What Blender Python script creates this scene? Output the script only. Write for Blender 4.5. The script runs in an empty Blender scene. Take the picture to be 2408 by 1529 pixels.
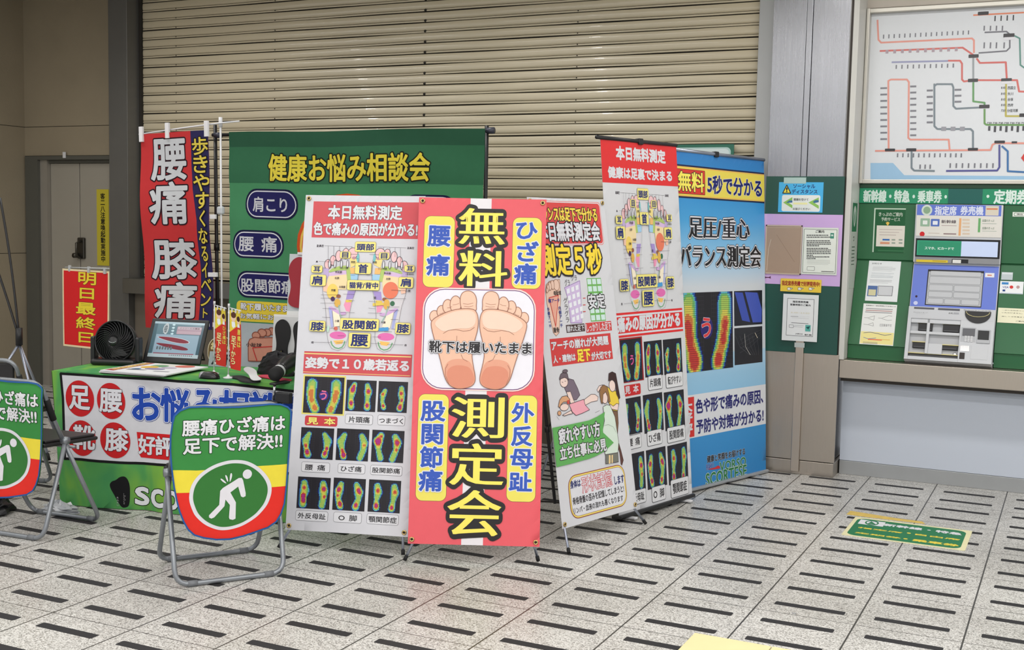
# Station concourse: health-check event stand in front of a closed roller shutter, ticket machine corner on the right.
import bpy, bmesh, math, random
from mathutils import Vector, Matrix
random.seed(7)
S = bpy.context.scene
COL = S.collection
pi = math.pi

# ------------------------------------------------------------------ camera, world, lights, exposure
cam_d = bpy.data.cameras.new('camera'); cam = bpy.data.objects.new('camera', cam_d); COL.objects.link(cam)
cam_d.sensor_fit = 'HORIZONTAL'; cam_d.sensor_width = 36.0; cam_d.lens = 36.0 * 2759.22 / 2408.0
cam_d.clip_start = 0.05; cam_d.clip_end = 200
cam.matrix_basis = Matrix(((0.899219, -0.056547, 0.433829, 1.139363), (0.436992, 0.068377, -0.896863, -4.712535), (0.021051, 0.996056, 0.086196, 1.565771), (0.000000, 0.000000, 0.000000, 1.000000)))
S.camera = cam
S.view_settings.view_transform = 'Standard'
S.view_settings.look = 'None'
S.view_settings.gamma = 1.0
S.view_settings.use_curve_mapping = False
S.view_settings.exposure = 0.0

wd = bpy.data.worlds.new('concourse_daylight'); S.world = wd; wd.use_nodes = True
bg = wd.node_tree.nodes['Background']; bg.inputs[0].default_value = (0.93, 0.96, 1.0, 1); bg.inputs[1].default_value = 0.62

def area(name, loc, rot, sx, sy, power, col=(1, .985, .96)):
    d = bpy.data.lights.new(name, 'AREA'); d.shape = 'RECTANGLE'; d.size = sx; d.size_y = sy; d.energy = power; d.color = col
    o = bpy.data.objects.new(name, d); COL.objects.link(o); o.location = loc; o.rotation_euler = rot
    return o
# rows of ceiling fluorescent tubes over the concourse, running along the wall, plus added unseen fill lights
for (x, y, ln, p) in [(-3.4, -1.2, 2.4, 20), (-.6, -1.2, 2.4, 30), (2.2, -1.2, 2.4, 52), (-3.4, -3.6, 2.4, 30), (-.6, -3.6, 2.4, 42), (2.2, -3.6, 2.4, 62),
                      (-2.6, 1.2, 2.0, 12), (.4, 1.5, 2.0, 28), (2.6, 1.5, 2.0, 36), (-2.4, -6.2, 2.4, 55), (.4, -6.2, 2.4, 70), (3.2, -6.2, 2.4, 70), (-1.2, -8.6, 2.4, 80), (2.2, -8.6, 2.4, 90)]:  # lights behind the camera are added fill for upright faces
    area('ceiling_tube_and_fill', (x, y, 3.46), (0, 0, 0), ln, .22, p)

for (x, y, ln, p) in [(-6.2, -1.6, 2.4, 30), (-6.0, -4.0, 2.4, 34), (-5.2, .9, 2.0, 20)]:  # unseen lights added to brighten the left side
    area('ceiling_tube_and_fill', (x, y, 3.46), (0, 0, 0), ln, .22, p)
for (x, y, p) in [(-2.6, 1.5, 26), (-4.97, 1.5, 26)]:              # small recessed downlights near the shutter
    d = bpy.data.lights.new('downlight', 'SPOT'); d.energy = p; d.shadow_soft_size = .05; d.spot_size = 2.6; d.spot_blend = .5
    o = bpy.data.objects.new('downlight', d); COL.objects.link(o); o.location = (x, y, 3.5)

# ------------------------------------------------------------------ materials
def lin(c):
    c = c / 255.0
    return c / 12.92 if c <= .04045 else ((c + .055) / 1.055) ** 2.4
def rgb(h):
    if not isinstance(h, str): return tuple(lin(v) for v in h) + (1.0,)
    return (lin(int(h[0:2], 16)), lin(int(h[2:4], 16)), lin(int(h[4:6], 16)), 1.0)
MC = {}
def new_mat(name):
    m = bpy.data.materials.new(name); m.use_nodes = True
    return m, m.node_tree, m.node_tree.nodes['Principled BSDF']
def mat(name, h, rough=.5, metal=0.0, spec=.5, var=.06, vscale=8.0, bump=0.0, bscale=60.0, emit=0.0, coat=0.0):
    if name in MC: return MC[name]
    m, t, b = new_mat(name); N = t.nodes; Lk = t.links
    c = rgb(h)
    b.inputs['Roughness'].default_value = rough; b.inputs['Metallic'].default_value = metal
    b.inputs['Specular IOR Level'].default_value = spec; b.inputs['Coat Weight'].default_value = coat
    tc = N.new('ShaderNodeTexCoord')
    nz = N.new('ShaderNodeTexNoise'); nz.inputs['Scale'].default_value = vscale; nz.inputs['Detail'].default_value = 4
    Lk.new(tc.outputs['Object'], nz.inputs['Vector'])
    mx = N.new('ShaderNodeMix'); mx.data_type = 'RGBA'
    mx.inputs[6].default_value = tuple(v * (1 - var) for v in c[:3]) + (1,); mx.inputs[7].default_value = tuple(min(1, v * (1 + var)) for v in c[:3]) + (1,)
    Lk.new(nz.outputs['Fac'], mx.inputs[0]); Lk.new(mx.outputs[2], b.inputs['Base Color'])
    if bump:
        n2 = N.new('ShaderNodeTexNoise'); n2.inputs['Scale'].default_value = bscale; n2.inputs['Detail'].default_value = 3
        Lk.new(tc.outputs['Object'], n2.inputs['Vector'])
        bp = N.new('ShaderNodeBump'); bp.inputs['Strength'].default_value = bump; bp.inputs['Distance'].default_value = .01
        Lk.new(n2.outputs['Fac'], bp.inputs['Height']); Lk.new(bp.outputs['Normal'], b.inputs['Normal'])
    if emit:
        Lk.new(mx.outputs[2], b.inputs['Emission Color']); b.inputs['Emission Strength'].default_value = emit
    MC[name] = m
    return m
FIN = {'vinyl': (.42, .35, .03), 'cloth': (.85, .15, .05), 'paper': (.65, .25, .02), 'gloss': (.2, .5, .02), 'screen': (.15, .5, .02), 'floor': (.5, .3, .05)}
def pmat(h, finish):
    r, s, v = FIN[finish]
    if not isinstance(h, str): h = '%02x%02x%02x' % tuple(h)
    return mat('%s_print_%s' % (finish, h), h, r, 0, s, v, 30.0, emit=.10 if finish == 'screen' else 0.0)
def brushed(name, h, rough=.32, stretch=(60, 60, 1.2), wave=0.0, var=.08):
    if name in MC: return MC[name]
    m, t, b = new_mat(name); N = t.nodes; Lk = t.links; c = rgb(h)
    b.inputs['Metallic'].default_value = 1.0
    tc = N.new('ShaderNodeTexCoord'); mp = N.new('ShaderNodeMapping'); mp.inputs['Scale'].default_value = stretch
    nz = N.new('ShaderNodeTexNoise'); nz.inputs['Scale'].default_value = 6; nz.inputs['Detail'].default_value = 6
    Lk.new(tc.outputs['Object'], mp.inputs['Vector']); Lk.new(mp.outputs['Vector'], nz.inputs['Vector'])
    mx = N.new('ShaderNodeMix'); mx.data_type = 'RGBA'
    mx.inputs[6].default_value = tuple(v * (1 - var) for v in c[:3]) + (1,); mx.inputs[7].default_value = tuple(min(1, v * (1 + var)) for v in c[:3]) + (1,)
    Lk.new(nz.outputs['Fac'], mx.inputs[0]); Lk.new(mx.outputs[2], b.inputs['Base Color'])
    rr = N.new('ShaderNodeMapRange'); rr.inputs['To Min'].default_value = rough - .06; rr.inputs['To Max'].default_value = rough + .08
    Lk.new(nz.outputs['Fac'], rr.inputs['Value']); Lk.new(rr.outputs['Result'], b.inputs['Roughness'])
    if wave:
        n2 = N.new('ShaderNodeTexNoise'); n2.inputs['Scale'].default_value = 3.0; n2.inputs['Detail'].default_value = 1
        Lk.new(tc.outputs['Object'], n2.inputs['Vector'])
        bp = N.new('ShaderNodeBump'); bp.inputs['Strength'].default_value = wave; bp.inputs['Distance'].default_value = .02
        Lk.new(n2.outputs['Fac'], bp.inputs['Height']); Lk.new(bp.outputs['Normal'], b.inputs['Normal'])
    MC[name] = m
    return m

BLACK = mat('black_plastic', '1a1a1c', .45)
RUBBER = mat('black_rubber', '151516', .8)
ALU = mat('brushed_aluminium', 'a4aab8', .35, .85)
STEEL_TUBE = mat('grey_painted_tube', '8b8f94', .38, .55)
WHITE_PL = mat('white_plastic', 'd8d8da', .45)
BRASS = mat('brass_eyelet', 'c8ae74', .3, .9)

# ------------------------------------------------------------------ mesh helpers
class MB:
    """collects shapes and builds ONE mesh object"""
    def __init__(s): s.v = []; s.f = []; s.m = []; s.mats = []; s.sm = []
    def mi(s, m):
        if m not in s.mats: s.mats.append(m)
        return s.mats.index(m)
    def add(s, vs, fs, m, smooth=False):
        o = len(s.v); k = s.mi(m); s.v += [tuple(p) for p in vs]
        for f in fs: s.f.append(tuple(i + o for i in f)); s.m.append(k); s.sm.append(smooth)
    def box(s, a, b, m, bevel=0.0, M=None):
        x0, y0, z0 = a; x1, y1, z1 = b
        if x0 > x1: x0, x1 = x1, x0
        if y0 > y1: y0, y1 = y1, y0
        if z0 > z1: z0, z1 = z1, z0
        e = min(bevel, (x1 - x0) / 2.01, (y1 - y0) / 2.01, (z1 - z0) / 2.01)
        if e <= 0:
            vs = [(x0, y0, z0), (x1, y0, z0), (x1, y1, z0), (x0, y1, z0), (x0, y0, z1), (x1, y0, z1), (x1, y1, z1), (x0, y1, z1)]
            fs = [(0, 3, 2, 1), (4, 5, 6, 7), (0, 1, 5, 4), (1, 2, 6, 5), (2, 3, 7, 6), (3, 0, 4, 7)]
        else:
            bm = bmesh.new(); bmesh.ops.create_cube(bm, size=1.0)
            for v in bm.verts: v.co = Vector(((x0 + x1) / 2 + v.co.x * (x1 - x0), (y0 + y1) / 2 + v.co.y * (y1 - y0), (z0 + z1) / 2 + v.co.z * (z1 - z0)))
            bmesh.ops.bevel(bm, geom=list(bm.edges), offset=e, segments=2, affect='EDGES', profile=.5)
            bm.verts.index_update(); vs = [v.co.copy() for v in bm.verts]; fs = [[v.index for v in f.verts] for f in bm.faces]; bm.free()
        if M: vs = [M @ Vector(p) for p in vs]
        s.add(vs, fs, m)
    def tube(s, pts, r, m, n=10, closed=False, caps=True, r2=None):
        pts = [Vector(p) for p in pts]; k = len(pts); vs = []; fs = []; up = None
        for i, p in enumerate(pts):
            a = pts[(i - 1) % k] if (closed or i > 0) else p; b = pts[(i + 1) % k] if (closed or i < k - 1) else p
            t = (b - a).normalized()
            if up is None:
                up = Vector((0, 0, 1)) if abs(t.z) < .9 else Vector((1, 0, 0))
            up = (up - t * up.dot(t))
            if up.length < 1e-6: up = t.orthogonal()
            up.normalize(); sd = t.cross(up)
            rr = r if r2 is None else r + (r2 - r) * i / (k - 1)
            for j in range(n):
                an = 2 * pi * j / n; vs.append(p + up * (math.cos(an) * rr) + sd * (math.sin(an) * rr))
        for i in range(k if closed else k - 1):
            a = i * n; b = ((i + 1) % k) * n
            for j in range(n): fs.append((a + j, a + (j + 1) % n, b + (j + 1) % n, b + j))
        if caps and not closed:
            fs.append(tuple(range(n))[::-1]); fs.append(tuple((k - 1) * n + j for j in range(n)))
        s.add(vs, fs, m, True)
    def lathe(s, prof, m, n=24, M=None):
        vs = []; fs = []
        for (r, z) in prof:
            for j in range(n): vs.append(Vector((r * math.cos(2 * pi * j / n), r * math.sin(2 * pi * j / n), z)))
        for i in range(len(prof) - 1):
            for j in range(n): fs.append((i * n + j, i * n + (j + 1) % n, (i + 1) * n + (j + 1) % n, (i + 1) * n + j))
        fs.append(tuple(range(n))[::-1]); fs.append(tuple((len(prof) - 1) * n + j for j in range(n)))
        if M: vs = [M @ v for v in vs]
        s.add(vs, fs, m, True)
    def prism(s, poly, z0, z1, m, M=None):
        n = len(poly); vs = [(x, y, z0) for x, y in poly] + [(x, y, z1) for x, y in poly]
        fs = [tuple(range(n))[::-1], tuple(range(n, 2 * n))] + [(i, (i + 1) % n, n + (i + 1) % n, n + i) for i in range(n)]
        if M: vs = [M @ Vector(p) for p in vs]
        s.add(vs, fs, m)
    def build(s, name, parent=None, M=None):
        me = bpy.data.meshes.new(name); me.from_pydata([tuple(p) for p in s.v], [], s.f)
        for m in s.mats: me.materials.append(m)
        me.polygons.foreach_set('material_index', s.m); me.polygons.foreach_set('use_smooth', s.sm)
        me.update()
        o = bpy.data.objects.new(name, me); COL.objects.link(o)
        place(o, parent, M)
        return o
def root_mat(o):
    m = o.matrix_basis.copy()
    return m if o.parent is None else root_mat(o.parent) @ o.matrix_parent_inverse @ m
def place(o, parent, M):
    """M is given in world space"""
    if parent is not None:
        o.parent = parent; o.matrix_parent_inverse = root_mat(parent).inverted()
    if M is not None: o.matrix_basis = M
    elif parent is not None: o.matrix_basis = Matrix.Identity(4)
def thing(name, label, cat, loc, rz=0.0, group=None):
    o = bpy.data.objects.new(name, None); COL.objects.link(o); o.empty_display_size = .1
    o.matrix_basis = Matrix.Translation(Vector(loc)) @ Matrix.Rotation(rz, 4, 'Z')
    o['label'] = label; o['category'] = cat
    if group: o['group'] = group
    return o
def tag(o, label, cat, group=None):
    o['label'] = label; o['category'] = cat
    if group: o['group'] = group
    return o
def struct(o, label=None):
    o['kind'] = 'structure'
    if label: o['label'] = label
    return o
def copy_tree(o, parent=None):
    c = o.copy(); COL.objects.link(c)
    if parent is not None:
        c.parent = parent; c.matrix_parent_inverse = o.matrix_parent_inverse.copy()
    for ch in list(o.children): copy_tree(ch, c)
    return c
def frame(o, ex, ey):
    ex = Vector(ex).normalized(); ey = Vector(ey); ey = (ey - ex * ey.dot(ex)).normalized(); n = ex.cross(ey)
    return Matrix(((ex.x, ey.x, n.x, o[0]), (ex.y, ey.y, n.y, o[1]), (ex.z, ey.z, n.z, o[2]), (0, 0, 0, 1)))
def arc(cx, cy, r, a0, a1, n): return [(cx + r * math.cos(a0 + (a1 - a0) * i / n), cy + r * math.sin(a0 + (a1 - a0) * i / n)) for i in range(n + 1)]
def rrect(u0, v0, u1, v1, r, n=6):
    r = min(r, (u1 - u0) / 2.001, (v1 - v0) / 2.001)
    if r <= 0: return [(u0, v0), (u1, v0), (u1, v1), (u0, v1)]
    return arc(u1 - r, v0 + r, r, -pi / 2, 0, n) + arc(u1 - r, v1 - r, r, 0, pi / 2, n) + arc(u0 + r, v1 - r, r, pi / 2, pi, n) + arc(u0 + r, v0 + r, r, pi, 1.5 * pi, n)

# ------------------------------------------------------------------ printed lettering and artwork (thin ink layers on a sheet)
GC = {}
def glyph(ch):
    if ch in GC: return GC[ch]
    cu = bpy.data.curves.new('glyph', 'FONT'); cu.body = ch; cu.size = 1.0; cu.resolution_u = 3
    ob = bpy.data.objects.new('glyph', cu); COL.objects.link(ob)
    me = bpy.data.meshes.new_from_object(ob)
    vs = [(v.co.x, v.co.y) for v in me.vertices]; fs = [tuple(p.vertices) for p in me.polygons]
    cnt = {}
    for f in fs:
        for i in range(len(f)):
            e = (f[i], f[(i + 1) % len(f)]); e = (min(e), max(e)); cnt[e] = cnt.get(e, 0) + 1
    key = {}
    def q(i): return key.setdefault((round(vs[i][0], 5), round(vs[i][1], 5)), i)
    c2 = {}
    for e, c in cnt.items():
        a, b = q(e[0]), q(e[1])
        if a != b:
            k = (min(a, b), max(a, b)); c2[k] = c2.get(k, 0) + c
    ed = [e for e, c in c2.items() if c == 1]
    bpy.data.objects.remove(ob); bpy.data.curves.remove(cu); bpy.data.meshes.remove(me)
    GC[ch] = (vs, fs, ed)
    return GC[ch]
_g = glyph('国')[0]; EM = min(p[0] for p in _g) + max(p[0] for p in _g)
def stroke(a, b, r):
    dx, dy = b[0] - a[0], b[1] - a[1]; l = math.hypot(dx, dy)
    if l < 1e-9: return None
    dx, dy = dx / l * r, dy / l * r
    k = 0.0 if r > .0012 else .35
    return [(a[0] - dx * k + dy, a[1] - dy * k - dx), (b[0] + dx * k + dy, b[1] + dy * k - dx), (b[0] + dx * k - dy, b[1] + dy * k + dx), (a[0] - dx * k - dy, a[1] - dy * k + dx)]
def chaikin(P, n=2):
    for _ in range(n):
        Q = []
        for i in range(len(P)):
            p, q = P[i], P[(i + 1) % len(P)]; Q += [(p[0] * .75 + q[0] * .25, p[1] * .75 + q[1] * .25), (p[0] * .25 + q[0] * .75, p[1] * .25 + q[1] * .75)]
        P = Q
    return P
def disc(p, r, n=8): return [(p[0] + r * math.cos(2 * pi * i / n + .2), p[1] + r * math.sin(2 * pi * i / n + .2)) for i in range(n)]

FEET = {  # two soles as pressure maps: (spine points x, y, half width) and hot spots (x, y, radius, strength), in picture fractions
 0: ([(.20, .20, .125), (.18, .45, .12), (.20, .65, .11), (.30, .88, .115)], [(.80, .20, .125), (.81, .42, .12), (.78, .64, .11), (.69, .90, .115)], [(.18, .44, .10, .28), (.20, .62, .09, .26), (.29, .86, .10, .3), (.82, .44, .1, .28), (.78, .62, .09, .26), (.69, .88, .1, .3)]),
 1: ([(.27, .14, .08), (.20, .35, .13), (.17, .6, .09), (.19, .86, .11)], [(.70, .16, .08), (.74, .36, .13), (.72, .6, .08), (.73, .86, .11)], [(.22, .32, .08, .8), (.26, .2, .05, .6), (.19, .74, .07, .8), (.75, .35, .07, .7), (.72, .8, .07, .75)]),
 2: ([(.24, .30, .07), (.17, .45, .10), (.15, .65, .06), (.21, .85, .09)], [(.79, .22, .09), (.80, .42, .12), (.82, .62, .08), (.76, .86, .11)], [(.15, .42, .05, .5), (.2, .8, .05, .6), (.78, .38, .06, .6), (.82, .6, .05, .7), (.76, .82, .08, .85)]),
 3: ([(.25, .2, .07), (.16, .42, .12), (.18, .65, .08), (.24, .86, .11)], [(.72, .2, .07), (.82, .42, .13), (.80, .65, .08), (.75, .87, .10)], [(.17, .58, .05, .6), (.22, .78, .07, .85), (.82, .65, .05, .7), (.75, .8, .06, .85)]),
 4: ([(.24, .2, .08), (.14, .42, .13), (.18, .65, .08), (.24, .88, .10)], [(.78, .22, .09), (.86, .42, .12), (.84, .65, .10), (.75, .9, .10)], [(.25, .82, .08, .95), (.2, .68, .05, .5), (.86, .5, .05, .35)]),
 5: ([(.28, .17, .10), (.20, .36, .15), (.22, .62, .08), (.29, .88, .10)], [(.72, .2, .10), (.80, .38, .13), (.76, .62, .09), (.66, .9, .10)], [(.19, .36, .10, 1.1), (.29, .2, .04, .5), (.79, .38, .08, .8), (.78, .6, .05, .4)]),
 6: ([(.20, .2, .10), (.22, .42, .14), (.18, .65, .10), (.19, .86, .11)], [(.78, .2, .10), (.80, .42, .14), (.80, .65, .10), (.77, .88, .10)], [(.19, .6, .07, 1.0), (.21, .74, .07, 1.0), (.2, .34, .05, .6), (.81, .36, .07, .75), (.84, .6, .05, .6)]),
 7: ([(.24, .2, .09), (.18, .42, .13), (.17, .65, .09), (.24, .88, .10)], [(.72, .2, .09), (.80, .42, .14), (.80, .62, .09), (.72, .88, .11)], [(.17, .36, .07, .8), (.15, .55, .04, .6), (.24, .8, .07, .85), (.8, .36, .07, .8), (.84, .44, .04, .5), (.72, .82, .06, .75)]),
 8: ([(.27, .2, .10), (.30, .38, .13), (.26, .62, .07), (.26, .86, .10)], [(.80, .2, .10), (.82, .38, .13), (.78, .62, .08), (.74, .88, .10)], [(.29, .34, .06, .55), (.26, .8, .07, .8), (.82, .36, .06, .5), (.74, .84, .06, .7)]),
}
FEET[9] = ([(.13, .14, .14), (.14, .38, .145), (.16, .6, .125), (.24, .88, .15)], [(.84, .14, .13), (.84, .38, .13), (.80, .62, .12), (.70, .9, .125)], [(.11, .42, .13, .42), (.14, .62, .1, .32), (.23, .87, .16, .5), (.85, .42, .09, .4), (.81, .62, .1, .4), (.70, .87, .11, .5)])
HOT = [(.09, None), (.2, '141e64'), (.31, '2c62b4'), (.44, '68c0cc'), (.6, '74c070'), (.76, 'aece62'), (.9, 'e2d45c'), (1.06, 'dc8440'), (1.26, 'cc4038'), (9, 'b8308a')]
def heat(k, x, y, asp):
    v = 0
    for sp in FEET[k][:2]:
        best = 0
        for (a, b) in zip(sp[:-1], sp[1:]):
            ax, ay, bx, by = a[0], a[1] * asp, b[0], b[1] * asp
            px, py = x - ax, y * asp - ay; dx, dy = bx - ax, by - ay
            t = max(0, min(1, (px * dx + py * dy) / (dx * dx + dy * dy)))
            d = math.hypot(px - t * dx, py - t * dy); w = a[2] + (b[2] - a[2]) * t
            best = max(best, 1.35 - d / w)
        v = max(v, min(.74, best * .80))
    for (hx_, hy, r, s) in FEET[k][2]:
        v += s * math.exp(-(((x - hx_) ** 2 + ((y - hy) * asp) ** 2) / (r * r))) * (1 if v > .3 else 0)
    for lim, c in HOT:
        if v < lim: return c
    return HOT[-1][1]

def layout(items):
    """turn print items into (polygons, colour, layer) lists; a layer is only raised where prints overlap"""
    out = []; boxes = []
    def lay(bb):
        l = 0
        for (b, t) in boxes:
            if b[0] < bb[2] and bb[0] < b[2] and b[1] < bb[3] and bb[1] < b[3] and t > l: l = t
        return l + 1
    def bbox(ps):
        xs = [p[0] for q in ps for p in q]; ys = [p[1] for q in ps for p in q]
        return (min(xs), min(ys), max(xs), max(ys))
    def put(groups):
        bb = bbox([p for ps, c in groups for p in ps]); l = lay(bb)
        for i, (ps, c) in enumerate(groups): out.append((ps, c, l + i))
        boxes.append((bb, l + len(groups) - 1))
    for it in items:
        k = it[0]
        if k == 'R':
            _, u0, v0, u1, v1, c, r, ol = it
            g = [([rrect(u0, v0, u1, v1, r)], c)]
            if ol: g.insert(0, ([rrect(u0 - ol[1], v0 - ol[1], u1 + ol[1], v1 + ol[1], r + ol[1] if r else 0)], ol[0]))
            put(g)
        elif k in 'PES':
            if k != 'E':
                pts = [(it[2][i], it[2][i + 1]) for i in range(0, len(it[2]), 2)]; c = it[1]; ol = it[3]
                if k == 'S': pts = chaikin(pts)
            else: pts = [(it[2] + it[4] * math.cos(2 * pi * i / 28), it[3] + it[5] * math.sin(2 * pi * i / 28)) for i in range(28)]; c = it[1]; ol = it[6]
            g = [([pts], c)]
            if ol:
                st = [stroke(pts[i], pts[(i + 1) % len(pts)], ol[1]) for i in range(len(pts))]
                g.append(([q for q in st if q] + [disc(p, ol[1], 6) for p in pts], ol[0]))
            put(g)
        elif k == 'L':
            _, c, w, fl, cl = it
            pts = [(fl[i], fl[i + 1]) for i in range(0, len(fl), 2)]; n = len(pts); st = []
            for i in range(n if cl else n - 1):
                q = stroke(pts[i], pts[(i + 1) % n], w / 2)
                if q: st.append(q)
            st += [disc(p, w / 2, 8) for p in (pts if cl else pts[1:-1])]
            put([(st, c)])
        elif k == 'T':
            _, s, u0, v0, u1, v1, fill, ols, bold, vert, skew = it
            x = y = 0.0; gl = []
            for ch in s:
                if ch == ' ': x += EM * .45; continue
                vs, fs, ed = glyph(ch)
                if not vs: x += EM * .5; continue
                wide = ord(ch) > 0x2000
                if vert:
                    off = (0, y); y -= EM
                else:
                    off = (x, 0); x += EM if wide else max(p[0] for p in vs) + .07
                gl.append(([(p[0] + off[0], p[1] + off[1]) for p in vs], fs, ed))
            xs = [p[0] for g in gl for p in g[0]]; ys = [p[1] for g in gl for p in g[0]]
            ax, bx, ay, by = min(xs), max(xs), min(ys), max(ys)
            su = (u1 - u0) / max(1e-6, bx - ax); sv = (v1 - v0) / max(1e-6, by - ay)
            h = (v1 - v0) / (len(s) if vert else 1); h = min(h, (u1 - u0) * (1.4 if vert else 9))
            G = [([(u0 + (p[0] - ax) * su, v0 + (p[1] - ay) * sv) for p in vs], fs, ed) for vs, fs, ed in gl]
            groups = []
            for (c, fr) in ols:
                r = fr * h; ps = []
                for vs, fs, ed in G:
                    used = set()
                    for a, b in ed:
                        q = stroke(vs[a], vs[b], r)
                        if q: ps.append(q)
                        used.add(a); used.add(b)
                    if r > .0012: ps += [disc(vs[i], r, 14 if r > .006 else 8) for i in used]
                    ps += [[vs[i] for i in f] for f in fs]
                groups.append((ps, c))
            ps = []
            for vs, fs, ed in G:
                ps += [[vs[i] for i in f] for f in fs]
                if bold > 0:
                    for a, b in ed:
                        q = stroke(vs[a], vs[b], bold * h)
                        if q: ps.append(q)
                    if bold * h > .0012: ps += [disc(vs[i], bold * h, 8 if bold * h > .003 else 6) for i in {j for e_ in ed for j in e_}]
                elif bold < 0:                # flat pen: thickens the uprights only
                    r = -bold * h
                    for a, b in ed:
                        if abs(vs[a][1] - vs[b][1]) > r * .15: ps.append([(vs[a][0] - r, vs[a][1]), (vs[a][0] + r, vs[a][1]), (vs[b][0] + r, vs[b][1]), (vs[b][0] - r, vs[b][1])])
            groups.append((ps, fill)); put(groups)
        elif k == 'H':
            _, kind, u0, v0, u1, v1, dense = it
            w, h = u1 - u0, v1 - v0; nx = 48 if dense > 1 else 34; ny = max(8, int(nx * h / w * .95)); cells = {}; mid = .10
            for j in range(ny):
                for i in range(nx):
                    c = heat(kind, (i + .5) / nx, (j + .5) / ny, h / w)
                    if c:
                        x0 = u0 + w * i / nx; y1 = v1 - h * j / ny; gx = .035 * w / nx; gy = .07 * h / ny
                        cells.setdefault(c, []).append([(x0 + gx, y1 - h / ny + gy), (x0 + w / nx - gx, y1 - h / ny + gy), (x0 + w / nx - gx, y1 - gy), (x0 + gx, y1 - gy)])
            base = [([rrect(u0, v0, u1, v1, 0)], '222026')]
            put(base)
            grid = []
            for i in range(1, nx // 2):
                xx = u0 + w * i * 2 / nx
                if abs(i * 2 / nx - .5) > .07: grid.append([(xx - w * .0022, v0), (xx + w * .0022, v0), (xx + w * .0022, v1), (xx - w * .0022, v1)])
            for i in range(1, ny // 2):
                yy = v0 + h * i * 2 / ny; grid.append([(u0, yy - h * .002), (u0 + w * .43, yy - h * .002), (u0 + w * .43, yy + h * .002), (u0, yy + h * .002)]); grid.append([(u0 + w * .57, yy - h * .002), (u1, yy - h * .002), (u1, yy + h * .002), (u0 + w * .57, yy + h * .002)])
            put([(grid, '3a3840')])
            bb = (u0, v0, u1, v1); l = lay(bb)
            for c, ps in cells.items(): out.append((ps, c, l))
            boxes.append((bb, l))
    return out

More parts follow.
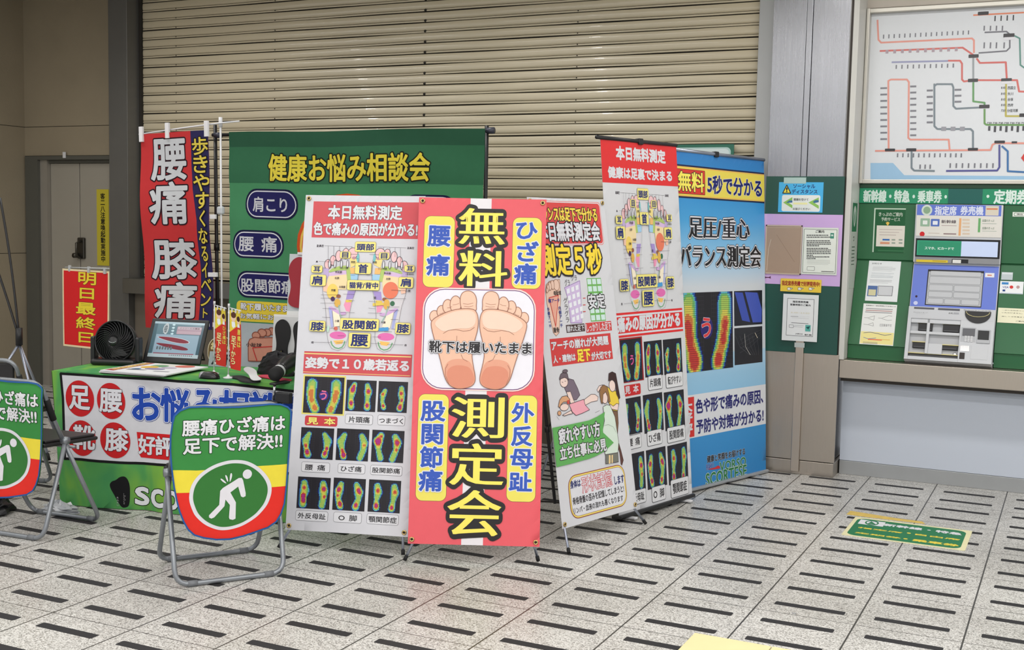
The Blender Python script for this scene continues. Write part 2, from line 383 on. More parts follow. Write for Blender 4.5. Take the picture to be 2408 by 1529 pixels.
def sheet(name, key, W, H, base, finish='vinyl', thick=.0012, eps=.0003, warp=None, step=None, outline=None, parent=None, M=None, items=None, base_mat=None, back=None, extra=None, clip=True):
    """a printed sheet: local x = across, y = up, z = towards the reader"""
    its = (PRINTS.get(key, []) if key else []) + (items or [])
    lays = layout(its)
    mats = []; idx = {}
    def mi(m):
        if m.name not in idx: idx[m.name] = len(mats); mats.append(m)
        return idx[m.name]
    V = []; Fc = []; Mi = []; cnt = 0
    for ps, c, l in lays:
        k = mi(pmat(c, finish))
        for p in ps:
            cnt += 1; z = (l + .7 * (cnt % 89) / 89.0) * eps
            ar = sum(p[i][0] * p[(i + 1) % len(p)][1] - p[(i + 1) % len(p)][0] * p[i][1] for i in range(len(p)))
            o = len(V); V += [(q[0], q[1], z) for q in (p if ar > 0 else p[::-1])]; Fc.append(tuple(range(o, o + len(p)))); Mi.append(k)
    out = outline or [(0, 0), (W, 0), (W, H), (0, H)]
    if sum(out[i][0] * out[(i + 1) % len(out)][1] - out[(i + 1) % len(out)][0] * out[i][1] for i in range(len(out))) < 0: out = out[::-1]
    x0 = min(p[0] for p in out); x1 = max(p[0] for p in out); y0 = min(p[1] for p in out); y1 = max(p[1] for p in out)
    bm = bmesh.new()
    def cut(co, no, clear=False):
        bmesh.ops.bisect_plane(bm, geom=bm.verts[:] + bm.edges[:] + bm.faces[:], plane_co=co, plane_no=no, clear_outer=clear)
    if V:
        me = bpy.data.meshes.new('tmp'); me.from_pydata(V, [], Fc); me.polygons.foreach_set('material_index', Mi); bm.from_mesh(me); bpy.data.meshes.remove(me)
        if clip:
            for co, no in (((x0, 0, 0), (-1, 0, 0)), ((x1, 0, 0), (1, 0, 0)), ((0, y0, 0), (0, -1, 0)), ((0, y1, 0), (0, 1, 0))): cut(co, no, True)
    bmat = base_mat or pmat(base, finish); kb = mi(bmat); kk = mi(back) if back else kb
    for z, k in ((0, kb), (-thick, kk)):
        vs = [bm.verts.new((p[0], p[1], z)) for p in out]; f = bm.faces.new(vs if z == 0 else vs[::-1]); f.material_index = k
        if z == 0: fr = vs
        else: bk = vs
    for i in range(len(out)):
        f = bm.faces.new((fr[i], bk[i], bk[(i + 1) % len(out)], fr[(i + 1) % len(out)])); f.material_index = kb
    nrm = None
    if warp:
        nu = max(1, int((x1 - x0) / step)); nv = max(1, int((y1 - y0) / step)); du = (x1 - x0) / nu; dv = (y1 - y0) / nv
        for i in range(1, nu): cut((x0 + i * du, 0, 0), (1, 0, 0))
        for i in range(1, nv): cut((0, y0 + i * dv, 0), (0, 1, 0))
        for i in range(-nv + 1, nu): cut((x0 + i * du, y0, 0), (dv, -du, 0))
        gp = [[Vector(warp(x0 + i * du, y0 + j * dv, 0)) for j in range(nv + 1)] for i in range(nu + 1)]
        def gn(i, j):
            a = gp[min(nu, i + 1)][j] - gp[max(0, i - 1)][j]; b = gp[i][min(nv, j + 1)] - gp[i][max(0, j - 1)]
            return a.cross(b).normalized()
        gq = [[gn(i, j) for j in range(nv + 1)] for i in range(nu + 1)]
        def tri(g, x, y):                    # every grid triangle is flat, so stacked ink layers stay parallel
            fx = (x - x0) / du; fy = (y - y0) / dv; i = max(0, min(nu - 1, int(math.floor(fx)))); j = max(0, min(nv - 1, int(math.floor(fy)))); fx -= i; fy -= j
            if fx >= fy: return g[i][j] * (1 - fx) + g[i + 1][j] * (fx - fy) + g[i + 1][j + 1] * fy
            return g[i][j] * (1 - fy) + g[i][j + 1] * (fy - fx) + g[i + 1][j + 1] * fx
        nrm = []
        for v in bm.verts:
            x, y, z = v.co; n = tri(gq, x, y).normalized(); v.co = tri(gp, x, y) + Vector((0, 0, z)); nrm.append(n if z > -thick * .5 else -n)
    if extra:
        n0 = len(bm.verts); extra(bm, mi)
        if nrm is not None:
            bm.normal_update(); bm.verts.ensure_lookup_table()
            nrm += [v.normal.copy() for v in bm.verts[n0:]]
    me = bpy.data.meshes.new(name); bm.to_mesh(me); bm.free()
    for m in mats: me.materials.append(m)
    if warp:
        me.polygons.foreach_set('use_smooth', [True] * len(me.polygons)); me.normals_split_custom_set_from_vertices([tuple(n) for n in nrm])
    o = bpy.data.objects.new(name, me); COL.objects.link(o); place(o, parent, M)
    return o

# printed artwork, in metres on each sheet
PRINTS = {
 'W1': [
  ('R',0.042,1.4113,0.5902,1.5896,(206,80,88),0,None),
  ('T','本日無料測定',0.12,1.5042,0.4897,1.5714,(220,220,225),(((42,32,38),0.055),),0.034,0,0),
  ('T','色で痛みの原因が分かる!',0.0514,1.4246,0.571,1.4869,(220,220,225),(((42,32,38),0.055),),0.034,0,0),
  ('S',(216,213,217),[0.1166,1.184,0.1167,1.1441,0.1341,1.082,0.143,1.0141,0.1482,0.9576,0.1599,0.9015,0.1793,0.8711,0.2121,0.8625,0.2432,0.8787,0.2579,0.927,0.2578,0.9778,0.2573,1.0342,0.2657,1.091,0.2798,1.148,0.2859,1.1935,0.2909,1.239,0.2892,1.3073,0.2685,1.3411,0.2401,1.3235,0.2242,1.2946,0.1898,1.2797,0.1494,1.2646,0.1239,1.247],None),
  ('S',(216,213,217),[0.5318,1.184,0.5317,1.1441,0.5143,1.082,0.5054,1.0141,0.5001,0.9576,0.4885,0.9015,0.469,0.8711,0.4363,0.8625,0.4051,0.8787,0.3905,0.927,0.3906,0.9778,0.391,1.0342,0.3827,1.091,0.3685,1.148,0.3624,1.1935,0.3575,1.239,0.3591,1.3073,0.3799,1.3411,0.4082,1.3235,0.4241,1.2946,0.4586,1.2797,0.4989,1.2646,0.5244,1.247],None),
  ('E',(238,196,198),0.1337,1.2803,0.0177,0.024,((70,60,70),0.0012)),
  ('E',(238,196,198),0.5147,1.2803,0.0177,0.024,((70,60,70),0.0012)),
  ('E',(238,196,198),0.1579,1.3002,0.0147,0.024,((70,60,70),0.0012)),
  ('E',(238,196,198),0.4905,1.3002,0.0147,0.024,((70,60,70),0.0012)),
  ('E',(238,196,198),0.1854,1.3225,0.0153,0.0263,((70,60,70),0.0012)),
  ('E',(238,196,198),0.4629,1.3225,0.0153,0.0263,((70,60,70),0.0012)),
  ('E',(238,196,198),0.2201,1.3345,0.0165,0.0263,((70,60,70),0.0012)),
  ('E',(238,196,198),0.4283,1.3345,0.0165,0.0263,((70,60,70),0.0012)),
  ('E',(238,196,198),0.2558,1.3374,0.0246,0.0262,((70,60,70),0.0012)),
  ('E',(238,196,198),0.3926,1.3374,0.0246,0.0262,((70,60,70),0.0012)),
  ('P',(192,172,214),[0.1128,1.2639,0.1392,1.2587,0.1413,1.2245,0.1285,1.2014,0.1156,1.1811],None),
  ('P',(192,172,214),[0.5355,1.2639,0.5092,1.2587,0.5071,1.2245,0.5199,1.2014,0.5328,1.1811],None),
  ('P',(176,200,112),[0.1389,1.2444,0.1556,1.2602,0.1902,1.2723,0.2253,1.2764,0.2465,1.2666,0.2544,1.2013,0.2357,1.2009,0.2284,1.2537,0.1914,1.2529,0.1449,1.2417],None),
  ('P',(176,200,112),[0.5095,1.2444,0.4927,1.2602,0.4581,1.2723,0.423,1.2764,0.4019,1.2666,0.3939,1.2013,0.4127,1.2009,0.4199,1.2537,0.4569,1.2529,0.5034,1.2417],None),
  ('P',(214,184,220),[0.1439,1.2388,0.2267,1.2525,0.2308,1.2332,0.1432,1.2222],None),
  ('P',(214,184,220),[0.5044,1.2388,0.4216,1.2525,0.4175,1.2332,0.5052,1.2222],None),
  ('P',(240,216,168),[0.1414,1.2222,0.2308,1.2332,0.237,1.1981,0.2324,1.1582,0.141,1.1606,0.1339,1.1901],None),
  ('P',(240,216,168),[0.507,1.2222,0.4175,1.2332,0.4113,1.1981,0.416,1.1582,0.5073,1.1606,0.5144,1.1901],None),
  ('P',(240,196,172),[0.1156,1.1811,0.1352,1.189,0.1431,1.1561,0.1391,1.1446,0.1188,1.1487],None),
  ('P',(240,196,172),[0.5328,1.1811,0.5132,1.189,0.5053,1.1561,0.5093,1.1446,0.5296,1.1487],None),
  ('E',(240,208,104),0.1654,1.1481,0.0282,0.0375,None),
  ('P',(238,218,140),[0.242,1.3121,0.2729,1.3155,0.2847,1.2844,0.2494,1.2666],None),
  ('P',(238,218,140),[0.4064,1.3121,0.3754,1.3155,0.3637,1.2844,0.399,1.2666],None),
  ('E',(120,192,196),0.2829,1.3151,0.0064,0.0216,None),
  ('E',(120,192,196),0.3655,1.3151,0.0064,0.0216,None),
  ('E',(190,140,150),0.263,1.3136,0.0094,0.0074,None),
  ('E',(190,140,150),0.3853,1.3136,0.0094,0.0074,None),
  ('P',(236,188,116),[0.2447,1.2665,0.2763,1.2672,0.2781,1.2376,0.2511,1.2371],None),
  ('P',(236,188,116),[0.4037,1.2665,0.372,1.2672,0.3703,1.2376,0.3972,1.2371],None),
  ('P',(162,204,232),[0.2495,1.2348,0.2911,1.2356,0.2882,1.2049,0.2543,1.203],None),
  ('P',(162,204,232),[0.3988,1.2348,0.3573,1.2356,0.3602,1.2049,0.394,1.203],None),
  ('P',(166,146,206),[0.2409,1.1527,0.2807,1.1537,0.2672,1.1148,0.234,1.1106],None),
  ('P',(166,146,206),[0.4074,1.1527,0.3677,1.1537,0.3812,1.1148,0.4143,1.1106],None),
  ('P',(236,152,184),[0.234,1.1106,0.2634,1.1102,0.2563,1.0511,0.2385,1.0552,0.2251,1.0843],None),
  ('P',(236,152,184),[0.4143,1.1106,0.385,1.1102,0.392,1.0511,0.4098,1.0552,0.4233,1.0843],None),
  ('P',(226,200,90),[0.2329,1.1094,0.2657,1.1102,0.2629,1.0988,0.2349,1.097],None),
  ('P',(226,200,90),[0.4154,1.1094,0.3827,1.1102,0.3855,1.0988,0.4135,1.097],None),
  ('E',(230,124,94),0.4548,1.1606,0.0381,0.0406,None),
  ('E',(150,92,66),0.1973,1.1261,0.0111,0.0091,None),
  ('E',(70,40,90),0.1693,1.1124,0.0106,0.0113,None),
  ('E',(222,176,84),0.1934,1.0937,0.0152,0.0204,None),
  ('E',(150,92,66),0.4272,1.1165,0.011,0.0084,None),
  ('E',(222,176,84),0.439,1.0926,0.015,0.0247,None),
  ('P',(226,200,90),[0.3703,1.0965,0.4223,1.1006,0.4259,1.0883,0.3711,1.0824],None),
  ('E',(60,110,80),0.467,1.0972,0.0115,0.0124,None),
  ('P',(170,176,224),[0.1513,1.071,0.167,1.0737,0.1798,0.9783,0.1696,0.9729],None),
  ('P',(170,176,224),[0.4971,1.071,0.4814,1.0737,0.4685,0.9783,0.4787,0.9729],None),
  ('P',(206,170,214),[0.1523,1.0733,0.1669,1.0748,0.2155,1.0489,0.2399,1.0518,0.2395,1.0382,0.2046,1.0339,0.168,1.0567],None),
  ('P',(206,170,214),[0.4961,1.0733,0.4814,1.0748,0.4329,1.0489,0.4084,1.0518,0.4088,1.0382,0.4437,1.0339,0.4803,1.0567],None),
  ('P',(244,232,206),[0.1716,1.0557,0.2074,1.0362,0.2253,0.9825,0.1857,0.9779],None),
  ('P',(244,232,206),[0.4767,1.0557,0.4409,1.0362,0.423,0.9825,0.4626,0.9779],None),
  ('L',(150,190,170),0.004,[0.2016,1.0837,0.2087,1.0442,0.2298,1.0052],False),
  ('L',(150,190,170),0.004,[0.4467,1.0837,0.4396,1.0442,0.4185,1.0052],False),
  ('P',(74,154,214),[0.4073,0.9776,0.4549,0.9834,0.4559,0.9655,0.407,0.9618],None),
  ('E',(214,110,90),0.1933,0.9691,0.0099,0.009,None),
  ('E',(190,222,206),0.1547,0.9663,0.0059,0.0169,None),
  ('E',(190,222,206),0.4936,0.9663,0.0059,0.0169,None),
  ('E',(226,112,178),0.2047,0.9367,0.0415,0.0186,None),
  ('E',(226,112,178),0.4437,0.9367,0.0415,0.0186,None),
  ('P',(240,192,104),[0.1828,0.9106,0.2352,0.9151,0.2275,0.8968,0.1968,0.893],None),
  ('P',(240,192,104),[0.4656,0.9106,0.4131,0.9151,0.4208,0.8968,0.4516,0.893],None),
  ('L',(112,170,124),0.0055,[0.1712,0.9086,0.1782,0.8896,0.1937,0.8766,0.2114,0.8732,0.2286,0.8799,0.2381,0.8954,0.2413,0.9108],False),
  ('L',(112,170,124),0.0055,[0.4772,0.9086,0.4701,0.8896,0.4547,0.8766,0.4369,0.8732,0.4198,0.8799,0.4102,0.8954,0.407,0.9108],False),
  ('L',(70,60,70),0.0012,[0.1166,1.184,0.1167,1.1441,0.1341,1.082,0.143,1.0141,0.1482,0.9576,0.1599,0.9015,0.1793,0.8711,0.2121,0.8625,0.2432,0.8787,0.2579,0.927,0.2578,0.9778,0.2573,1.0342,0.2657,1.091,0.2798,1.148,0.2859,1.1935,0.2909,1.239,0.2892,1.3073],False),
  ('L',(70,60,70),0.0012,[0.5318,1.184,0.5317,1.1441,0.5143,1.082,0.5054,1.0141,0.5001,0.9576,0.4885,0.9015,0.469,0.8711,0.4363,0.8625,0.4051,0.8787,0.3905,0.927,0.3906,0.9778,0.391,1.0342,0.3827,1.091,0.3685,1.148,0.3624,1.1935,0.3575,1.239,0.3591,1.3073],False),
  ('E',(226,228,232),0.1437,1.2816,0.0053,0.0194,((70,60,70),0.0012)),
  ('E',(226,228,232),0.5047,1.2816,0.0053,0.0194,((70,60,70),0.0012)),
  ('E',(226,228,232),0.1708,1.2822,0.0053,0.0194,((70,60,70),0.0012)),
  ('E',(226,228,232),0.4776,1.2822,0.0053,0.0194,((70,60,70),0.0012)),
  ('E',(226,228,232),0.2032,1.2828,0.0053,0.0194,((70,60,70),0.0012)),
  ('E',(226,228,232),0.4452,1.2828,0.0053,0.0194,((70,60,70),0.0012)),
  ('E',(226,228,232),0.2343,1.2834,0.0053,0.0194,((70,60,70),0.0012)),
  ('E',(226,228,232),0.4141,1.2834,0.0053,0.0194,((70,60,70),0.0012)),
  ('L',(70,60,70),0.0012,[0.1093,1.1297,0.1987,1.1318],False),
  ('L',(70,60,70),0.0012,[0.1085,1.1137,0.1645,1.1151],False),
  ('L',(70,60,70),0.0012,[0.1088,1.0898,0.1835,1.0917],False),
  ('L',(70,60,70),0.0012,[0.1216,1.0646,0.1911,1.0636],False),
  ('L',(70,60,70),0.0012,[0.2126,1.0471,0.2828,1.0479],False),
  ('L',(70,60,70),0.0012,[0.2208,1.1364,0.2776,1.1366],False),
  ('L',(70,60,70),0.0012,[0.2501,1.1065,0.2794,1.1055],False),
  ('L',(70,60,70),0.0012,[0.1219,1.022,0.1631,1.0214],False),
  ('L',(70,60,70),0.0012,[0.0894,0.8993,0.1729,0.9002],False),
  ('L',(70,60,70),0.0012,[0.201,0.901,0.2477,0.9025],False),
  ('L',(70,60,70),0.0012,[0.2048,0.935,0.2399,0.9349],False),
  ('L',(70,60,70),0.0012,[0.1104,1.371,0.2504,1.3693],False),
  ('L',(70,60,70),0.0012,[0.0885,1.2937,0.1596,1.2917],False),
  ('L',(70,60,70),0.0012,[0.1071,1.2609,0.129,1.2602],False),
  ('L',(70,60,70),0.0012,[0.2455,1.3321,0.2854,1.3323],False),
  ('L',(70,60,70),0.0012,[0.2702,1.3115,0.2866,1.3112],False),
  ('L',(70,60,70),0.0012,[0.1377,0.9754,0.1508,0.973],False),
  ('L',(70,60,70),0.0012,[0.1645,0.9694,0.191,0.9679],False),
  ('L',(70,60,70),0.0012,[0.378,1.3698,0.5209,1.3677],False),
  ('L',(70,60,70),0.0012,[0.5287,1.1612,0.4594,1.1613],False),
  ('L',(70,60,70),0.0012,[0.5338,1.1214,0.4328,1.1195],False),
  ('L',(70,60,70),0.0012,[0.5031,1.0813,0.4437,1.0798],False),
  ('L',(70,60,70),0.0012,[0.5041,1.0634,0.4533,1.0637],False),
  ('L',(70,60,70),0.0012,[0.5018,1.0212,0.4644,1.0202],False),
  ('L',(70,60,70),0.0012,[0.4734,0.9616,0.436,0.9605],False),
  ('L',(70,60,70),0.0012,[0.5332,0.9002,0.4538,0.9005],False),
  ('L',(70,60,70),0.0012,[0.4678,1.271,0.5199,1.271],False),
  ('L',(70,60,70),0.0012,[0.3498,1.048,0.4183,1.0481],False),
  ('L',(70,60,70),0.0012,[0.3506,1.1056,0.3902,1.1037],False),
  ('L',(70,60,70),0.0012,[0.3514,1.0717,0.3863,1.0698],False),
  ('L',(70,60,70),0.0012,[0.3796,0.9347,0.4201,0.9348],False),
  ('L',(70,60,70),0.0012,[0.3727,0.9025,0.4219,0.9023],False),
  ('L',(70,60,70),0.0012,[0.4698,0.9743,0.4917,0.9744],False),
  ('L',(70,60,70),0.0012,[0.3392,1.3327,0.386,1.3318],False),
  ('L',(70,60,70),0.0012,[0.489,1.2534,0.518,1.2517],False),
  ('L',(70,60,70),0.0012,[0.3304,1.2325,0.3625,1.232],False),
  ('L',(70,60,70),0.0012,[0.2516,1.2297,0.275,1.2302],False),
  ('L',(70,60,70),0.0012,[0.1311,1.3707,0.1353,1.3015],False),
  ('L',(70,60,70),0.0012,[0.1577,1.3706,0.1607,1.322],False),
  ('L',(70,60,70),0.0012,[0.1873,1.37,0.1887,1.3465],False),
  ('L',(70,60,70),0.0012,[0.2197,1.3699,0.2204,1.3585],False),
  ('L',(70,60,70),0.0012,[0.2492,1.3693,0.2495,1.3636],False),
  ('L',(70,60,70),0.0012,[0.4072,1.3686,0.4079,1.355],False),
  ('L',(70,60,70),0.0012,[0.4392,1.368,0.4407,1.3413],False),
  ('L',(70,60,70),0.0012,[0.4653,1.3679,0.4679,1.322],False),
  ('L',(70,60,70),0.0012,[0.4932,1.3678,0.4969,1.2999],False),
  ('L',(190,80,80),0.0012,[0.1353,1.3015,0.1362,1.2872],False),
  ('L',(190,80,80),0.0012,[0.1607,1.322,0.1619,1.302],False),
  ('T','副鼻腔',0.0714,1.364,0.1066,1.3766,(60,50,60),(),0.015,0,0),
  ('T','副鼻腔',0.5259,1.3616,0.5594,1.3729,(60,50,60),(),0.015,0,0),
  ('T','リンパ腺',0.1952,1.259,0.2381,1.269,(60,50,60),(),0.015,0,0),
  ('T','リンパ腺',0.3884,1.259,0.4319,1.2689,(60,50,60),(),0.015,0,0),
  ('T','甲状腺',0.1751,1.2373,0.2082,1.2492,(60,50,60),(),0.015,0,0),
  ('T','甲状腺',0.4187,1.2368,0.4523,1.2474,(60,50,60),(),0.015,0,0),
  ('T','右肺',0.174,1.2086,0.1959,1.2195,(60,50,60),(),0.015,0,0),
  ('T','左肺',0.43,1.2102,0.4521,1.221,(60,50,60),(),0.015,0,0),
  ('T','心臓',0.5297,1.1545,0.5533,1.1652,(60,50,60),(),0.015,0,0),
  ('T','肝臓',0.16,1.1485,0.1813,1.1594,(60,50,60),(),0.015,0,0),
  ('T','太陽叢',0.1978,1.1661,0.2296,1.1767,(60,50,60),(),0.015,0,0),
  ('T','胃',0.3743,1.1155,0.3849,1.1276,(60,50,60),(),0.015,0,0),
  ('T','小腸',0.1867,1.0001,0.2084,1.0108,(60,50,60),(),0.015,0,0),
  ('T','大腸',0.417,0.9998,0.4395,1.0104,(60,50,60),(),0.015,0,0),
  ('T','鼻',0.0716,1.2873,0.0817,1.2974,(60,50,60),(),0.015,0,0),
  ('T','痔',0.0726,0.8924,0.0851,0.9044,(60,50,60),(),0.015,0,0),
  ('T','痔',0.5369,0.8934,0.5479,0.9048,(60,50,60),(),0.015,0,0),
  ('T','(耳管部)',0.5271,1.2347,0.5662,1.244,(60,50,60),(),0.015,0,0),
  ('T','首筋',0.251,1.2887,0.2716,1.2991,(60,50,60),(),0.015,0,0),
  ('T','首筋',0.3587,1.2891,0.3791,1.2995,(60,50,60),(),0.015,0,0),
  ('R',0.2654,1.3446,0.3689,1.3936,(238,226,132),0.008,((120,105,60),0.0012)),
  ('T','頭部',0.2747,1.3524,0.3597,1.384,(28,40,112),(),0.035,0,0),
  ('R',0.193,1.311,0.245,1.3437,(238,226,132),0.008,((120,105,60),0.0012)),
  ('T','目',0.2038,1.3142,0.2336,1.3399,(28,40,112),(),0.035,0,0),
  ('R',0.3882,1.3101,0.4378,1.3432,(238,226,132),0.008,((120,105,60),0.0012)),
  ('T','目',0.3984,1.3139,0.4289,1.3389,(28,40,112),(),0.035,0,0),
  ('R',0.2732,1.2364,0.3535,1.2899,(238,226,132),0.008,((120,105,60),0.0012)),
  ('T','首',0.2906,1.2411,0.3358,1.2828,(28,40,112),(),0.035,0,0),
  ('R',0.0542,1.2381,0.1085,1.2724,(238,226,132),0.008,((120,105,60),0.0012)),
  ('T','耳',0.0652,1.2424,0.0988,1.2675,(28,40,112),(),0.035,0,0),
  ('R',0.5192,1.2516,0.5687,1.2822,(238,226,132),0.008,((120,105,60),0.0012)),
  ('T','耳',0.531,1.2549,0.5611,1.278,(28,40,112),(),0.035,0,0),
  ('R',0.0523,1.174,0.1302,1.2272,(238,226,132),0.008,((120,105,60),0.0012)),
  ('T','肩',0.0603,1.1793,0.1115,1.2216,(28,40,112),(),0.035,0,0),
  ('R',0.4935,1.1733,0.5655,1.2252,(238,226,132),0.008,((120,105,60),0.0012)),
  ('T','肩',0.5037,1.1798,0.5536,1.2181,(28,40,112),(),0.035,0,0),
  ('R',0.0622,0.9529,0.1403,1.0033,(238,226,132),0.008,((120,105,60),0.0012)),
  ('T','膝',0.0685,0.9572,0.1329,0.9967,(28,40,112),(),0.035,0,0),
  ('R',0.49,0.9519,0.5631,1.0052,(238,226,132),0.008,((120,105,60),0.0012)),
  ('T','膝',0.4973,0.9584,0.557,0.9987,(28,40,112),(),0.035,0,0),
  ('R',0.2143,0.9624,0.407,1.02,(238,226,132),0.008,((120,105,60),0.0012)),
  ('T','股関節',0.2266,0.9694,0.3961,1.0108,(28,40,112),(),0.035,0,0),
  ('R',0.2623,0.8811,0.3693,0.9508,(238,226,132),0.008,((120,105,60),0.0012)),
  ('T','腰',0.2744,0.8879,0.3562,0.9427,(28,40,112),(),0.035,0,0),
  ('R',0.2384,1.1581,0.3987,1.2055,(238,226,132),0.008,((120,105,60),0.0012)),
  ('T','猫背/背中',0.2495,1.1659,0.3925,1.1955,(28,40,112),(),0.035,0,0),
  ('R',0.0408,0.7477,0.5781,0.8553,(206,80,88),0,None),
  ('R',0.0414,0.8419,0.573,0.8468,(240,225,140),0,None),
  ('R',0.0412,0.7537,0.5721,0.756,(240,225,140),0,None),
  ('T','姿勢で１０歳若返る',0.0515,0.7756,0.564,0.8264,(220,220,225),(((42,32,38),0.06),),0.05,0,0),
  ('R',0.0451,0.5526,0.2575,0.7421,(226,214,110),0,None),
  ('H',0,0.052,0.5596,0.2507,0.7344,1),
  ('H',1,0.2623,0.5762,0.4105,0.7252,1),
  ('H',2,0.421,0.5781,0.565,0.7249,1),
  ('H',3,0.0494,0.3403,0.2135,0.4897,1),
  ('H',4,0.2281,0.3415,0.3878,0.4918,1),
  ('H',5,0.4026,0.3422,0.5603,0.4928,1),
  ('H',6,0.048,0.1048,0.2105,0.2546,1),
  ('H',7,0.2254,0.1061,0.3837,0.258,1),
  ('H',8,0.3995,0.107,0.5567,0.2586,1),
  ('R',0.2658,0.5159,0.4007,0.5607,(220,220,225),0.009,((90,90,96),0.0014)),
  ('T','片頭痛',0.282,0.5225,0.386,0.5514,(35,32,36),(),0.018,0,0),
  ('R',0.4267,0.5172,0.5581,0.5641,(220,220,225),0.009,((90,90,96),0.0014)),
  ('T','つまづく',0.4332,0.5257,0.5502,0.5511,(35,32,36),(),0.018,0,0),
  ('R',0.0622,0.2789,0.201,0.3247,(220,220,225),0.009,((90,90,96),0.0014)),
  ('T','腰 痛',0.0793,0.2872,0.179,0.3145,(35,32,36),(),0.018,0,0),
  ('R',0.2428,0.2821,0.3757,0.3252,(220,220,225),0.009,((90,90,96),0.0014)),
  ('T','ひざ痛',0.2567,0.2895,0.3592,0.3159,(35,32,36),(),0.018,0,0),
  ('R',0.4042,0.2819,0.5579,0.3258,(220,220,225),0.009,((90,90,96),0.0014)),
  ('T','股関節痛',0.4116,0.2907,0.5477,0.3157,(35,32,36),(),0.018,0,0),
  ('R',0.0477,0.048,0.2053,0.0942,(220,220,225),0.009,((90,90,96),0.0014)),
  ('T','外反母趾',0.0583,0.0573,0.1955,0.0837,(35,32,36),(),0.018,0,0),
  ('R',0.2353,0.0503,0.3715,0.0963,(220,220,225),0.009,((90,90,96),0.0014)),
  ('T','O 脚',0.259,0.0577,0.3487,0.0855,(35,32,36),(),0.018,0,0),
  ('R',0.399,0.0514,0.5524,0.0982,(220,220,225),0.009,((90,90,96),0.0014)),
  ('T','顎関節症',0.4076,0.059,0.5441,0.0872,(35,32,36),(),0.018,0,0),
  ('R',0.0645,0.499,0.2271,0.5468,(200,62,70),0.01,None),
  ('T','見 本',0.0768,0.5063,0.2162,0.5384,(244,226,120),(((42,32,38),0.06),),0.04,0,0),
  ('E',(50,42,128),0.1522,0.6455,0.0239,0.0235,None),
  ('T','う',0.1361,0.6248,0.1663,0.6684,(226,110,150),(),0.03,0,0),
 ],
 'R2': [
  ('R',0.245,0,0.345,1.6224,(226,222,226),0,None),
  ('R',0.0304,1.1928,0.1732,1.5323,(230,217,96),0.03,((110,90,50),0.0015)),
  ('R',0.449,1.1939,0.5849,1.533,(230,217,96),0.03,((110,90,50),0.0015)),
  ('T','腰',0.0489,1.3895,0.1506,1.484,(48,84,180),(((220,220,225),0.085),),0.035,0,0),
  ('T','痛',0.0472,1.2502,0.1511,1.3458,(48,84,180),(((220,220,225),0.085),),0.035,0,0),
  ('T','ひ',0.4665,1.4326,0.5631,1.5087,(48,84,180),(((220,220,225),0.085),),0.035,0,0),
  ('T','ざ',0.4747,1.3257,0.5702,1.4168,(48,84,180),(((220,220,225),0.085),),0.035,0,0),
  ('T','痛',0.462,1.2178,0.5634,1.3113,(48,84,180),(((220,220,225),0.085),),0.035,0,0),
  ('T','無',0.195,1.402,0.4085,1.575,(244,226,98),(((34,30,32),0.115),),-0.024,0,0),
  ('T','料',0.2008,1.2009,0.4236,1.3703,(244,226,98),(((34,30,32),0.115),),-0.026,0,0),
  ('R',0.0348,0.709,0.5662,1.1912,(244,214,206),0.1,None),
  ('R',0.0408,0.715,0.5602,1.1852,(110,66,122),0.095,None),
  ('R',0.0448,0.719,0.5562,1.1812,(230,228,236),0.091,None),
  ('E',(233,194,170),0.0907,1.0534,0.0228,0.0278,((150,98,78),0.0016)),
  ('E',(233,194,170),0.5103,1.0534,0.0228,0.0278,((150,98,78),0.0016)),
  ('E',(233,194,170),0.1231,1.0771,0.0216,0.0285,((150,98,78),0.0016)),
  ('E',(233,194,170),0.478,1.0771,0.0216,0.0285,((150,98,78),0.0016)),
  ('E',(233,194,170),0.1512,1.1019,0.0229,0.0327,((150,98,78),0.0016)),
  ('E',(233,194,170),0.4498,1.1019,0.0229,0.0327,((150,98,78),0.0016)),
  ('E',(233,194,170),0.1882,1.1123,0.0259,0.04,((150,98,78),0.0016)),
  ('E',(233,194,170),0.4128,1.1123,0.0259,0.04,((150,98,78),0.0016)),
  ('S',(233,194,170),[0.2146,1.0935,0.2074,1.1358,0.2156,1.1663,0.2363,1.1777,0.2605,1.1763,0.2789,1.1615,0.2875,1.1344,0.2852,1.1071,0.2882,1.086,0.2633,1.0733,0.2271,1.0786],((150,98,78),0.0016)),
  ('S',(233,194,170),[0.3864,1.0935,0.3936,1.1358,0.3854,1.1663,0.3647,1.1777,0.3405,1.1763,0.3221,1.1615,0.3135,1.1344,0.3158,1.1071,0.3128,1.086,0.3377,1.0733,0.3739,1.0786],((150,98,78),0.0016)),
  ('S',(231,186,160),[0.0736,1.021,0.0851,1.0394,0.1075,1.055,0.1668,1.0834,0.2266,1.0938,0.2748,1.0917,0.2903,1.0739,0.2978,1.0408,0.2955,0.9925,0.2791,0.9319,0.2698,0.8777,0.279,0.8239,0.2904,0.7763,0.2889,0.7464,0.2726,0.7282,0.2371,0.7172,0.2013,0.7164,0.1681,0.7318,0.1473,0.7672,0.1359,0.8088,0.1158,0.8803,0.0874,0.964],((150,98,78),0.0016)),
  ('S',(231,186,160),[0.5274,1.021,0.5159,1.0394,0.4935,1.055,0.4342,1.0834,0.3744,1.0938,0.3262,1.0917,0.3107,1.0739,0.3032,1.0408,0.3055,0.9925,0.3219,0.9319,0.3312,0.8777,0.322,0.8239,0.3106,0.7763,0.3122,0.7464,0.3284,0.7282,0.3639,0.7172,0.3997,0.7164,0.433,0.7318,0.4537,0.7672,0.4651,0.8088,0.4852,0.8803,0.5136,0.964],((150,98,78),0.0016)),
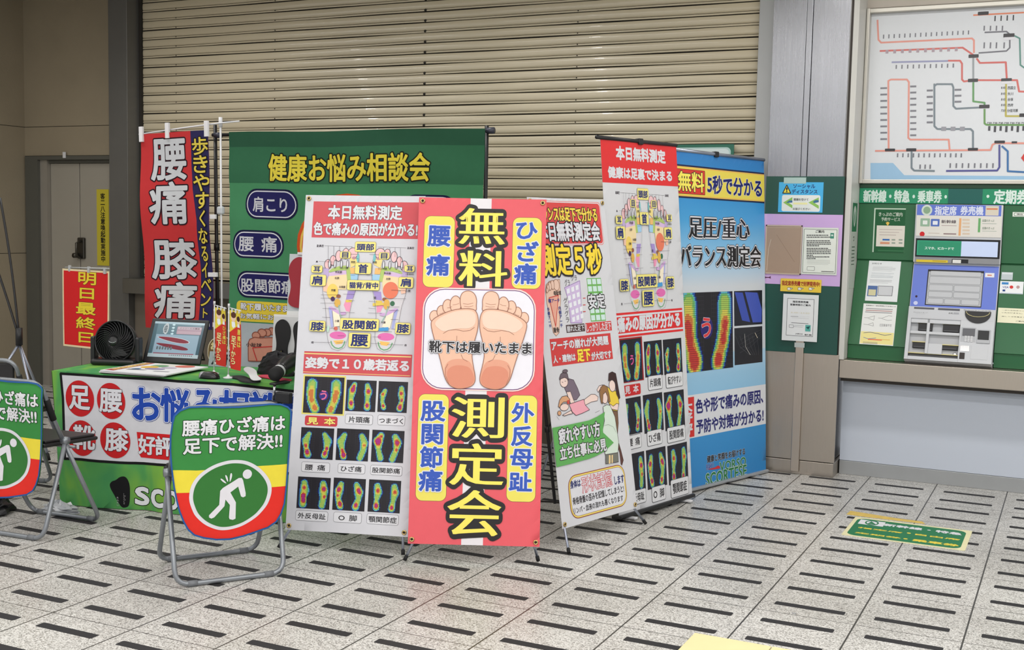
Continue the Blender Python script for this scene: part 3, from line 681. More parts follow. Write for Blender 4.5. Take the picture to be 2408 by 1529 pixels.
  ('S',(236,206,186),[0.1092,0.9976,0.0906,1.0183,0.1137,1.0478,0.179,1.0776,0.2389,1.0867,0.2781,1.0797,0.288,1.0467,0.2799,1.0133,0.2533,0.9976,0.1932,0.9994,0.1368,0.9801],None),
  ('S',(236,206,186),[0.4918,0.9976,0.5105,1.0183,0.4873,1.0478,0.422,1.0776,0.3621,1.0867,0.3229,1.0797,0.313,1.0467,0.3211,1.0133,0.3477,0.9976,0.4078,0.9994,0.4642,0.9801],None),
  ('S',(222,158,132),[0.1471,0.7732,0.1449,0.809,0.1559,0.8392,0.1854,0.8548,0.2333,0.8559,0.2696,0.8417,0.2892,0.7763,0.2876,0.7476,0.2726,0.7299,0.2371,0.719,0.2013,0.7182,0.1692,0.7336],None),
  ('S',(222,158,132),[0.4539,0.7732,0.4562,0.809,0.4451,0.8392,0.4156,0.8548,0.3677,0.8559,0.3315,0.8417,0.3118,0.7763,0.3134,0.7476,0.3284,0.7299,0.3639,0.719,0.3997,0.7182,0.4318,0.7336],None),
  ('S',(214,138,112),[0.1569,0.7674,0.1582,0.8033,0.1863,0.8249,0.2341,0.8259,0.2673,0.8147,0.2858,0.7702,0.284,0.7487,0.2701,0.7323,0.237,0.7208,0.2012,0.72,0.1721,0.7349],None),
  ('S',(214,138,112),[0.4442,0.7674,0.4428,0.8033,0.4147,0.8249,0.3669,0.8259,0.3337,0.8147,0.3152,0.7702,0.317,0.7487,0.3309,0.7323,0.364,0.7208,0.3998,0.72,0.4289,0.7349],None),
  ('L',(140,88,70),0.0016,[0.1351,0.974,0.1575,0.9884,0.1934,0.9933,0.2296,0.9863,0.2595,0.9905,0.2801,1.0054],False),
  ('L',(140,88,70),0.0016,[0.4659,0.974,0.4435,0.9884,0.4076,0.9933,0.3714,0.9863,0.3415,0.9905,0.3209,1.0054],False),
  ('L',(140,88,70),0.0016,[0.1991,0.9633,0.1986,0.9392],False),
  ('L',(140,88,70),0.0016,[0.4019,0.9633,0.4024,0.9392],False),
  ('L',(140,88,70),0.0016,[0.2207,0.8766,0.2303,0.8558,0.2515,0.8443],False),
  ('L',(140,88,70),0.0016,[0.3803,0.8766,0.3707,0.8558,0.3495,0.8443],False),
  ('L',(140,88,70),0.0016,[0.161,0.8303,0.1496,0.8091,0.1505,0.7792,0.1679,0.7378],False),
  ('L',(140,88,70),0.0016,[0.44,0.8303,0.4514,0.8091,0.4505,0.7792,0.4331,0.7378],False),
  ('L',(170,110,90),0.0014,[0.223,1.1167,0.2471,1.1136,0.271,1.1201],False),
  ('L',(170,110,90),0.0014,[0.378,1.1167,0.3539,1.1136,0.33,1.1201],False),
  ('L',(170,110,90),0.0014,[0.2281,1.1047,0.2505,1.1021,0.2714,1.1068],False),
  ('L',(170,110,90),0.0014,[0.3729,1.1047,0.3505,1.1021,0.3296,1.1068],False),
  ('L',(170,110,90),0.0014,[0.175,1.1096,0.19,1.1112,0.2049,1.1175],False),
  ('L',(170,110,90),0.0014,[0.426,1.1096,0.411,1.1112,0.3961,1.1175],False),
  ('L',(170,110,90),0.0014,[0.1496,1.0952,0.1634,1.0967,0.1711,1.1017],False),
  ('L',(170,110,90),0.0014,[0.4514,1.0952,0.4376,1.0967,0.4299,1.1017],False),
  ('L',(170,110,90),0.0014,[0.1132,1.0642,0.1251,1.0674,0.134,1.0737],False),
  ('L',(170,110,90),0.0014,[0.4878,1.0642,0.4759,1.0674,0.467,1.0737],False),
  ('T','靴下は履いたまま',0.072,0.8849,0.5483,0.9377,(32,28,32),(((60,50,60),0.115),((220,220,225),0.095)),0.03,0,0),
  ('R',0.029,0.1972,0.1689,0.6883,(230,217,96),0.03,((110,90,50),0.0015)),
  ('R',0.4482,0.2029,0.5805,0.6917,(230,217,96),0.03,((110,90,50),0.0015)),
  ('T','股',0.0432,0.5656,0.1521,0.6541,(48,84,180),(((220,220,225),0.085),),0.035,0,0),
  ('T','関',0.0502,0.4578,0.1446,0.5473,(48,84,180),(((220,220,225),0.085),),0.035,0,0),
  ('T','節',0.0458,0.3507,0.1466,0.4437,(48,84,180),(((220,220,225),0.085),),0.035,0,0),
  ('T','痛',0.0433,0.2434,0.1469,0.3377,(48,84,180),(((220,220,225),0.085),),0.035,0,0),
  ('T','外',0.4652,0.5679,0.5651,0.6546,(48,84,180),(((220,220,225),0.085),),0.035,0,0),
  ('T','反',0.4664,0.4597,0.5585,0.5479,(48,84,180),(((220,220,225),0.085),),0.035,0,0),
  ('T','母',0.4642,0.3557,0.5637,0.4416,(48,84,180),(((220,220,225),0.085),),0.035,0,0),
  ('T','趾',0.4607,0.2533,0.5618,0.3357,(48,84,180),(((220,220,225),0.085),),0.035,0,0),
  ('T','測',0.1893,0.4908,0.4245,0.6799,(244,226,98),(((34,30,32),0.115),),-0.028,0,0),
  ('T','定',0.186,0.2734,0.4268,0.4647,(244,226,98),(((34,30,32),0.115),),-0.028,0,0),
  ('T','会',0.1822,0.0433,0.4206,0.2501,(244,226,98),(((34,30,32),0.115),),-0.028,0,0),
 ],
 'B3': [
  ('R',0.0349,1.3831,0.5691,1.6071,(226,130,126),0.02,None),
  ('R',0.038,1.3863,0.5656,1.6036,(220,220,225),0.02,None),
  ('R',0.0426,1.3909,0.5612,1.5989,(214,72,72),0.018,None),
  ('T','バランスは足下で分かる',0.0578,1.5051,0.5328,1.575,(244,214,80),(((42,32,38),0.09),),0.03,0,0),
  ('T','本日無料測定会',0.061,1.4057,0.5381,1.4994,(220,220,225),(((42,32,38),0.09),),0.034,0,0),
  ('T','測定５秒',0.0473,1.2343,0.5266,1.3865,(246,216,62),(((42,32,38),0.09),),0.03,0,0),
  ('P',(232,196,176),[0.0724,1.188,0.1001,1.2053,0.1806,1.2121,0.1766,1.154,0.1714,1.1114,0.1458,1.0028,0.1322,0.9488,0.1063,0.9334,0.088,0.9515,0.0725,1.037,0.0641,1.0977,0.0637,1.146],((150,110,90),0.0014)),
  ('E',(234,200,182),0.1499,1.1855,0.0224,0.0279,((150,110,90),0.0014)),
  ('E',(234,200,182),0.1202,1.1864,0.013,0.023,((150,110,90),0.0014)),
  ('E',(234,200,182),0.0989,1.181,0.011,0.0205,((150,110,90),0.0014)),
  ('E',(234,200,182),0.0828,1.1725,0.0092,0.0156,((150,110,90),0.0014)),
  ('E',(234,200,182),0.0717,1.1608,0.0073,0.012,((150,110,90),0.0014)),
  ('P',(230,170,150),[0.084,1.1241,0.1562,1.1334,0.1104,0.9805],((200,60,50),0.002)),
  ('T','母趾球',0.1217,1.1344,0.179,1.156,(40,36,40),(),0.02,0,0),
  ('T','踵骨',0.0901,0.95,0.1323,0.9756,(40,36,40),(),0.02,0,0),
  ('T','横アーチ',0.0749,1.0984,0.1617,1.119,(40,60,140),(),0.02,0,0),
  ('T','外側アーチ',0.0607,0.9763,0.0782,1.0768,(40,60,140),(),0.02,1,0),
  ('T','内側アーチ',0.1444,0.9743,0.1646,1.079,(40,60,140),(),0.02,1,0),
  ('P',(206,186,222),[0.2114,1.17,0.3374,1.2014,0.3319,1.1173,0.3176,0.9871,0.2291,0.9908,0.2307,1.1028],((150,120,180),0.0014)),
  ('P',(232,234,240),[0.2253,1.1615,0.249,1.1663,0.2479,1.1422,0.2252,1.1381],None),
  ('P',(232,234,240),[0.261,1.169,0.285,1.1738,0.2838,1.1496,0.2609,1.1455],None),
  ('P',(232,234,240),[0.2971,1.1765,0.3213,1.1813,0.3201,1.157,0.297,1.1529],None),
  ('P',(232,234,240),[0.2278,1.1257,0.2516,1.1304,0.2505,1.1063,0.2277,1.1023],None),
  ('P',(232,234,240),[0.2636,1.133,0.2876,1.1377,0.2864,1.1135,0.2635,1.1095],None),
  ('P',(232,234,240),[0.2997,1.1403,0.3239,1.145,0.3227,1.1208,0.2996,1.1167],None),
  ('P',(232,234,240),[0.2304,1.0899,0.2542,1.0944,0.2531,1.0704,0.2303,1.0665],None),
  ('P',(232,234,240),[0.2662,1.097,0.2902,1.1016,0.289,1.0774,0.2661,1.0735],None),
  ('P',(232,234,240),[0.3023,1.1042,0.3266,1.1088,0.3254,1.0845,0.3022,1.0806],None),
  ('P',(232,234,240),[0.2425,1.0536,0.2664,1.058,0.2652,1.0339,0.2424,1.0301],None),
  ('P',(232,234,240),[0.2765,1.0606,0.3006,1.0651,0.2994,1.0409,0.2764,1.0371],None),
  ('P',(232,234,240),[0.3108,1.0677,0.335,1.0722,0.3338,1.048,0.3107,1.0441],None),
  ('P',(232,234,240),[0.2423,1.0178,0.2661,1.0221,0.265,0.9981,0.2422,0.9944],None),
  ('P',(232,234,240),[0.2762,1.0247,0.3003,1.0291,0.2991,1.0049,0.2761,1.0012],None),
  ('P',(232,234,240),[0.3105,1.0317,0.3348,1.0361,0.3336,1.0118,0.3104,1.008],None),
  ('T','グラ',0.2164,1.1772,0.2566,1.2111,(60,56,60),(),0.0,0,0),
  ('T','グラ',0.2678,1.2021,0.3131,1.2325,(60,56,60),(),0.0,0,0),
  ('T','グラグラ',0.1917,0.9955,0.2222,1.1198,(60,56,60),(),0.0,1,0),
  ('P',(112,178,92),[0.3936,1.2124,0.5103,1.2111,0.5143,0.9876,0.3911,0.9893],None),
  ('P',(206,228,224),[0.3974,1.2078,0.4282,1.2075,0.4282,1.18,0.3971,1.1803],None),
  ('P',(206,228,224),[0.436,1.2074,0.4671,1.2071,0.4673,1.1795,0.436,1.1799],None),
  ('P',(206,228,224),[0.475,1.207,0.5064,1.2066,0.5069,1.1791,0.4752,1.1794],None),
  ('P',(206,228,224),[0.397,1.1706,0.4281,1.1703,0.4281,1.1428,0.3967,1.1431],None),
  ('P',(206,228,224),[0.436,1.1702,0.4674,1.1698,0.4676,1.1423,0.4359,1.1427],None),
  ('P',(206,228,224),[0.4753,1.1698,0.5071,1.1694,0.5075,1.1418,0.4756,1.1422],None),
  ('P',(206,228,224),[0.3966,1.1334,0.428,1.1331,0.428,1.1056,0.3963,1.1059],None),
  ('P',(206,228,224),[0.4359,1.133,0.4677,1.1326,0.4679,1.1051,0.4359,1.1055],None),
  ('P',(206,228,224),[0.4756,1.1325,0.5077,1.1322,0.5082,1.1046,0.4759,1.105],None),
  ('P',(206,228,224),[0.3962,1.0963,0.4279,1.0959,0.4279,1.0684,0.3959,1.0688],None),
  ('P',(206,228,224),[0.4359,1.0958,0.4679,1.0954,0.4681,1.0679,0.4359,1.0683],None),
  ('P',(206,228,224),[0.476,1.0953,0.5083,1.0949,0.5088,1.0674,0.4762,1.0678],None),
  ('P',(206,228,224),[0.3958,1.0591,0.4278,1.0587,0.4278,1.0312,0.3956,1.0316],None),
  ('P',(206,228,224),[0.4359,1.0586,0.4682,1.0582,0.4684,1.0307,0.4359,1.0311],None),
  ('P',(206,228,224),[0.4763,1.0581,0.509,1.0577,0.5094,1.0301,0.4766,1.0306],None),
  ('P',(206,228,224),[0.3955,1.0219,0.4277,1.0215,0.4277,0.994,0.3952,0.9945],None),
  ('P',(206,228,224),[0.4359,1.0214,0.4685,1.021,0.4687,0.9935,0.4358,0.9939],None),
  ('P',(206,228,224),[0.4767,1.0209,0.5096,1.0205,0.51,0.9929,0.4769,0.9934],None),
  ('T','安定',0.387,1.0556,0.52,1.1277,(220,220,225),(((42,32,38),0.1),),0.03,0,0),
  ('R',0.1897,0.9437,0.3357,0.9832,(70,50,50),0,None),
  ('T','崩れた足下',0.1947,0.9478,0.3305,0.9792,(220,220,225),(),0.02,0,0),
  ('R',0.3446,0.9342,0.5555,0.9844,(206,70,70),0,None),
  ('T','しっかりした足下',0.3487,0.939,0.5491,0.9791,(220,220,225),(),0.02,0,0),
  ('R',0.347,1.109,0.3679,1.1136,(200,80,80),0,None),
  ('R',0.3412,1.0748,0.3621,1.0795,(200,80,80),0,None),
  ('R',0.3354,1.0406,0.3562,1.0454,(200,80,80),0,None),
  ('R',0.0545,0.787,0.5378,0.9217,(206,66,66),0,None),
  ('T','アーチの崩れが大問題',0.0635,0.8641,0.5132,0.9097,(220,220,225),(((42,32,38),0.06),),0.04,0,0),
  ('T','人・建物は',0.0656,0.8021,0.2357,0.8385,(220,220,225),(((42,32,38),0.06),),0.04,0,0),
  ('T','足下',0.2519,0.7952,0.3537,0.8526,(246,220,70),(((42,32,38),0.07),),0.05,0,0),
  ('T','が大切です',0.3632,0.7931,0.5254,0.8332,(220,220,225),(((42,32,38),0.06),),0.04,0,0),
  ('P',(122,108,122),[0.1388,0.6893,0.1681,0.7171,0.2033,0.7075,0.2287,0.6615,0.2402,0.6282,0.2094,0.607,0.1668,0.6089,0.168,0.6515,0.1375,0.6526,0.1264,0.674],((70,56,60),0.0013)),
  ('E',(240,214,204),0.1275,0.7043,0.0301,0.0262,((70,56,60),0.0013)),
  ('P',(112,98,106),[0.0963,0.728,0.1089,0.7452,0.1347,0.7531,0.1594,0.7421,0.1651,0.711,0.1489,0.7201,0.1351,0.7264,0.105,0.7216,0.0945,0.7175],((70,56,60),0.0013)),
  ('E',(112,98,106),0.1431,0.7562,0.0195,0.0081,((70,56,60),0.0013)),
  ('P',(240,214,204),[0.1378,0.6538,0.1683,0.6533,0.1835,0.6135,0.2002,0.5824,0.1815,0.578,0.1619,0.5916,0.1488,0.6197],((70,56,60),0.0013)),
  ('L',(70,56,60),0.002,[0.1121,0.7057,0.1194,0.7025],False),
  ('L',(70,56,60),0.002,[0.1339,0.7075,0.1417,0.7068],False),
  ('P',(240,214,204),[0.2692,0.6021,0.3293,0.6231,0.3598,0.6194,0.3832,0.604,0.3727,0.5855,0.3226,0.5842,0.2693,0.5724],((70,56,60),0.0013)),
  ('P',(240,168,182),[0.1471,0.5919,0.2644,0.6039,0.2717,0.5747,0.3018,0.5475,0.2428,0.5367,0.1915,0.531,0.1651,0.5518],((70,56,60),0.0013)),
  ('P',(240,214,204),[0.0871,0.5441,0.1156,0.551,0.1566,0.5604,0.1657,0.5435,0.1339,0.5426,0.1038,0.5391],((70,56,60),0.0013)),
  ('E',(240,214,204),0.109,0.5814,0.0328,0.0174,((70,56,60),0.0013)),
  ('P',(216,164,124),[0.0636,0.5895,0.0783,0.6194,0.1003,0.6348,0.1346,0.6351,0.1562,0.6164,0.1502,0.5928,0.1295,0.6046,0.1054,0.6071,0.0842,0.5967,0.0721,0.5823],((70,56,60),0.0013)),
  ('E',(216,164,124),0.0659,0.5566,0.0133,0.0111,((70,56,60),0.0013)),
  ('P',(206,80,70),[0.1306,0.6108,0.1539,0.6147,0.1473,0.5932,0.1328,0.5947],None),
  ('L',(70,56,60),0.0014,[0.0462,0.5425,0.0624,0.5237],False),
  ('L',(70,56,60),0.0014,[0.346,0.5277,0.3826,0.5341],False),
  ('P',(98,64,56),[0.4994,0.3865,0.5213,0.314,0.5333,0.2592,0.5159,0.2351,0.5086,0.2428,0.5084,0.3025,0.486,0.3717],((70,56,60),0.0013)),
  ('P',(122,92,72),[0.4826,0.523,0.5286,0.5139,0.5243,0.4532,0.5081,0.3987,0.4906,0.3976,0.4828,0.4449],((70,56,60),0.0013)),
  ('P',(236,206,74),[0.4604,0.6522,0.4984,0.6247,0.5448,0.6175,0.5466,0.5539,0.5265,0.5141,0.4871,0.5238,0.4684,0.5457,0.4597,0.5995],((70,56,60),0.0013)),
  ('E',(240,214,204),0.5049,0.6493,0.0255,0.0301,((70,56,60),0.0013)),
  ('P',(66,44,44),[0.4776,0.6771,0.4874,0.7147,0.5155,0.7215,0.5438,0.7097,0.5497,0.6571,0.5583,0.5827,0.5483,0.5758,0.5318,0.6054,0.5316,0.6654,0.5102,0.6794,0.4841,0.6778],((70,56,60),0.0013)),
  ('P',(240,214,204),[0.5251,0.5555,0.5417,0.5511,0.5295,0.5191,0.4819,0.531,0.4634,0.5476,0.4707,0.5587,0.495,0.5441],((70,56,60),0.0013)),
  ('P',(240,214,204),[0.378,0.6405,0.4002,0.6593,0.4301,0.6617,0.4169,0.6465,0.396,0.6354,0.3871,0.6265],((70,56,60),0.0013)),
  ('P',(214,228,214),[0.4107,0.5506,0.4439,0.5582,0.4693,0.5509,0.4982,0.4894,0.507,0.3557,0.4914,0.3048,0.4282,0.2872,0.3876,0.3099,0.3817,0.3721,0.3887,0.4366,0.411,0.4797],((70,56,60),0.0013)),
  ('P',(120,120,110),[0.3916,0.3087,0.4904,0.305,0.4874,0.2578,0.3835,0.2622],((70,56,60),0.0013)),
  ('P',(236,206,150),[0.4149,0.3022,0.4284,0.3003,0.421,0.2587,0.4072,0.2587],None),
  ('P',(236,206,150),[0.4367,0.2992,0.4473,0.299,0.4403,0.2592,0.4295,0.2582],None),
  ('E',(240,214,204),0.4324,0.5957,0.0251,0.0311,((70,56,60),0.0013)),
  ('P',(152,112,74),[0.3949,0.629,0.4092,0.6506,0.4354,0.6612,0.4618,0.6481,0.4713,0.6049,0.474,0.5715,0.4561,0.5668,0.4565,0.5998,0.4448,0.6241,0.4217,0.6132,0.4091,0.5652,0.3996,0.5715,0.3951,0.606],((70,56,60),0.0013)),
  ('L',(120,140,120),0.0014,[0.4045,0.4543,0.4368,0.457,0.4764,0.439,0.4929,0.4105],False),
  ('P',(100,172,92),[-0.0005,0.4924,0.1552,0.4932,0.2867,0.4956,0.3506,0.5063,0.4187,0.5235,0.3844,0.424,0.4646,0.3599,0.3819,0.3251,0.317,0.3125,0.2543,0.3065,0.1132,0.3024,-0.0034,0.3011],None),
  ('T','疲れやすい方',0.0408,0.4079,0.3617,0.4811,(220,220,225),(((42,32,38),0.09),),0.034,0,0),
  ('T','立ち仕事に必見',0.0355,0.3291,0.4005,0.3911,(220,220,225),(((42,32,38),0.09),),0.034,0,0),
  ('R',0.075,0.029,0.5314,0.2438,(150,66,58),0.06,None),
  ('R',0.079,0.033,0.5274,0.2398,(240,222,110),0.055999999999999994,None),
  ('R',0.0855,0.0395,0.5209,0.2333,(150,66,58),0.049499999999999995,None),
  ('R',0.0875,0.0415,0.5189,0.2313,(220,220,225),0.0475,None),
  ('T','身体は',0.0912,0.1811,0.1702,0.2181,(34,40,100),(),0.03,0,0),
  ('T','形状記憶',0.1797,0.1453,0.4213,0.2254,(220,220,225),(((205,60,66),0.035),),0.0,0,0),
  ('T','します',0.4406,0.1473,0.5177,0.1882,(34,40,100),(),0.03,0,0),
  ('T','骨格骨盤の歪みを記憶してしまうと!',0.0969,0.0998,0.5081,0.1354,(40,34,38),(),0.02,0,0),
  ('T','リンパ・血液の流れも悪くなります',0.0945,0.0557,0.4947,0.0862,(40,34,38),(),0.02,0,0),
 ],
 'R4': [
  ('R',0,1.7687,0.7144,1.9979,(222,46,48),0,None),
  ('T','本日無料測定',0.1303,1.8959,0.5977,1.9661,(220,220,225),(((42,32,38),0.05),),0.05,0,0),
  ('T','健康は足裏で決まる',0.0518,1.7957,0.6526,1.8539,(220,220,225),(((42,32,38),0.05),),0.05,0,0),
  ('S',(216,213,217),[0.1544,1.4822,0.1545,1.4318,0.1725,1.3534,0.1818,1.2676,0.1872,1.1962,0.1993,1.1254,0.2194,1.087,0.2535,1.0761,0.2857,1.0966,0.301,1.1576,0.3009,1.2217,0.3003,1.293,0.3091,1.3647,0.3237,1.4367,0.33,1.4942,0.3352,1.5517,0.3334,1.6379,0.312,1.6806,0.2825,1.6584,0.266,1.6219,0.2303,1.6031,0.1884,1.584,0.162,1.5618],None),
  ('S',(216,213,217),[0.5851,1.4822,0.585,1.4318,0.5669,1.3534,0.5577,1.2676,0.5522,1.1962,0.5402,1.1254,0.5199,1.087,0.486,1.0761,0.4537,1.0966,0.4385,1.1576,0.4386,1.2217,0.439,1.293,0.4304,1.3647,0.4157,1.4367,0.4094,1.4942,0.4043,1.5517,0.4059,1.6379,0.4275,1.6806,0.4569,1.6584,0.4734,1.6219,0.5092,1.6031,0.551,1.584,0.5774,1.5618],None),
  ('E',(238,196,198),0.1721,1.6038,0.0184,0.0303,((70,60,70),0.0012)),
  ('E',(238,196,198),0.5673,1.6038,0.0184,0.0303,((70,60,70),0.0012)),
  ('E',(238,196,198),0.1972,1.629,0.0152,0.0303,((70,60,70),0.0012)),
  ('E',(238,196,198),0.5422,1.629,0.0152,0.0303,((70,60,70),0.0012)),
  ('E',(238,196,198),0.2258,1.6571,0.0159,0.0332,((70,60,70),0.0012)),
  ('E',(238,196,198),0.5136,1.6571,0.0159,0.0332,((70,60,70),0.0012)),
  ('E',(238,196,198),0.2618,1.6723,0.0171,0.0332,((70,60,70),0.0012)),
  ('E',(238,196,198),0.4777,1.6723,0.0171,0.0332,((70,60,70),0.0012)),
  ('E',(238,196,198),0.2988,1.6759,0.0255,0.0331,((70,60,70),0.0012)),
  ('E',(238,196,198),0.4407,1.6759,0.0255,0.0331,((70,60,70),0.0012)),
  ('P',(192,172,214),[0.1505,1.5831,0.1778,1.5765,0.18,1.5333,0.1667,1.5042,0.1534,1.4785],None),
  ('P',(192,172,214),[0.5889,1.5831,0.5616,1.5765,0.5595,1.5333,0.5727,1.5042,0.5861,1.4785],None),
  ('P',(176,200,112),[0.1775,1.5585,0.1949,1.5784,0.2307,1.5937,0.2672,1.5989,0.2891,1.5865,0.2973,1.504,0.2779,1.5035,0.2704,1.5702,0.232,1.5692,0.1838,1.5551],None),
  ('P',(176,200,112),[0.562,1.5585,0.5445,1.5784,0.5086,1.5937,0.4722,1.5989,0.4503,1.5865,0.442,1.504,0.4615,1.5035,0.469,1.5702,0.5074,1.5692,0.5556,1.5551],None),
  ('P',(214,184,220),[0.1827,1.5514,0.2686,1.5687,0.2729,1.5443,0.182,1.5304],None),
  ('P',(214,184,220),[0.5567,1.5514,0.4708,1.5687,0.4665,1.5443,0.5575,1.5304],None),
  ('P',(240,216,168),[0.1801,1.5304,0.2729,1.5443,0.2793,1.5,0.2745,1.4496,0.1797,1.4526,0.1723,1.4899],None),
  ('P',(240,216,168),[0.5594,1.5304,0.4665,1.5443,0.4601,1.5,0.465,1.4496,0.5597,1.4526,0.567,1.4899],None),
  ('P',(240,196,172),[0.1534,1.4785,0.1737,1.4885,0.1819,1.447,0.1777,1.4324,0.1567,1.4376],None),
  ('P',(240,196,172),[0.5861,1.4785,0.5658,1.4885,0.5576,1.447,0.5617,1.4324,0.5828,1.4376],None),
  ('E',(240,208,104),0.205,1.4368,0.0293,0.0474,None),
  ('P',(238,218,140),[0.2845,1.644,0.3165,1.6483,0.3288,1.609,0.2921,1.5865],None),
  ('P',(238,218,140),[0.455,1.644,0.4228,1.6483,0.4107,1.609,0.4473,1.5865],None),
  ('E',(120,192,196),0.3269,1.6478,0.0066,0.0273,None),
  ('E',(120,192,196),0.4126,1.6478,0.0066,0.0273,None),
  ('E',(190,140,150),0.3063,1.6459,0.0098,0.0093,None),
  ('E',(190,140,150),0.4331,1.6459,0.0098,0.0093,None),
  ('P',(236,188,116),[0.2873,1.5864,0.3201,1.5873,0.3219,1.5499,0.2939,1.5493],None),
  ('P',(236,188,116),[0.4522,1.5864,0.4193,1.5873,0.4176,1.5499,0.4455,1.5493],None),
  ('P',(162,204,232),[0.2923,1.5464,0.3354,1.5474,0.3324,1.5086,0.2972,1.5062],None),
  ('P',(162,204,232),[0.4471,1.5464,0.4041,1.5474,0.4071,1.5086,0.4421,1.5062],None),
  ('P',(166,146,206),[0.2833,1.4427,0.3246,1.4439,0.3106,1.3948,0.2762,1.3895],None),
  ('P',(166,146,206),[0.456,1.4427,0.4149,1.4439,0.4289,1.3948,0.4632,1.3895],None),
  ('P',(236,152,184),[0.2762,1.3895,0.3067,1.389,0.2993,1.3143,0.2808,1.3195,0.2669,1.3563],None),
  ('P',(236,152,184),[0.4632,1.3895,0.4328,1.389,0.4401,1.3143,0.4585,1.3195,0.4725,1.3563],None),
  ('P',(226,200,90),[0.275,1.388,0.3091,1.389,0.3062,1.3746,0.2771,1.3723],None),
  ('P',(226,200,90),[0.4643,1.388,0.4304,1.389,0.4333,1.3746,0.4624,1.3723],None),
  ('E',(230,124,94),0.5052,1.4526,0.0395,0.0513,None),
  ('E',(150,92,66),0.2381,1.4091,0.0115,0.0115,None),
  ('E',(70,40,90),0.2091,1.3918,0.011,0.0143,None),
  ('E',(222,176,84),0.2341,1.3681,0.0158,0.0258,None),
  ('E',(150,92,66),0.4766,1.3969,0.0114,0.0106,None),
  ('E',(222,176,84),0.4888,1.3667,0.0156,0.0312,None),
  ('P',(226,200,90),[0.4176,1.3717,0.4715,1.3769,0.4752,1.3613,0.4184,1.3539],None),
  ('E',(60,110,80),0.5179,1.3726,0.0119,0.0157,None),
  ('P',(170,176,224),[0.1904,1.3395,0.2067,1.3429,0.22,1.2224,0.2094,1.2156],None),
  ('P',(170,176,224),[0.5491,1.3395,0.5328,1.3429,0.5194,1.2224,0.53,1.2156],None),
  ('P',(206,170,214),[0.1914,1.3424,0.2066,1.3443,0.257,1.3116,0.2823,1.3152,0.2819,1.298,0.2457,1.2926,0.2077,1.3214],None),
  ('P',(206,170,214),[0.5481,1.3424,0.5328,1.3443,0.4825,1.3116,0.4571,1.3152,0.4575,1.298,0.4937,1.2926,0.5317,1.3214],None),
  ('P',(244,232,206),[0.2114,1.3201,0.2486,1.2955,0.2672,1.2277,0.2261,1.2219],None),
  ('P',(244,232,206),[0.5279,1.3201,0.4908,1.2955,0.4722,1.2277,0.5133,1.2219],None),
  ('L',(150,190,170),0.004,[0.2426,1.3555,0.2499,1.3056,0.2718,1.2564],False),
  ('L',(150,190,170),0.004,[0.4968,1.3555,0.4894,1.3056,0.4676,1.2564],False),
  ('P',(74,154,214),[0.4559,1.2215,0.5053,1.2288,0.5064,1.2062,0.4556,1.2015],None),
  ('E',(214,110,90),0.234,1.2108,0.0103,0.0114,None),
  ('E',(190,222,206),0.1939,1.2072,0.0061,0.0213,None),
  ('E',(190,222,206),0.5455,1.2072,0.0061,0.0213,None),
  ('E',(226,112,178),0.2458,1.1698,0.043,0.0235,None),
  ('E',(226,112,178),0.4937,1.1698,0.043,0.0235,None),
  ('P',(240,192,104),[0.2231,1.1369,0.2774,1.1426,0.2694,1.1194,0.2376,1.1146],None),
  ('P',(240,192,104),[0.5164,1.1369,0.462,1.1426,0.4699,1.1194,0.5019,1.1146],None),
  ('L',(112,170,124),0.0055,[0.211,1.1343,0.2183,1.1103,0.2344,1.0939,0.2527,1.0896,0.2706,1.0981,0.2804,1.1177,0.2837,1.1371],False),
  ('L',(112,170,124),0.0055,[0.5284,1.1343,0.5211,1.1103,0.5051,1.0939,0.4866,1.0896,0.4689,1.0981,0.4589,1.1177,0.4556,1.1371],False),
  ('L',(70,60,70),0.0012,[0.1544,1.4822,0.1545,1.4318,0.1725,1.3534,0.1818,1.2676,0.1872,1.1962,0.1993,1.1254,0.2194,1.087,0.2535,1.0761,0.2857,1.0966,0.301,1.1576,0.3009,1.2217,0.3003,1.293,0.3091,1.3647,0.3237,1.4367,0.33,1.4942,0.3352,1.5517,0.3334,1.6379],False),
  ('L',(70,60,70),0.0012,[0.5851,1.4822,0.585,1.4318,0.5669,1.3534,0.5577,1.2676,0.5522,1.1962,0.5402,1.1254,0.5199,1.087,0.486,1.0761,0.4537,1.0966,0.4385,1.1576,0.4386,1.2217,0.439,1.293,0.4304,1.3647,0.4157,1.4367,0.4094,1.4942,0.4043,1.5517,0.4059,1.6379],False),
  ('E',(226,228,232),0.1825,1.6055,0.0055,0.0245,((70,60,70),0.0012)),
  ('E',(226,228,232),0.557,1.6055,0.0055,0.0245,((70,60,70),0.0012)),
  ('E',(226,228,232),0.2106,1.6062,0.0055,0.0245,((70,60,70),0.0012)),
  ('E',(226,228,232),0.5289,1.6062,0.0055,0.0245,((70,60,70),0.0012)),
  ('E',(226,228,232),0.2442,1.607,0.0055,0.0245,((70,60,70),0.0012)),
  ('E',(226,228,232),0.4953,1.607,0.0055,0.0245,((70,60,70),0.0012)),
  ('E',(226,228,232),0.2765,1.6077,0.0055,0.0245,((70,60,70),0.0012)),
  ('E',(226,228,232),0.463,1.6077,0.0055,0.0245,((70,60,70),0.0012)),
  ('L',(70,60,70),0.0012,[0.1468,1.4136,0.2396,1.4163],False),
  ('L',(70,60,70),0.0012,[0.146,1.3934,0.2041,1.3952],False),
  ('L',(70,60,70),0.0012,[0.1463,1.3632,0.2238,1.3656],False),
  ('L',(70,60,70),0.0012,[0.1596,1.3314,0.2317,1.3301],False),
  ('L',(70,60,70),0.0012,[0.254,1.3093,0.3268,1.3103],False),
  ('L',(70,60,70),0.0012,[0.2625,1.4221,0.3214,1.4223],False),
  ('L',(70,60,70),0.0012,[0.2929,1.3843,0.3233,1.383],False),
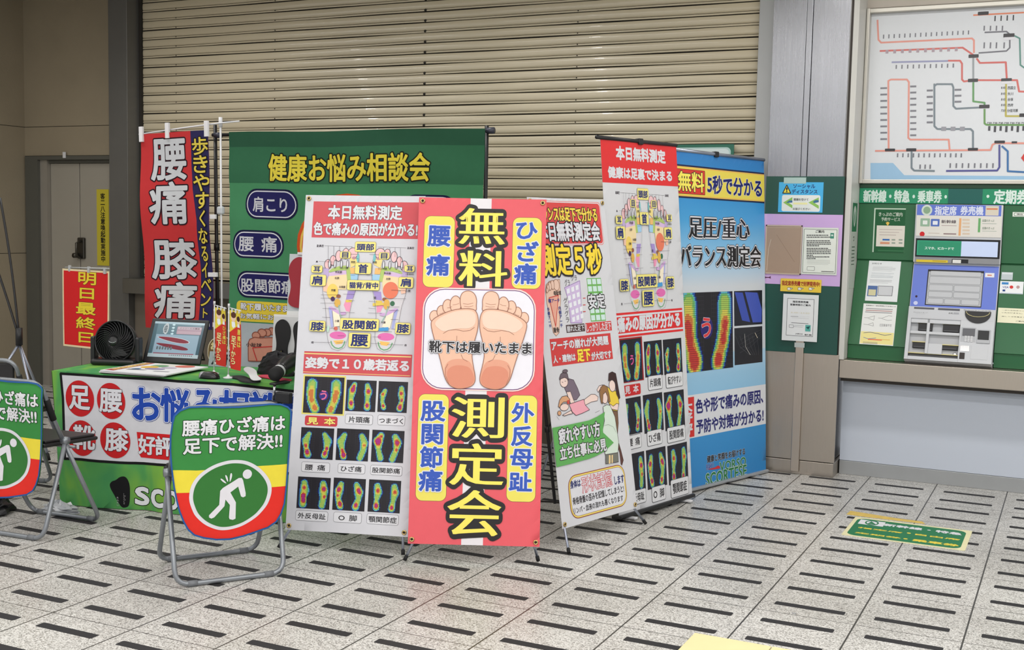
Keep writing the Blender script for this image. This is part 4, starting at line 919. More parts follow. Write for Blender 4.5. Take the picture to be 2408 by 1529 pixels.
  ('L',(70,60,70),0.0012,[0.1599,1.2776,0.2026,1.2768],False),
  ('L',(70,60,70),0.0012,[0.1262,1.1226,0.2128,1.1237],False),
  ('L',(70,60,70),0.0012,[0.2419,1.1247,0.2904,1.1266],False),
  ('L',(70,60,70),0.0012,[0.2459,1.1677,0.2823,1.1676],False),
  ('L',(70,60,70),0.0012,[0.148,1.7184,0.2932,1.7162],False),
  ('L',(70,60,70),0.0012,[0.1252,1.6207,0.199,1.6182],False),
  ('L',(70,60,70),0.0012,[0.1445,1.5793,0.1673,1.5784],False),
  ('L',(70,60,70),0.0012,[0.2881,1.6692,0.3295,1.6695],False),
  ('L',(70,60,70),0.0012,[0.3137,1.6432,0.3307,1.6428],False),
  ('L',(70,60,70),0.0012,[0.1763,1.2187,0.1899,1.2157],False),
  ('L',(70,60,70),0.0012,[0.2041,1.2111,0.2316,1.2092],False),
  ('L',(70,60,70),0.0012,[0.4255,1.7169,0.5738,1.7142],False),
  ('L',(70,60,70),0.0012,[0.5819,1.4534,0.51,1.4535],False),
  ('L',(70,60,70),0.0012,[0.5872,1.4031,0.4824,1.4007],False),
  ('L',(70,60,70),0.0012,[0.5553,1.3525,0.4937,1.3506],False),
  ('L',(70,60,70),0.0012,[0.5563,1.3299,0.5037,1.3302],False),
  ('L',(70,60,70),0.0012,[0.554,1.2766,0.5152,1.2753],False),
  ('L',(70,60,70),0.0012,[0.5245,1.2013,0.4857,1.1999],False),
  ('L',(70,60,70),0.0012,[0.5865,1.1237,0.5042,1.1241],False),
  ('L',(70,60,70),0.0012,[0.5187,1.5921,0.5727,1.5921],False),
  ('L',(70,60,70),0.0012,[0.3963,1.3104,0.4673,1.3105],False),
  ('L',(70,60,70),0.0012,[0.3971,1.3832,0.4382,1.3808],False),
  ('L',(70,60,70),0.0012,[0.398,1.3403,0.4342,1.3379],False),
  ('L',(70,60,70),0.0012,[0.4272,1.1673,0.4692,1.1674],False),
  ('L',(70,60,70),0.0012,[0.42,1.1266,0.4711,1.1264],False),
  ('L',(70,60,70),0.0012,[0.5208,1.2173,0.5435,1.2175],False),
  ('L',(70,60,70),0.0012,[0.3853,1.67,0.4338,1.6689],False),
  ('L',(70,60,70),0.0012,[0.5407,1.5698,0.5708,1.5677],False),
  ('L',(70,60,70),0.0012,[0.3762,1.5434,0.4095,1.5428],False),
  ('L',(70,60,70),0.0012,[0.2944,1.5399,0.3187,1.5405],False),
  ('L',(70,60,70),0.0012,[0.1694,1.718,0.1738,1.6306],False),
  ('L',(70,60,70),0.0012,[0.197,1.7179,0.2001,1.6565],False),
  ('L',(70,60,70),0.0012,[0.2277,1.7171,0.2292,1.6874],False),
  ('L',(70,60,70),0.0012,[0.2613,1.717,0.2621,1.7026],False),
  ('L',(70,60,70),0.0012,[0.2919,1.7162,0.2923,1.709],False),
  ('L',(70,60,70),0.0012,[0.4558,1.7153,0.4566,1.6982],False),
  ('L',(70,60,70),0.0012,[0.489,1.7146,0.4906,1.6809],False),
  ('L',(70,60,70),0.0012,[0.5161,1.7145,0.5188,1.6565],False),
  ('L',(70,60,70),0.0012,[0.545,1.7143,0.5489,1.6286],False),
  ('L',(190,80,80),0.0012,[0.1738,1.6306,0.1747,1.6125],False),
  ('L',(190,80,80),0.0012,[0.2001,1.6565,0.2014,1.6312],False),
  ('T','副鼻腔',0.1075,1.7095,0.144,1.7255,(60,50,60),(),0.015,0,0),
  ('T','副鼻腔',0.579,1.7065,0.6137,1.7208,(60,50,60),(),0.015,0,0),
  ('T','リンパ腺',0.2359,1.5769,0.2804,1.5895,(60,50,60),(),0.015,0,0),
  ('T','リンパ腺',0.4363,1.5769,0.4815,1.5894,(60,50,60),(),0.015,0,0),
  ('T','甲状腺',0.2151,1.5495,0.2494,1.5645,(60,50,60),(),0.015,0,0),
  ('T','甲状腺',0.4678,1.5489,0.5026,1.5623,(60,50,60),(),0.015,0,0),
  ('T','右肺',0.2139,1.5133,0.2367,1.527,(60,50,60),(),0.015,0,0),
  ('T','左肺',0.4795,1.5153,0.5024,1.5289,(60,50,60),(),0.015,0,0),
  ('T','心臓',0.5829,1.4449,0.6074,1.4584,(60,50,60),(),0.015,0,0),
  ('T','肝臓',0.1994,1.4374,0.2215,1.4511,(60,50,60),(),0.015,0,0),
  ('T','太陽叢',0.2386,1.4596,0.2716,1.473,(60,50,60),(),0.015,0,0),
  ('T','胃',0.4217,1.3957,0.4327,1.411,(60,50,60),(),0.015,0,0),
  ('T','小腸',0.2271,1.2499,0.2496,1.2634,(60,50,60),(),0.015,0,0),
  ('T','大腸',0.466,1.2495,0.4893,1.2629,(60,50,60),(),0.015,0,0),
  ('T','鼻',0.1077,1.6127,0.1182,1.6254,(60,50,60),(),0.015,0,0),
  ('T','痔',0.1088,1.1139,0.1217,1.129,(60,50,60),(),0.015,0,0),
  ('T','痔',0.5904,1.1151,0.6018,1.1295,(60,50,60),(),0.015,0,0),
  ('T','(耳管部)',0.5802,1.5462,0.6208,1.558,(60,50,60),(),0.015,0,0),
  ('T','首筋',0.2938,1.6144,0.3152,1.6276,(60,50,60),(),0.015,0,0),
  ('T','首筋',0.4055,1.6149,0.4267,1.6281,(60,50,60),(),0.015,0,0),
  ('R',0.3087,1.685,0.4161,1.7469,(238,226,132),0.008,((120,105,60),0.0012)),
  ('T','頭部',0.3184,1.6949,0.4066,1.7348,(28,40,112),(),0.035,0,0),
  ('R',0.2336,1.6426,0.2876,1.6839,(238,226,132),0.008,((120,105,60),0.0012)),
  ('T','目',0.2448,1.6466,0.2758,1.6791,(28,40,112),(),0.035,0,0),
  ('R',0.4361,1.6415,0.4876,1.6833,(238,226,132),0.008,((120,105,60),0.0012)),
  ('T','目',0.4467,1.6463,0.4783,1.6778,(28,40,112),(),0.035,0,0),
  ('R',0.3168,1.5484,0.4001,1.6159,(238,226,132),0.008,((120,105,60),0.0012)),
  ('T','首',0.3349,1.5543,0.3818,1.607,(28,40,112),(),0.035,0,0),
  ('R',0.0897,1.5505,0.146,1.5938,(238,226,132),0.008,((120,105,60),0.0012)),
  ('T','耳',0.1011,1.556,0.1359,1.5877,(28,40,112),(),0.035,0,0),
  ('R',0.572,1.5676,0.6234,1.6062,(238,226,132),0.008,((120,105,60),0.0012)),
  ('T','耳',0.5843,1.5717,0.6155,1.6009,(28,40,112),(),0.035,0,0),
  ('R',0.0877,1.4696,0.1685,1.5368,(238,226,132),0.008,((120,105,60),0.0012)),
  ('T','肩',0.096,1.4763,0.1491,1.5297,(28,40,112),(),0.035,0,0),
  ('R',0.5454,1.4687,0.62,1.5342,(238,226,132),0.008,((120,105,60),0.0012)),
  ('T','肩',0.5559,1.4769,0.6077,1.5253,(28,40,112),(),0.035,0,0),
  ('R',0.098,1.1903,0.179,1.254,(238,226,132),0.008,((120,105,60),0.0012)),
  ('T','膝',0.1045,1.1957,0.1713,1.2456,(28,40,112),(),0.035,0,0),
  ('R',0.5417,1.189,0.6175,1.2564,(238,226,132),0.008,((120,105,60),0.0012)),
  ('T','膝',0.5493,1.1972,0.6112,1.2481,(28,40,112),(),0.035,0,0),
  ('R',0.2557,1.2023,0.4556,1.2751,(238,226,132),0.008,((120,105,60),0.0012)),
  ('T','股関節',0.2685,1.2111,0.4443,1.2634,(28,40,112),(),0.035,0,0),
  ('R',0.3055,1.0996,0.4165,1.1876,(238,226,132),0.008,((120,105,60),0.0012)),
  ('T','腰',0.3181,1.1082,0.4029,1.1774,(28,40,112),(),0.035,0,0),
  ('R',0.02,0.9427,0.6944,1.075,(222,46,48),0,None),
  ('R',0.02,1.053,0.6944,1.063,(220,220,225),0,None),
  ('R',0.02,0.9547,0.6944,0.9647,(220,220,225),0,None),
  ('T','痛みの原因が分かる',0.0689,0.974,0.6633,1.0525,(220,220,225),(((42,32,38),0.05),),0.05,0,0),
  ('R',0.0721,0.698,0.2921,0.9382,(160,36,40),0,None),
  ('H',0,0.0815,0.7036,0.2807,0.9301,1),
  ('H',1,0.3068,0.7096,0.4787,0.9067,1),
  ('H',2,0.4896,0.7069,0.6708,0.9053,1),
  ('H',3,0.0719,0.4164,0.2515,0.6141,1),
  ('H',4,0.272,0.4035,0.4598,0.6152,1),
  ('H',5,0.4745,0.3931,0.6717,0.6102,1),
  ('H',6,0.0787,0.1062,0.2587,0.3127,1),
  ('H',7,0.2759,0.0938,0.4657,0.3117,1),
  ('H',8,0.4837,0.0857,0.6818,0.3081,1),
  ('E',(40,34,60),0.1805,0.819,0.0218,0.0269,None),
  ('T','う',0.1658,0.7912,0.1976,0.8427,(226,90,150),(),0.03,0,0),
  ('R',0.3306,0.637,0.4629,0.7128,(224,224,226),0.01,((80,80,84),0.003)),
  ('T','片頭痛',0.3439,0.6522,0.4497,0.6977,(36,32,36),(),0.015,0,0),
  ('R',0.5011,0.6333,0.6646,0.7115,(224,224,226),0.01,((80,80,84),0.003)),
  ('T','転びやすい',0.5174,0.649,0.6482,0.6959,(36,32,36),(),0.015,0,0),
  ('R',0.0995,0.3385,0.2358,0.4108,(224,224,226),0.01,((80,80,84),0.003)),
  ('T','腰 痛',0.1131,0.353,0.2222,0.3964,(36,32,36),(),0.015,0,0),
  ('R',0.2949,0.3326,0.4345,0.4125,(224,224,226),0.01,((80,80,84),0.003)),
  ('T','ひざ痛',0.3089,0.3486,0.4206,0.3965,(36,32,36),(),0.015,0,0),
  ('R',0.4894,0.3243,0.6658,0.4076,(224,224,226),0.01,((80,80,84),0.003)),
  ('T','股関節痛',0.507,0.341,0.6481,0.391,(36,32,36),(),0.015,0,0),
  ('R',0.0873,0.0361,0.2529,0.1093,(224,224,226),0.01,((80,80,84),0.003)),
  ('T','外反母趾',0.1039,0.0507,0.2363,0.0947,(36,32,36),(),0.015,0,0),
  ('R',0.313,0.0193,0.4427,0.1005,(224,224,226),0.01,((80,80,84),0.003)),
  ('T','O 脚',0.326,0.0356,0.4297,0.0843,(36,32,36),(),0.015,0,0),
  ('R',0.4992,0.0119,0.677,0.1104,(224,224,226),0.01,((80,80,84),0.003)),
  ('T','顎関節症',0.517,0.0316,0.6592,0.0907,(36,32,36),(),0.015,0,0),
  ('R',0.084,0.6253,0.2557,0.6851,(200,44,46),0.012,None),
  ('T','見 本',0.1063,0.6381,0.2344,0.6792,(220,220,225),(),0.03,0,0),
 ],
 'B5': [
  ('R',0,1.7097,1.1,1.9031,(24,30,70),0,None),
  ('R',0,1.7197,1.1,1.8931,(236,190,90),0,None),
  ('R',0,1.7277,1.1,1.8851,(236,216,88),0,None),
  ('R',0.107,1.7338,0.4297,1.8788,(120,40,36),0.006,None),
  ('R',0.1125,1.7368,0.4239,1.8759,(216,58,46),0.006,None),
  ('T','無料',0.151,1.7514,0.4153,1.8621,(250,234,98),(((42,32,38),0.07),),0.03,0,0),
  ('T','5秒で分かる',0.4569,1.7479,1.0663,1.8558,(28,30,104),(((220,220,225),0.055),),0.03,0,0),
  ('T','足圧/重心',0.2563,1.4794,0.9182,1.6042,(26,24,28),(((30,28,32),0.095),((220,220,225),0.07)),-0.042,0,0),
  ('T','バランス測定会',0.1615,1.3044,1.0465,1.4365,(26,24,28),(((30,28,32),0.095),((220,220,225),0.07)),-0.042,0,0),
  ('R',0.1705,0.6855,0.7236,1.1562,(34,34,42),0,None),
  ('H',9,0.1705,0.6855,0.7236,1.1562,3),
  ('E',(44,36,110),0.4357,0.9415,0.0689,0.0667,None),
  ('T','う',0.3834,0.8877,0.4781,1.0018,(222,64,70),(((220,220,225),0.05),),0.03,0,0),
  ('R',0.7413,0.9398,1.0632,1.1564,(34,34,44),0,None),
  ('P',(62,82,176),[0.7475,1.1503,0.8369,1.145,0.9187,0.9578,0.8278,0.9718],None),
  ('P',(70,90,186),[0.8596,1.1489,1.004,1.1416,1.0561,1.0351,1.0515,0.9527,0.9482,0.9549],None),
  ('L',(96,116,200),0.0012,[0.8724,1.1408,0.955,0.9635],False),
  ('L',(96,116,200),0.0012,[0.8952,1.1404,0.9682,0.9629],False),
  ('L',(96,116,200),0.0012,[0.9181,1.1399,0.9814,0.9624],False),
  ('L',(96,116,200),0.0012,[0.9411,1.1394,0.9947,0.9619],False),
  ('L',(96,116,200),0.0012,[0.9641,1.1389,1.0081,0.9614],False),
  ('L',(96,116,200),0.0012,[0.9873,1.1385,1.0214,0.9609],False),
  ('L',(96,116,200),0.0012,[1.0106,1.138,1.0348,0.9604],False),
  ('R',0.7409,0.6973,1.0615,0.9268,(40,40,46),0,None),
  ('L',(110,110,116),0.0014,[0.753,0.879,0.7981,0.811,0.908,0.7518],False),
  ('L',(110,110,116),0.0014,[0.7991,0.8768,0.8396,0.8088,0.928,0.7506],False),
  ('L',(110,110,116),0.0014,[0.8455,0.8746,0.8815,0.8065,0.948,0.7494],False),
  ('L',(110,110,116),0.0014,[0.8924,0.8724,0.9238,0.8042,0.9681,0.7482],False),
  ('L',(110,110,116),0.0014,[0.9398,0.8702,0.9664,0.8019,0.9883,0.747],False),
  ('L',(110,110,116),0.0014,[0.9875,0.8679,1.0094,0.7996,1.0086,0.7458],False),
  ('L',(96,96,102),0.0012,[0.7975,0.7715,0.9213,0.8044,1.0485,0.865],False),
  ('L',(96,96,102),0.0012,[0.7979,0.7978,0.9217,0.831,1.0487,0.8785],False),
  ('L',(96,96,102),0.0012,[0.7983,0.8242,0.9221,0.8577,1.0489,0.892],False),
  ('L',(96,96,102),0.0012,[0.7987,0.8505,0.9225,0.8843,1.0491,0.9055],False),
  ('L',(200,196,190),0.003,[0.8482,0.8877,0.8568,0.8078,0.9105,0.7516],False),
  ('L',(226,214,190),0.004,[0.9664,0.889,0.9975,0.854],False),
  ('R',0,0.2966,1.1,0.5522,(222,224,228),0,None),
  ('R',0.144,0.3037,0.2938,0.5404,(214,50,46),0,None),
  ('T','大好評',0.1628,0.323,0.2721,0.5177,(220,220,225),(((42,32,38),0.04),),0.05,1,0),
  ('T','色や形で痛みの原因、',0.3119,0.436,1.0655,0.5214,(34,34,110),(((180,184,196),0.05),),0.025,0,0),
  ('T','予防や対策が分かる!',0.3153,0.3161,1.069,0.399,(34,34,110),(((180,184,196),0.05),),0.025,0,0),
  ('T','健康と笑顔をお届けする',0.4257,0.129,0.8491,0.1703,(24,24,30),(((206,214,224),0.06),),0.03,0,0),
  ('T','VORSO',0.5629,0.0585,0.8579,0.1133,(40,120,70),(((214,226,214),0.07),),0.03,0,0),
  ('T','SCORTESE',0.4103,-0.0098,0.8631,0.0637,(40,120,70),(((214,226,214),0.07),),0.03,0,0),
  ('T','RAKU',0.4192,0.0863,0.4963,0.12,(60,70,150),(((214,214,224),0.05),),0.02,0,0),
  ('P',(204,50,60),[0.4335,0.09,0.5022,0.09,0.5463,0.0985,0.5694,0.0852,0.56,0.0773,0.4676,0.0817],None),
 ],
 'G': [
  ('R',0,1.4961,1.95,1.7331,(52,104,74),0,None),
  ('R',0,1.7331,1.95,1.835,(42,84,62),0,None),
  ('T','健康お悩み相談会',0.3305,1.5136,1.5526,1.6848,(222,204,70),(((30,34,28),0.075),),0.025,0,0),
  ('R',1.3679,1.2454,1.744,1.4293,(26,28,60),0.08458611483316872,None),
  ('R',1.3799,1.2574,1.732,1.4173,(214,214,222),0.0809084576665092,None),
  ('R',1.3879,1.2654,1.724,1.4093,(38,36,90),0.07723080049984969,None),
  ('E',(206,84,40),0.9514,1.0859,0.3995,0.3497,None),
  ('E',(226,190,90),0.9514,1.0859,0.3762,0.3294,None),
  ('E',(206,84,40),0.9514,1.0859,0.3589,0.3144,None),
  ('E',(224,222,214),0.9514,1.0859,0.3487,0.3056,None),
  ('R',0.1363,1.2582,0.5602,1.4574,(26,28,60),0.09163627409247645,None),
  ('R',0.1483,1.2702,0.5482,1.4454,(214,214,222),0.08765208826236877,None),
  ('R',0.1563,1.2782,0.5402,1.4374,(38,36,90),0.0836679024322611,None),
  ('R',0.0338,0.9955,0.4444,1.1833,(26,28,60),0.08641580353352735,None),
  ('R',0.0458,1.0075,0.4324,1.1713,(214,214,222),0.08265859468424354,None),
  ('R',0.0538,1.0155,0.4244,1.1633,(38,36,90),0.07890138583495974,None),
  ('R',0.0729,0.7318,0.5992,0.9103,(26,28,60),0.08214305882188998,None),
  ('R',0.0849,0.7438,0.5872,0.8983,(214,214,222),0.07857162148180781,None),
  ('R',0.0929,0.7518,0.5792,0.8903,(38,36,90),0.07500018414172563,None),
  ('T','肩こり',0.2035,1.3068,0.4764,1.4038,(206,206,212),(),0.02,0,0),
  ('T','腰 痛',0.0867,1.0418,0.3922,1.1423,(206,206,212),(),0.02,0,0),
  ('T','股関節痛',0.1081,0.7703,0.5265,0.8603,(206,206,212),(),0.02,0,0),
  ('R',0.0707,0.5707,0.6558,0.7082,(226,200,66),0.03,None),
  ('T','靴下履いたままで',0.1063,0.6494,0.5335,0.6942,(220,220,225),(((42,32,38),0.09),),0.04,0,0),
  ('T','お気軽にお立ち寄り',0.1005,0.5892,0.5646,0.6258,(220,220,225),(((42,32,38),0.09),),0.04,0,0),
  ('R',0.0829,0.1031,0.7345,0.5625,(176,184,190),0,None),
  ('E',(198,140,120),0.3445,0.5145,0.0297,0.0242,((140,80,66),0.003)),
  ('E',(198,140,120),0.3072,0.5038,0.0299,0.0243,((140,80,66),0.003)),
  ('E',(198,140,120),0.2697,0.5001,0.0317,0.0257,((140,80,66),0.003)),
  ('E',(198,140,120),0.2264,0.4797,0.029,0.0234,((140,80,66),0.003)),
  ('P',(198,140,120),[0.1688,0.428,0.1799,0.452,0.2177,0.4676,0.2583,0.4645,0.3389,0.4724,0.396,0.4746,0.3968,0.3163,0.1726,0.3056],((140,80,66),0.003)),
  ('T','小趾球',0.1536,0.4031,0.2701,0.4288,(44,34,40),(),0.02,0,0),
  ('L',(190,50,50),0.006,[0.3963,0.4188,0.2062,0.3967,0.2414,0.3089],False),
 ],
 'F': [
  ('P',(46,42,84),[0.602,0,0.602,1.345,0.457,1.345,0.4561,1.2365,0.4532,1.1103,0.4613,0.9583,0.4832,0.8315,0.4953,0.7452,0.4886,0.6157,0.4894,0.4306,0.4779,0.2444,0.4619,0],None),
  ('T','腰',0.0962,1.0256,0.4013,1.2972,(204,206,210),(((44,26,34),0.06),),0.026,0,0),
  ('T','痛',0.0854,0.7266,0.4097,1.0051,(204,206,210),(((44,26,34),0.06),),0.026,0,0),
  ('T','歩',0.468,1.1838,0.5967,1.2993,(222,200,82),(((30,24,34),0.08),),0.018,0,0),
  ('T','き',0.4737,1.0635,0.5897,1.1782,(222,200,82),(((30,24,34),0.08),),0.018,0,0),
  ('T','や',0.4728,0.9402,0.6051,1.0519,(222,200,82),(((30,24,34),0.08),),0.018,0,0),
  ('T','す',0.4949,0.8218,0.6046,0.9303,(222,200,82),(((30,24,34),0.08),),0.018,0,0),
  ('T','く',0.5299,0.7003,0.575,0.8088,(222,200,82),(((30,24,34),0.08),),0.018,0,0),
  ('T','膝',0.0772,0.3473,0.4527,0.6121,(204,206,210),(((44,26,34),0.06),),0.026,0,0),
  ('T','痛',0.098,0.0764,0.437,0.315,(204,206,210),(((44,26,34),0.06),),0.026,0,0),
  ('T','な',0.5146,0.5857,0.5885,0.6873,(222,200,82),(((30,24,34),0.08),),0.018,0,0),
  ('T','る',0.514,0.4669,0.5714,0.566,(222,200,82),(((30,24,34),0.08),),0.018,0,0),
  ('T','イ',0.5024,0.3558,0.5612,0.4574,(222,200,82),(((30,24,34),0.08),),0.018,0,0),
  ('T','ベ',0.488,0.2641,0.5865,0.3457,(222,200,82),(((30,24,34),0.08),),0.018,0,0),
  ('T','ン',0.4833,0.1606,0.5785,0.2446,(222,200,82),(((30,24,34),0.08),),0.018,0,0),
  ('T','ト',0.5072,0.0799,0.5524,0.1444,(222,200,82),(((30,24,34),0.08),),0.018,0,0),
 ],
 'PO': [
  ('R',0.012,0.012,0.3907,0.5044,(214,34,36),0,None),
  ('T','明',0.1439,0.4204,0.29,0.5003,(238,212,56),(((42,32,38),0.06),),0.03,0,0),
  ('T','日',0.1571,0.3271,0.275,0.3957,(238,212,56),(((42,32,38),0.06),),0.03,0,0),
  ('T','最',0.1256,0.2232,0.29,0.3001,(238,212,56),(((42,32,38),0.06),),0.03,0,0),
  ('T','終',0.1254,0.1275,0.29,0.2037,(238,212,56),(((42,32,38),0.06),),0.03,0,0),
  ('T','日',0.1477,0.0363,0.2723,0.1028,(238,212,56),(((42,32,38),0.06),),0.03,0,0),
 ],
 'TC': [
  ('P',(206,206,212),[0.0535,0.7131,0.2016,0.7125,0.3124,0.7101,0.6204,0.7118,0.7497,0.7083,1.0628,0.709,1.3963,0.6919,1.9124,0.6672,1.9175,0.2672,1.3986,0.2663,0.7448,0.2612,0.7005,0.2604,0.4573,0.2538,0.2882,0.2537,0.1831,0.257,0.0825,0.2548,0.0758,0.4036,0.0682,0.58],((26,26,28),0.007)),
  ('P',(190,36,40),[0.2564,0.5897,0.2568,0.5729,0.2546,0.5563,0.2498,0.5407,0.2426,0.5264,0.2333,0.5138,0.2221,0.5034,0.2093,0.4954,0.1954,0.4902,0.1806,0.4878,0.1656,0.4884,0.1508,0.4919,0.1365,0.4983,0.1233,0.5073,0.1116,0.5186,0.1017,0.532,0.0938,0.5471,0.0884,0.5632,0.0855,0.5801,0.0851,0.597,0.0874,0.6136,0.0923,0.6293,0.0996,0.6437,0.109,0.6562,0.1203,0.6666,0.1331,0.6745,0.1471,0.6796,0.1618,0.6818,0.1768,0.6812,0.1916,0.6775,0.2058,0.6711,0.2188,0.6621,0.2305,0.6508,0.2403,0.6374,0.2481,0.6225,0.2535,0.6064],None),
  ('P',(190,36,40),[0.4413,0.5865,0.4416,0.5697,0.4395,0.5533,0.4349,0.5377,0.4279,0.5234,0.4189,0.5109,0.408,0.5005,0.3955,0.4926,0.3819,0.4874,0.3676,0.4851,0.353,0.4857,0.3385,0.4892,0.3246,0.4955,0.3117,0.5045,0.3002,0.5158,0.2905,0.5292,0.2828,0.5442,0.2775,0.5603,0.2746,0.577,0.2742,0.5939,0.2764,0.6105,0.2811,0.6261,0.2882,0.6404,0.2973,0.6529,0.3083,0.6632,0.3208,0.671,0.3345,0.6761,0.3488,0.6783,0.3634,0.6777,0.3778,0.6741,0.3916,0.6677,0.4044,0.6587,0.4158,0.6474,0.4254,0.6341,0.433,0.6192,0.4384,0.6032],None),
  ('P',(190,36,40),[0.2686,0.3776,0.269,0.361,0.2668,0.3447,0.2621,0.3293,0.2551,0.3151,0.246,0.3027,0.235,0.2924,0.2225,0.2844,0.2088,0.2792,0.1944,0.2767,0.1797,0.2772,0.1651,0.2805,0.1512,0.2867,0.1383,0.2954,0.1268,0.3065,0.117,0.3196,0.1094,0.3344,0.104,0.3502,0.1011,0.3668,0.1008,0.3835,0.1031,0.3998,0.1078,0.4153,0.1149,0.4295,0.1242,0.4419,0.1353,0.4522,0.1478,0.46,0.1615,0.4652,0.1759,0.4675,0.1906,0.467,0.2051,0.4635,0.2189,0.4573,0.2318,0.4486,0.2432,0.4375,0.2528,0.4244,0.2604,0.4098,0.2657,0.394],None),
  ('P',(190,36,40),[0.4685,0.3777,0.4689,0.3611,0.4667,0.3447,0.4619,0.3292,0.4547,0.3149,0.4453,0.3024,0.434,0.292,0.421,0.284,0.4069,0.2787,0.3921,0.2762,0.3769,0.2766,0.3618,0.2799,0.3474,0.2861,0.334,0.2948,0.322,0.306,0.3119,0.3191,0.3039,0.3339,0.2984,0.3498,0.2953,0.3664,0.295,0.3832,0.2972,0.3997,0.3021,0.4152,0.3094,0.4295,0.3189,0.442,0.3303,0.4524,0.3433,0.4603,0.3575,0.4655,0.3724,0.4679,0.3875,0.4673,0.4025,0.4639,0.4169,0.4577,0.4302,0.4489,0.442,0.4378,0.452,0.4247,0.4599,0.4101,0.4655,0.3942],None),
  ('T','足',0.1102,0.5277,0.2309,0.6516,(216,216,222),(((60,40,46),0.05),),0.03,0,0),
  ('T','腰',0.2922,0.5232,0.4207,0.6439,(216,216,222),(((60,40,46),0.05),),0.03,0,0),
  ('T','靴',0.1359,0.3143,0.2627,0.4398,(216,216,222),(((60,40,46),0.05),),0.03,0,0),
  ('T','膝',0.3259,0.3168,0.4558,0.4352,(216,216,222),(((60,40,46),0.05),),0.03,0,0),
  ('T','お',0.4861,0.4936,0.6509,0.6585,(38,72,168),(((40,70,160),0.075),((222,224,230),0.06)),0.035,0,0),
  ('P',(200,36,40),[0.5056,0.4232,1.1488,0.4261,1.1491,0.2897,0.5284,0.2879,0.5188,0.3036],None),
  ('T','好',0.5164,0.308,0.6181,0.4082,(216,216,222),(((60,40,46),0.05),),0.03,0,0),
  ('T','評',0.6225,0.3104,0.721,0.4092,(216,216,222),(((60,40,46),0.05),),0.03,0,0),
  ('T','悩',0.6541,0.4956,0.8111,0.6637,(38,72,168),(((40,70,160),0.075),((222,224,230),0.06)),0.035,0,0),
  ('T','み',0.8378,0.4984,0.9882,0.6687,(38,72,168),(((40,70,160),0.075),((222,224,230),0.06)),0.035,0,0),
  ('T','相',0.9916,0.5024,1.1541,0.674,(38,72,168),(((40,70,160),0.075),((222,224,230),0.06)),0.035,0,0),
  ('T','談',1.1652,0.5072,1.3311,0.6754,(38,72,168),(((40,70,160),0.075),((222,224,230),0.06)),0.035,0,0),
  ('T','会',1.3383,0.5086,1.5024,0.6776,(38,72,168),(((40,70,160),0.075),((222,224,230),0.06)),0.035,0,0),
  ('S',(28,28,30),[0.3851,0.1565,0.4113,0.179,0.4438,0.1813,0.4641,0.1418,0.4649,0.0772,0.4606,0.024,0.4424,0.0131,0.4196,0.0113,0.3972,0.0426,0.3779,0.0764,0.3554,0.1101,0.3498,0.1362,0.3656,0.1521],None),
  ('T','RAKU',0.3909,0.0196,0.4048,0.0686,(170,170,170),(),0.0,1,0),
  ('T','INSOLE',0.43,0.0313,0.4412,0.0893,(170,170,170),(),0.0,1,0),
  ('T','s',0.4937,0.0326,0.5704,0.1252,(226,228,232),(((22,40,24),0.085),),0.04,0,0),
  ('T','c',0.5876,0.0301,0.6638,0.1241,(226,228,232),(((22,40,24),0.085),),0.04,0,0),
  ('T','o',0.6808,0.0276,0.7566,0.123,(226,228,232),(((22,40,24),0.085),),0.04,0,0),
  ('T','r',0.7734,0.0251,0.8487,0.1219,(226,228,232),(((22,40,24),0.085),),0.04,0,0),
  ('T','t',0.8653,0.0226,0.9402,0.1422,(226,228,232),(((22,40,24),0.085),),0.04,0,0),
  ('T','e',0.9565,0.0201,1.0311,0.1197,(226,228,232),(((22,40,24),0.085),),0.04,0,0),
  ('T','s',1.0472,0.0177,1.1213,0.1186,(226,228,232),(((22,40,24),0.085),),0.04,0,0),
  ('T','e',1.1371,0.0152,1.2109,0.1175,(226,228,232),(((22,40,24),0.085),),0.04,0,0),
 ],
 'CV': [
  ('P',(232,214,70),[-0.2863,0.5093,-0.1845,0.4996,0.2078,0.4975,0.202,0.4004,0.047,0.4007,-0.1847,0.405,-0.2773,0.412,-0.2815,0.4593],None),
  ('P',(222,52,44),[-0.2773,0.412,-0.1847,0.405,0.047,0.4007,0.202,0.4004,0.1913,0.3248,0.1755,0.2801,0.1548,0.2489,0.1183,0.2281,0.0701,0.2172,0.0105,0.2052,-0.0471,0.1978,-0.1051,0.2002,-0.1556,0.2118,-0.1941,0.2284,-0.2188,0.2541,-0.2389,0.2891,-0.2554,0.3346,-0.2663,0.3803],None),
  ('S',(218,216,222),[-0.2168,0.3909,-0.2116,0.4237,-0.2003,0.4502,-0.1817,0.4748,-0.1562,0.4955,-0.1249,0.5145,-0.0876,0.5275,-0.0472,0.5341,-0.0122,0.5329,0.0261,0.5257,0.0587,0.5098,0.0857,0.4899,0.1098,0.4644,0.128,0.4365,0.1384,0.4064,0.1373,0.3719,0.1223,0.3302,0.1012,0.3039,0.0742,0.2785,0.0354,0.2576,-0.0001,0.2439,-0.0354,0.2372,-0.0646,0.2343,-0.0965,0.2375,-0.1281,0.2509,-0.1566,0.2688,-0.1793,0.2914,-0.1962,0.3131,-0.2085,0.3454,-0.2151,0.3685],None),
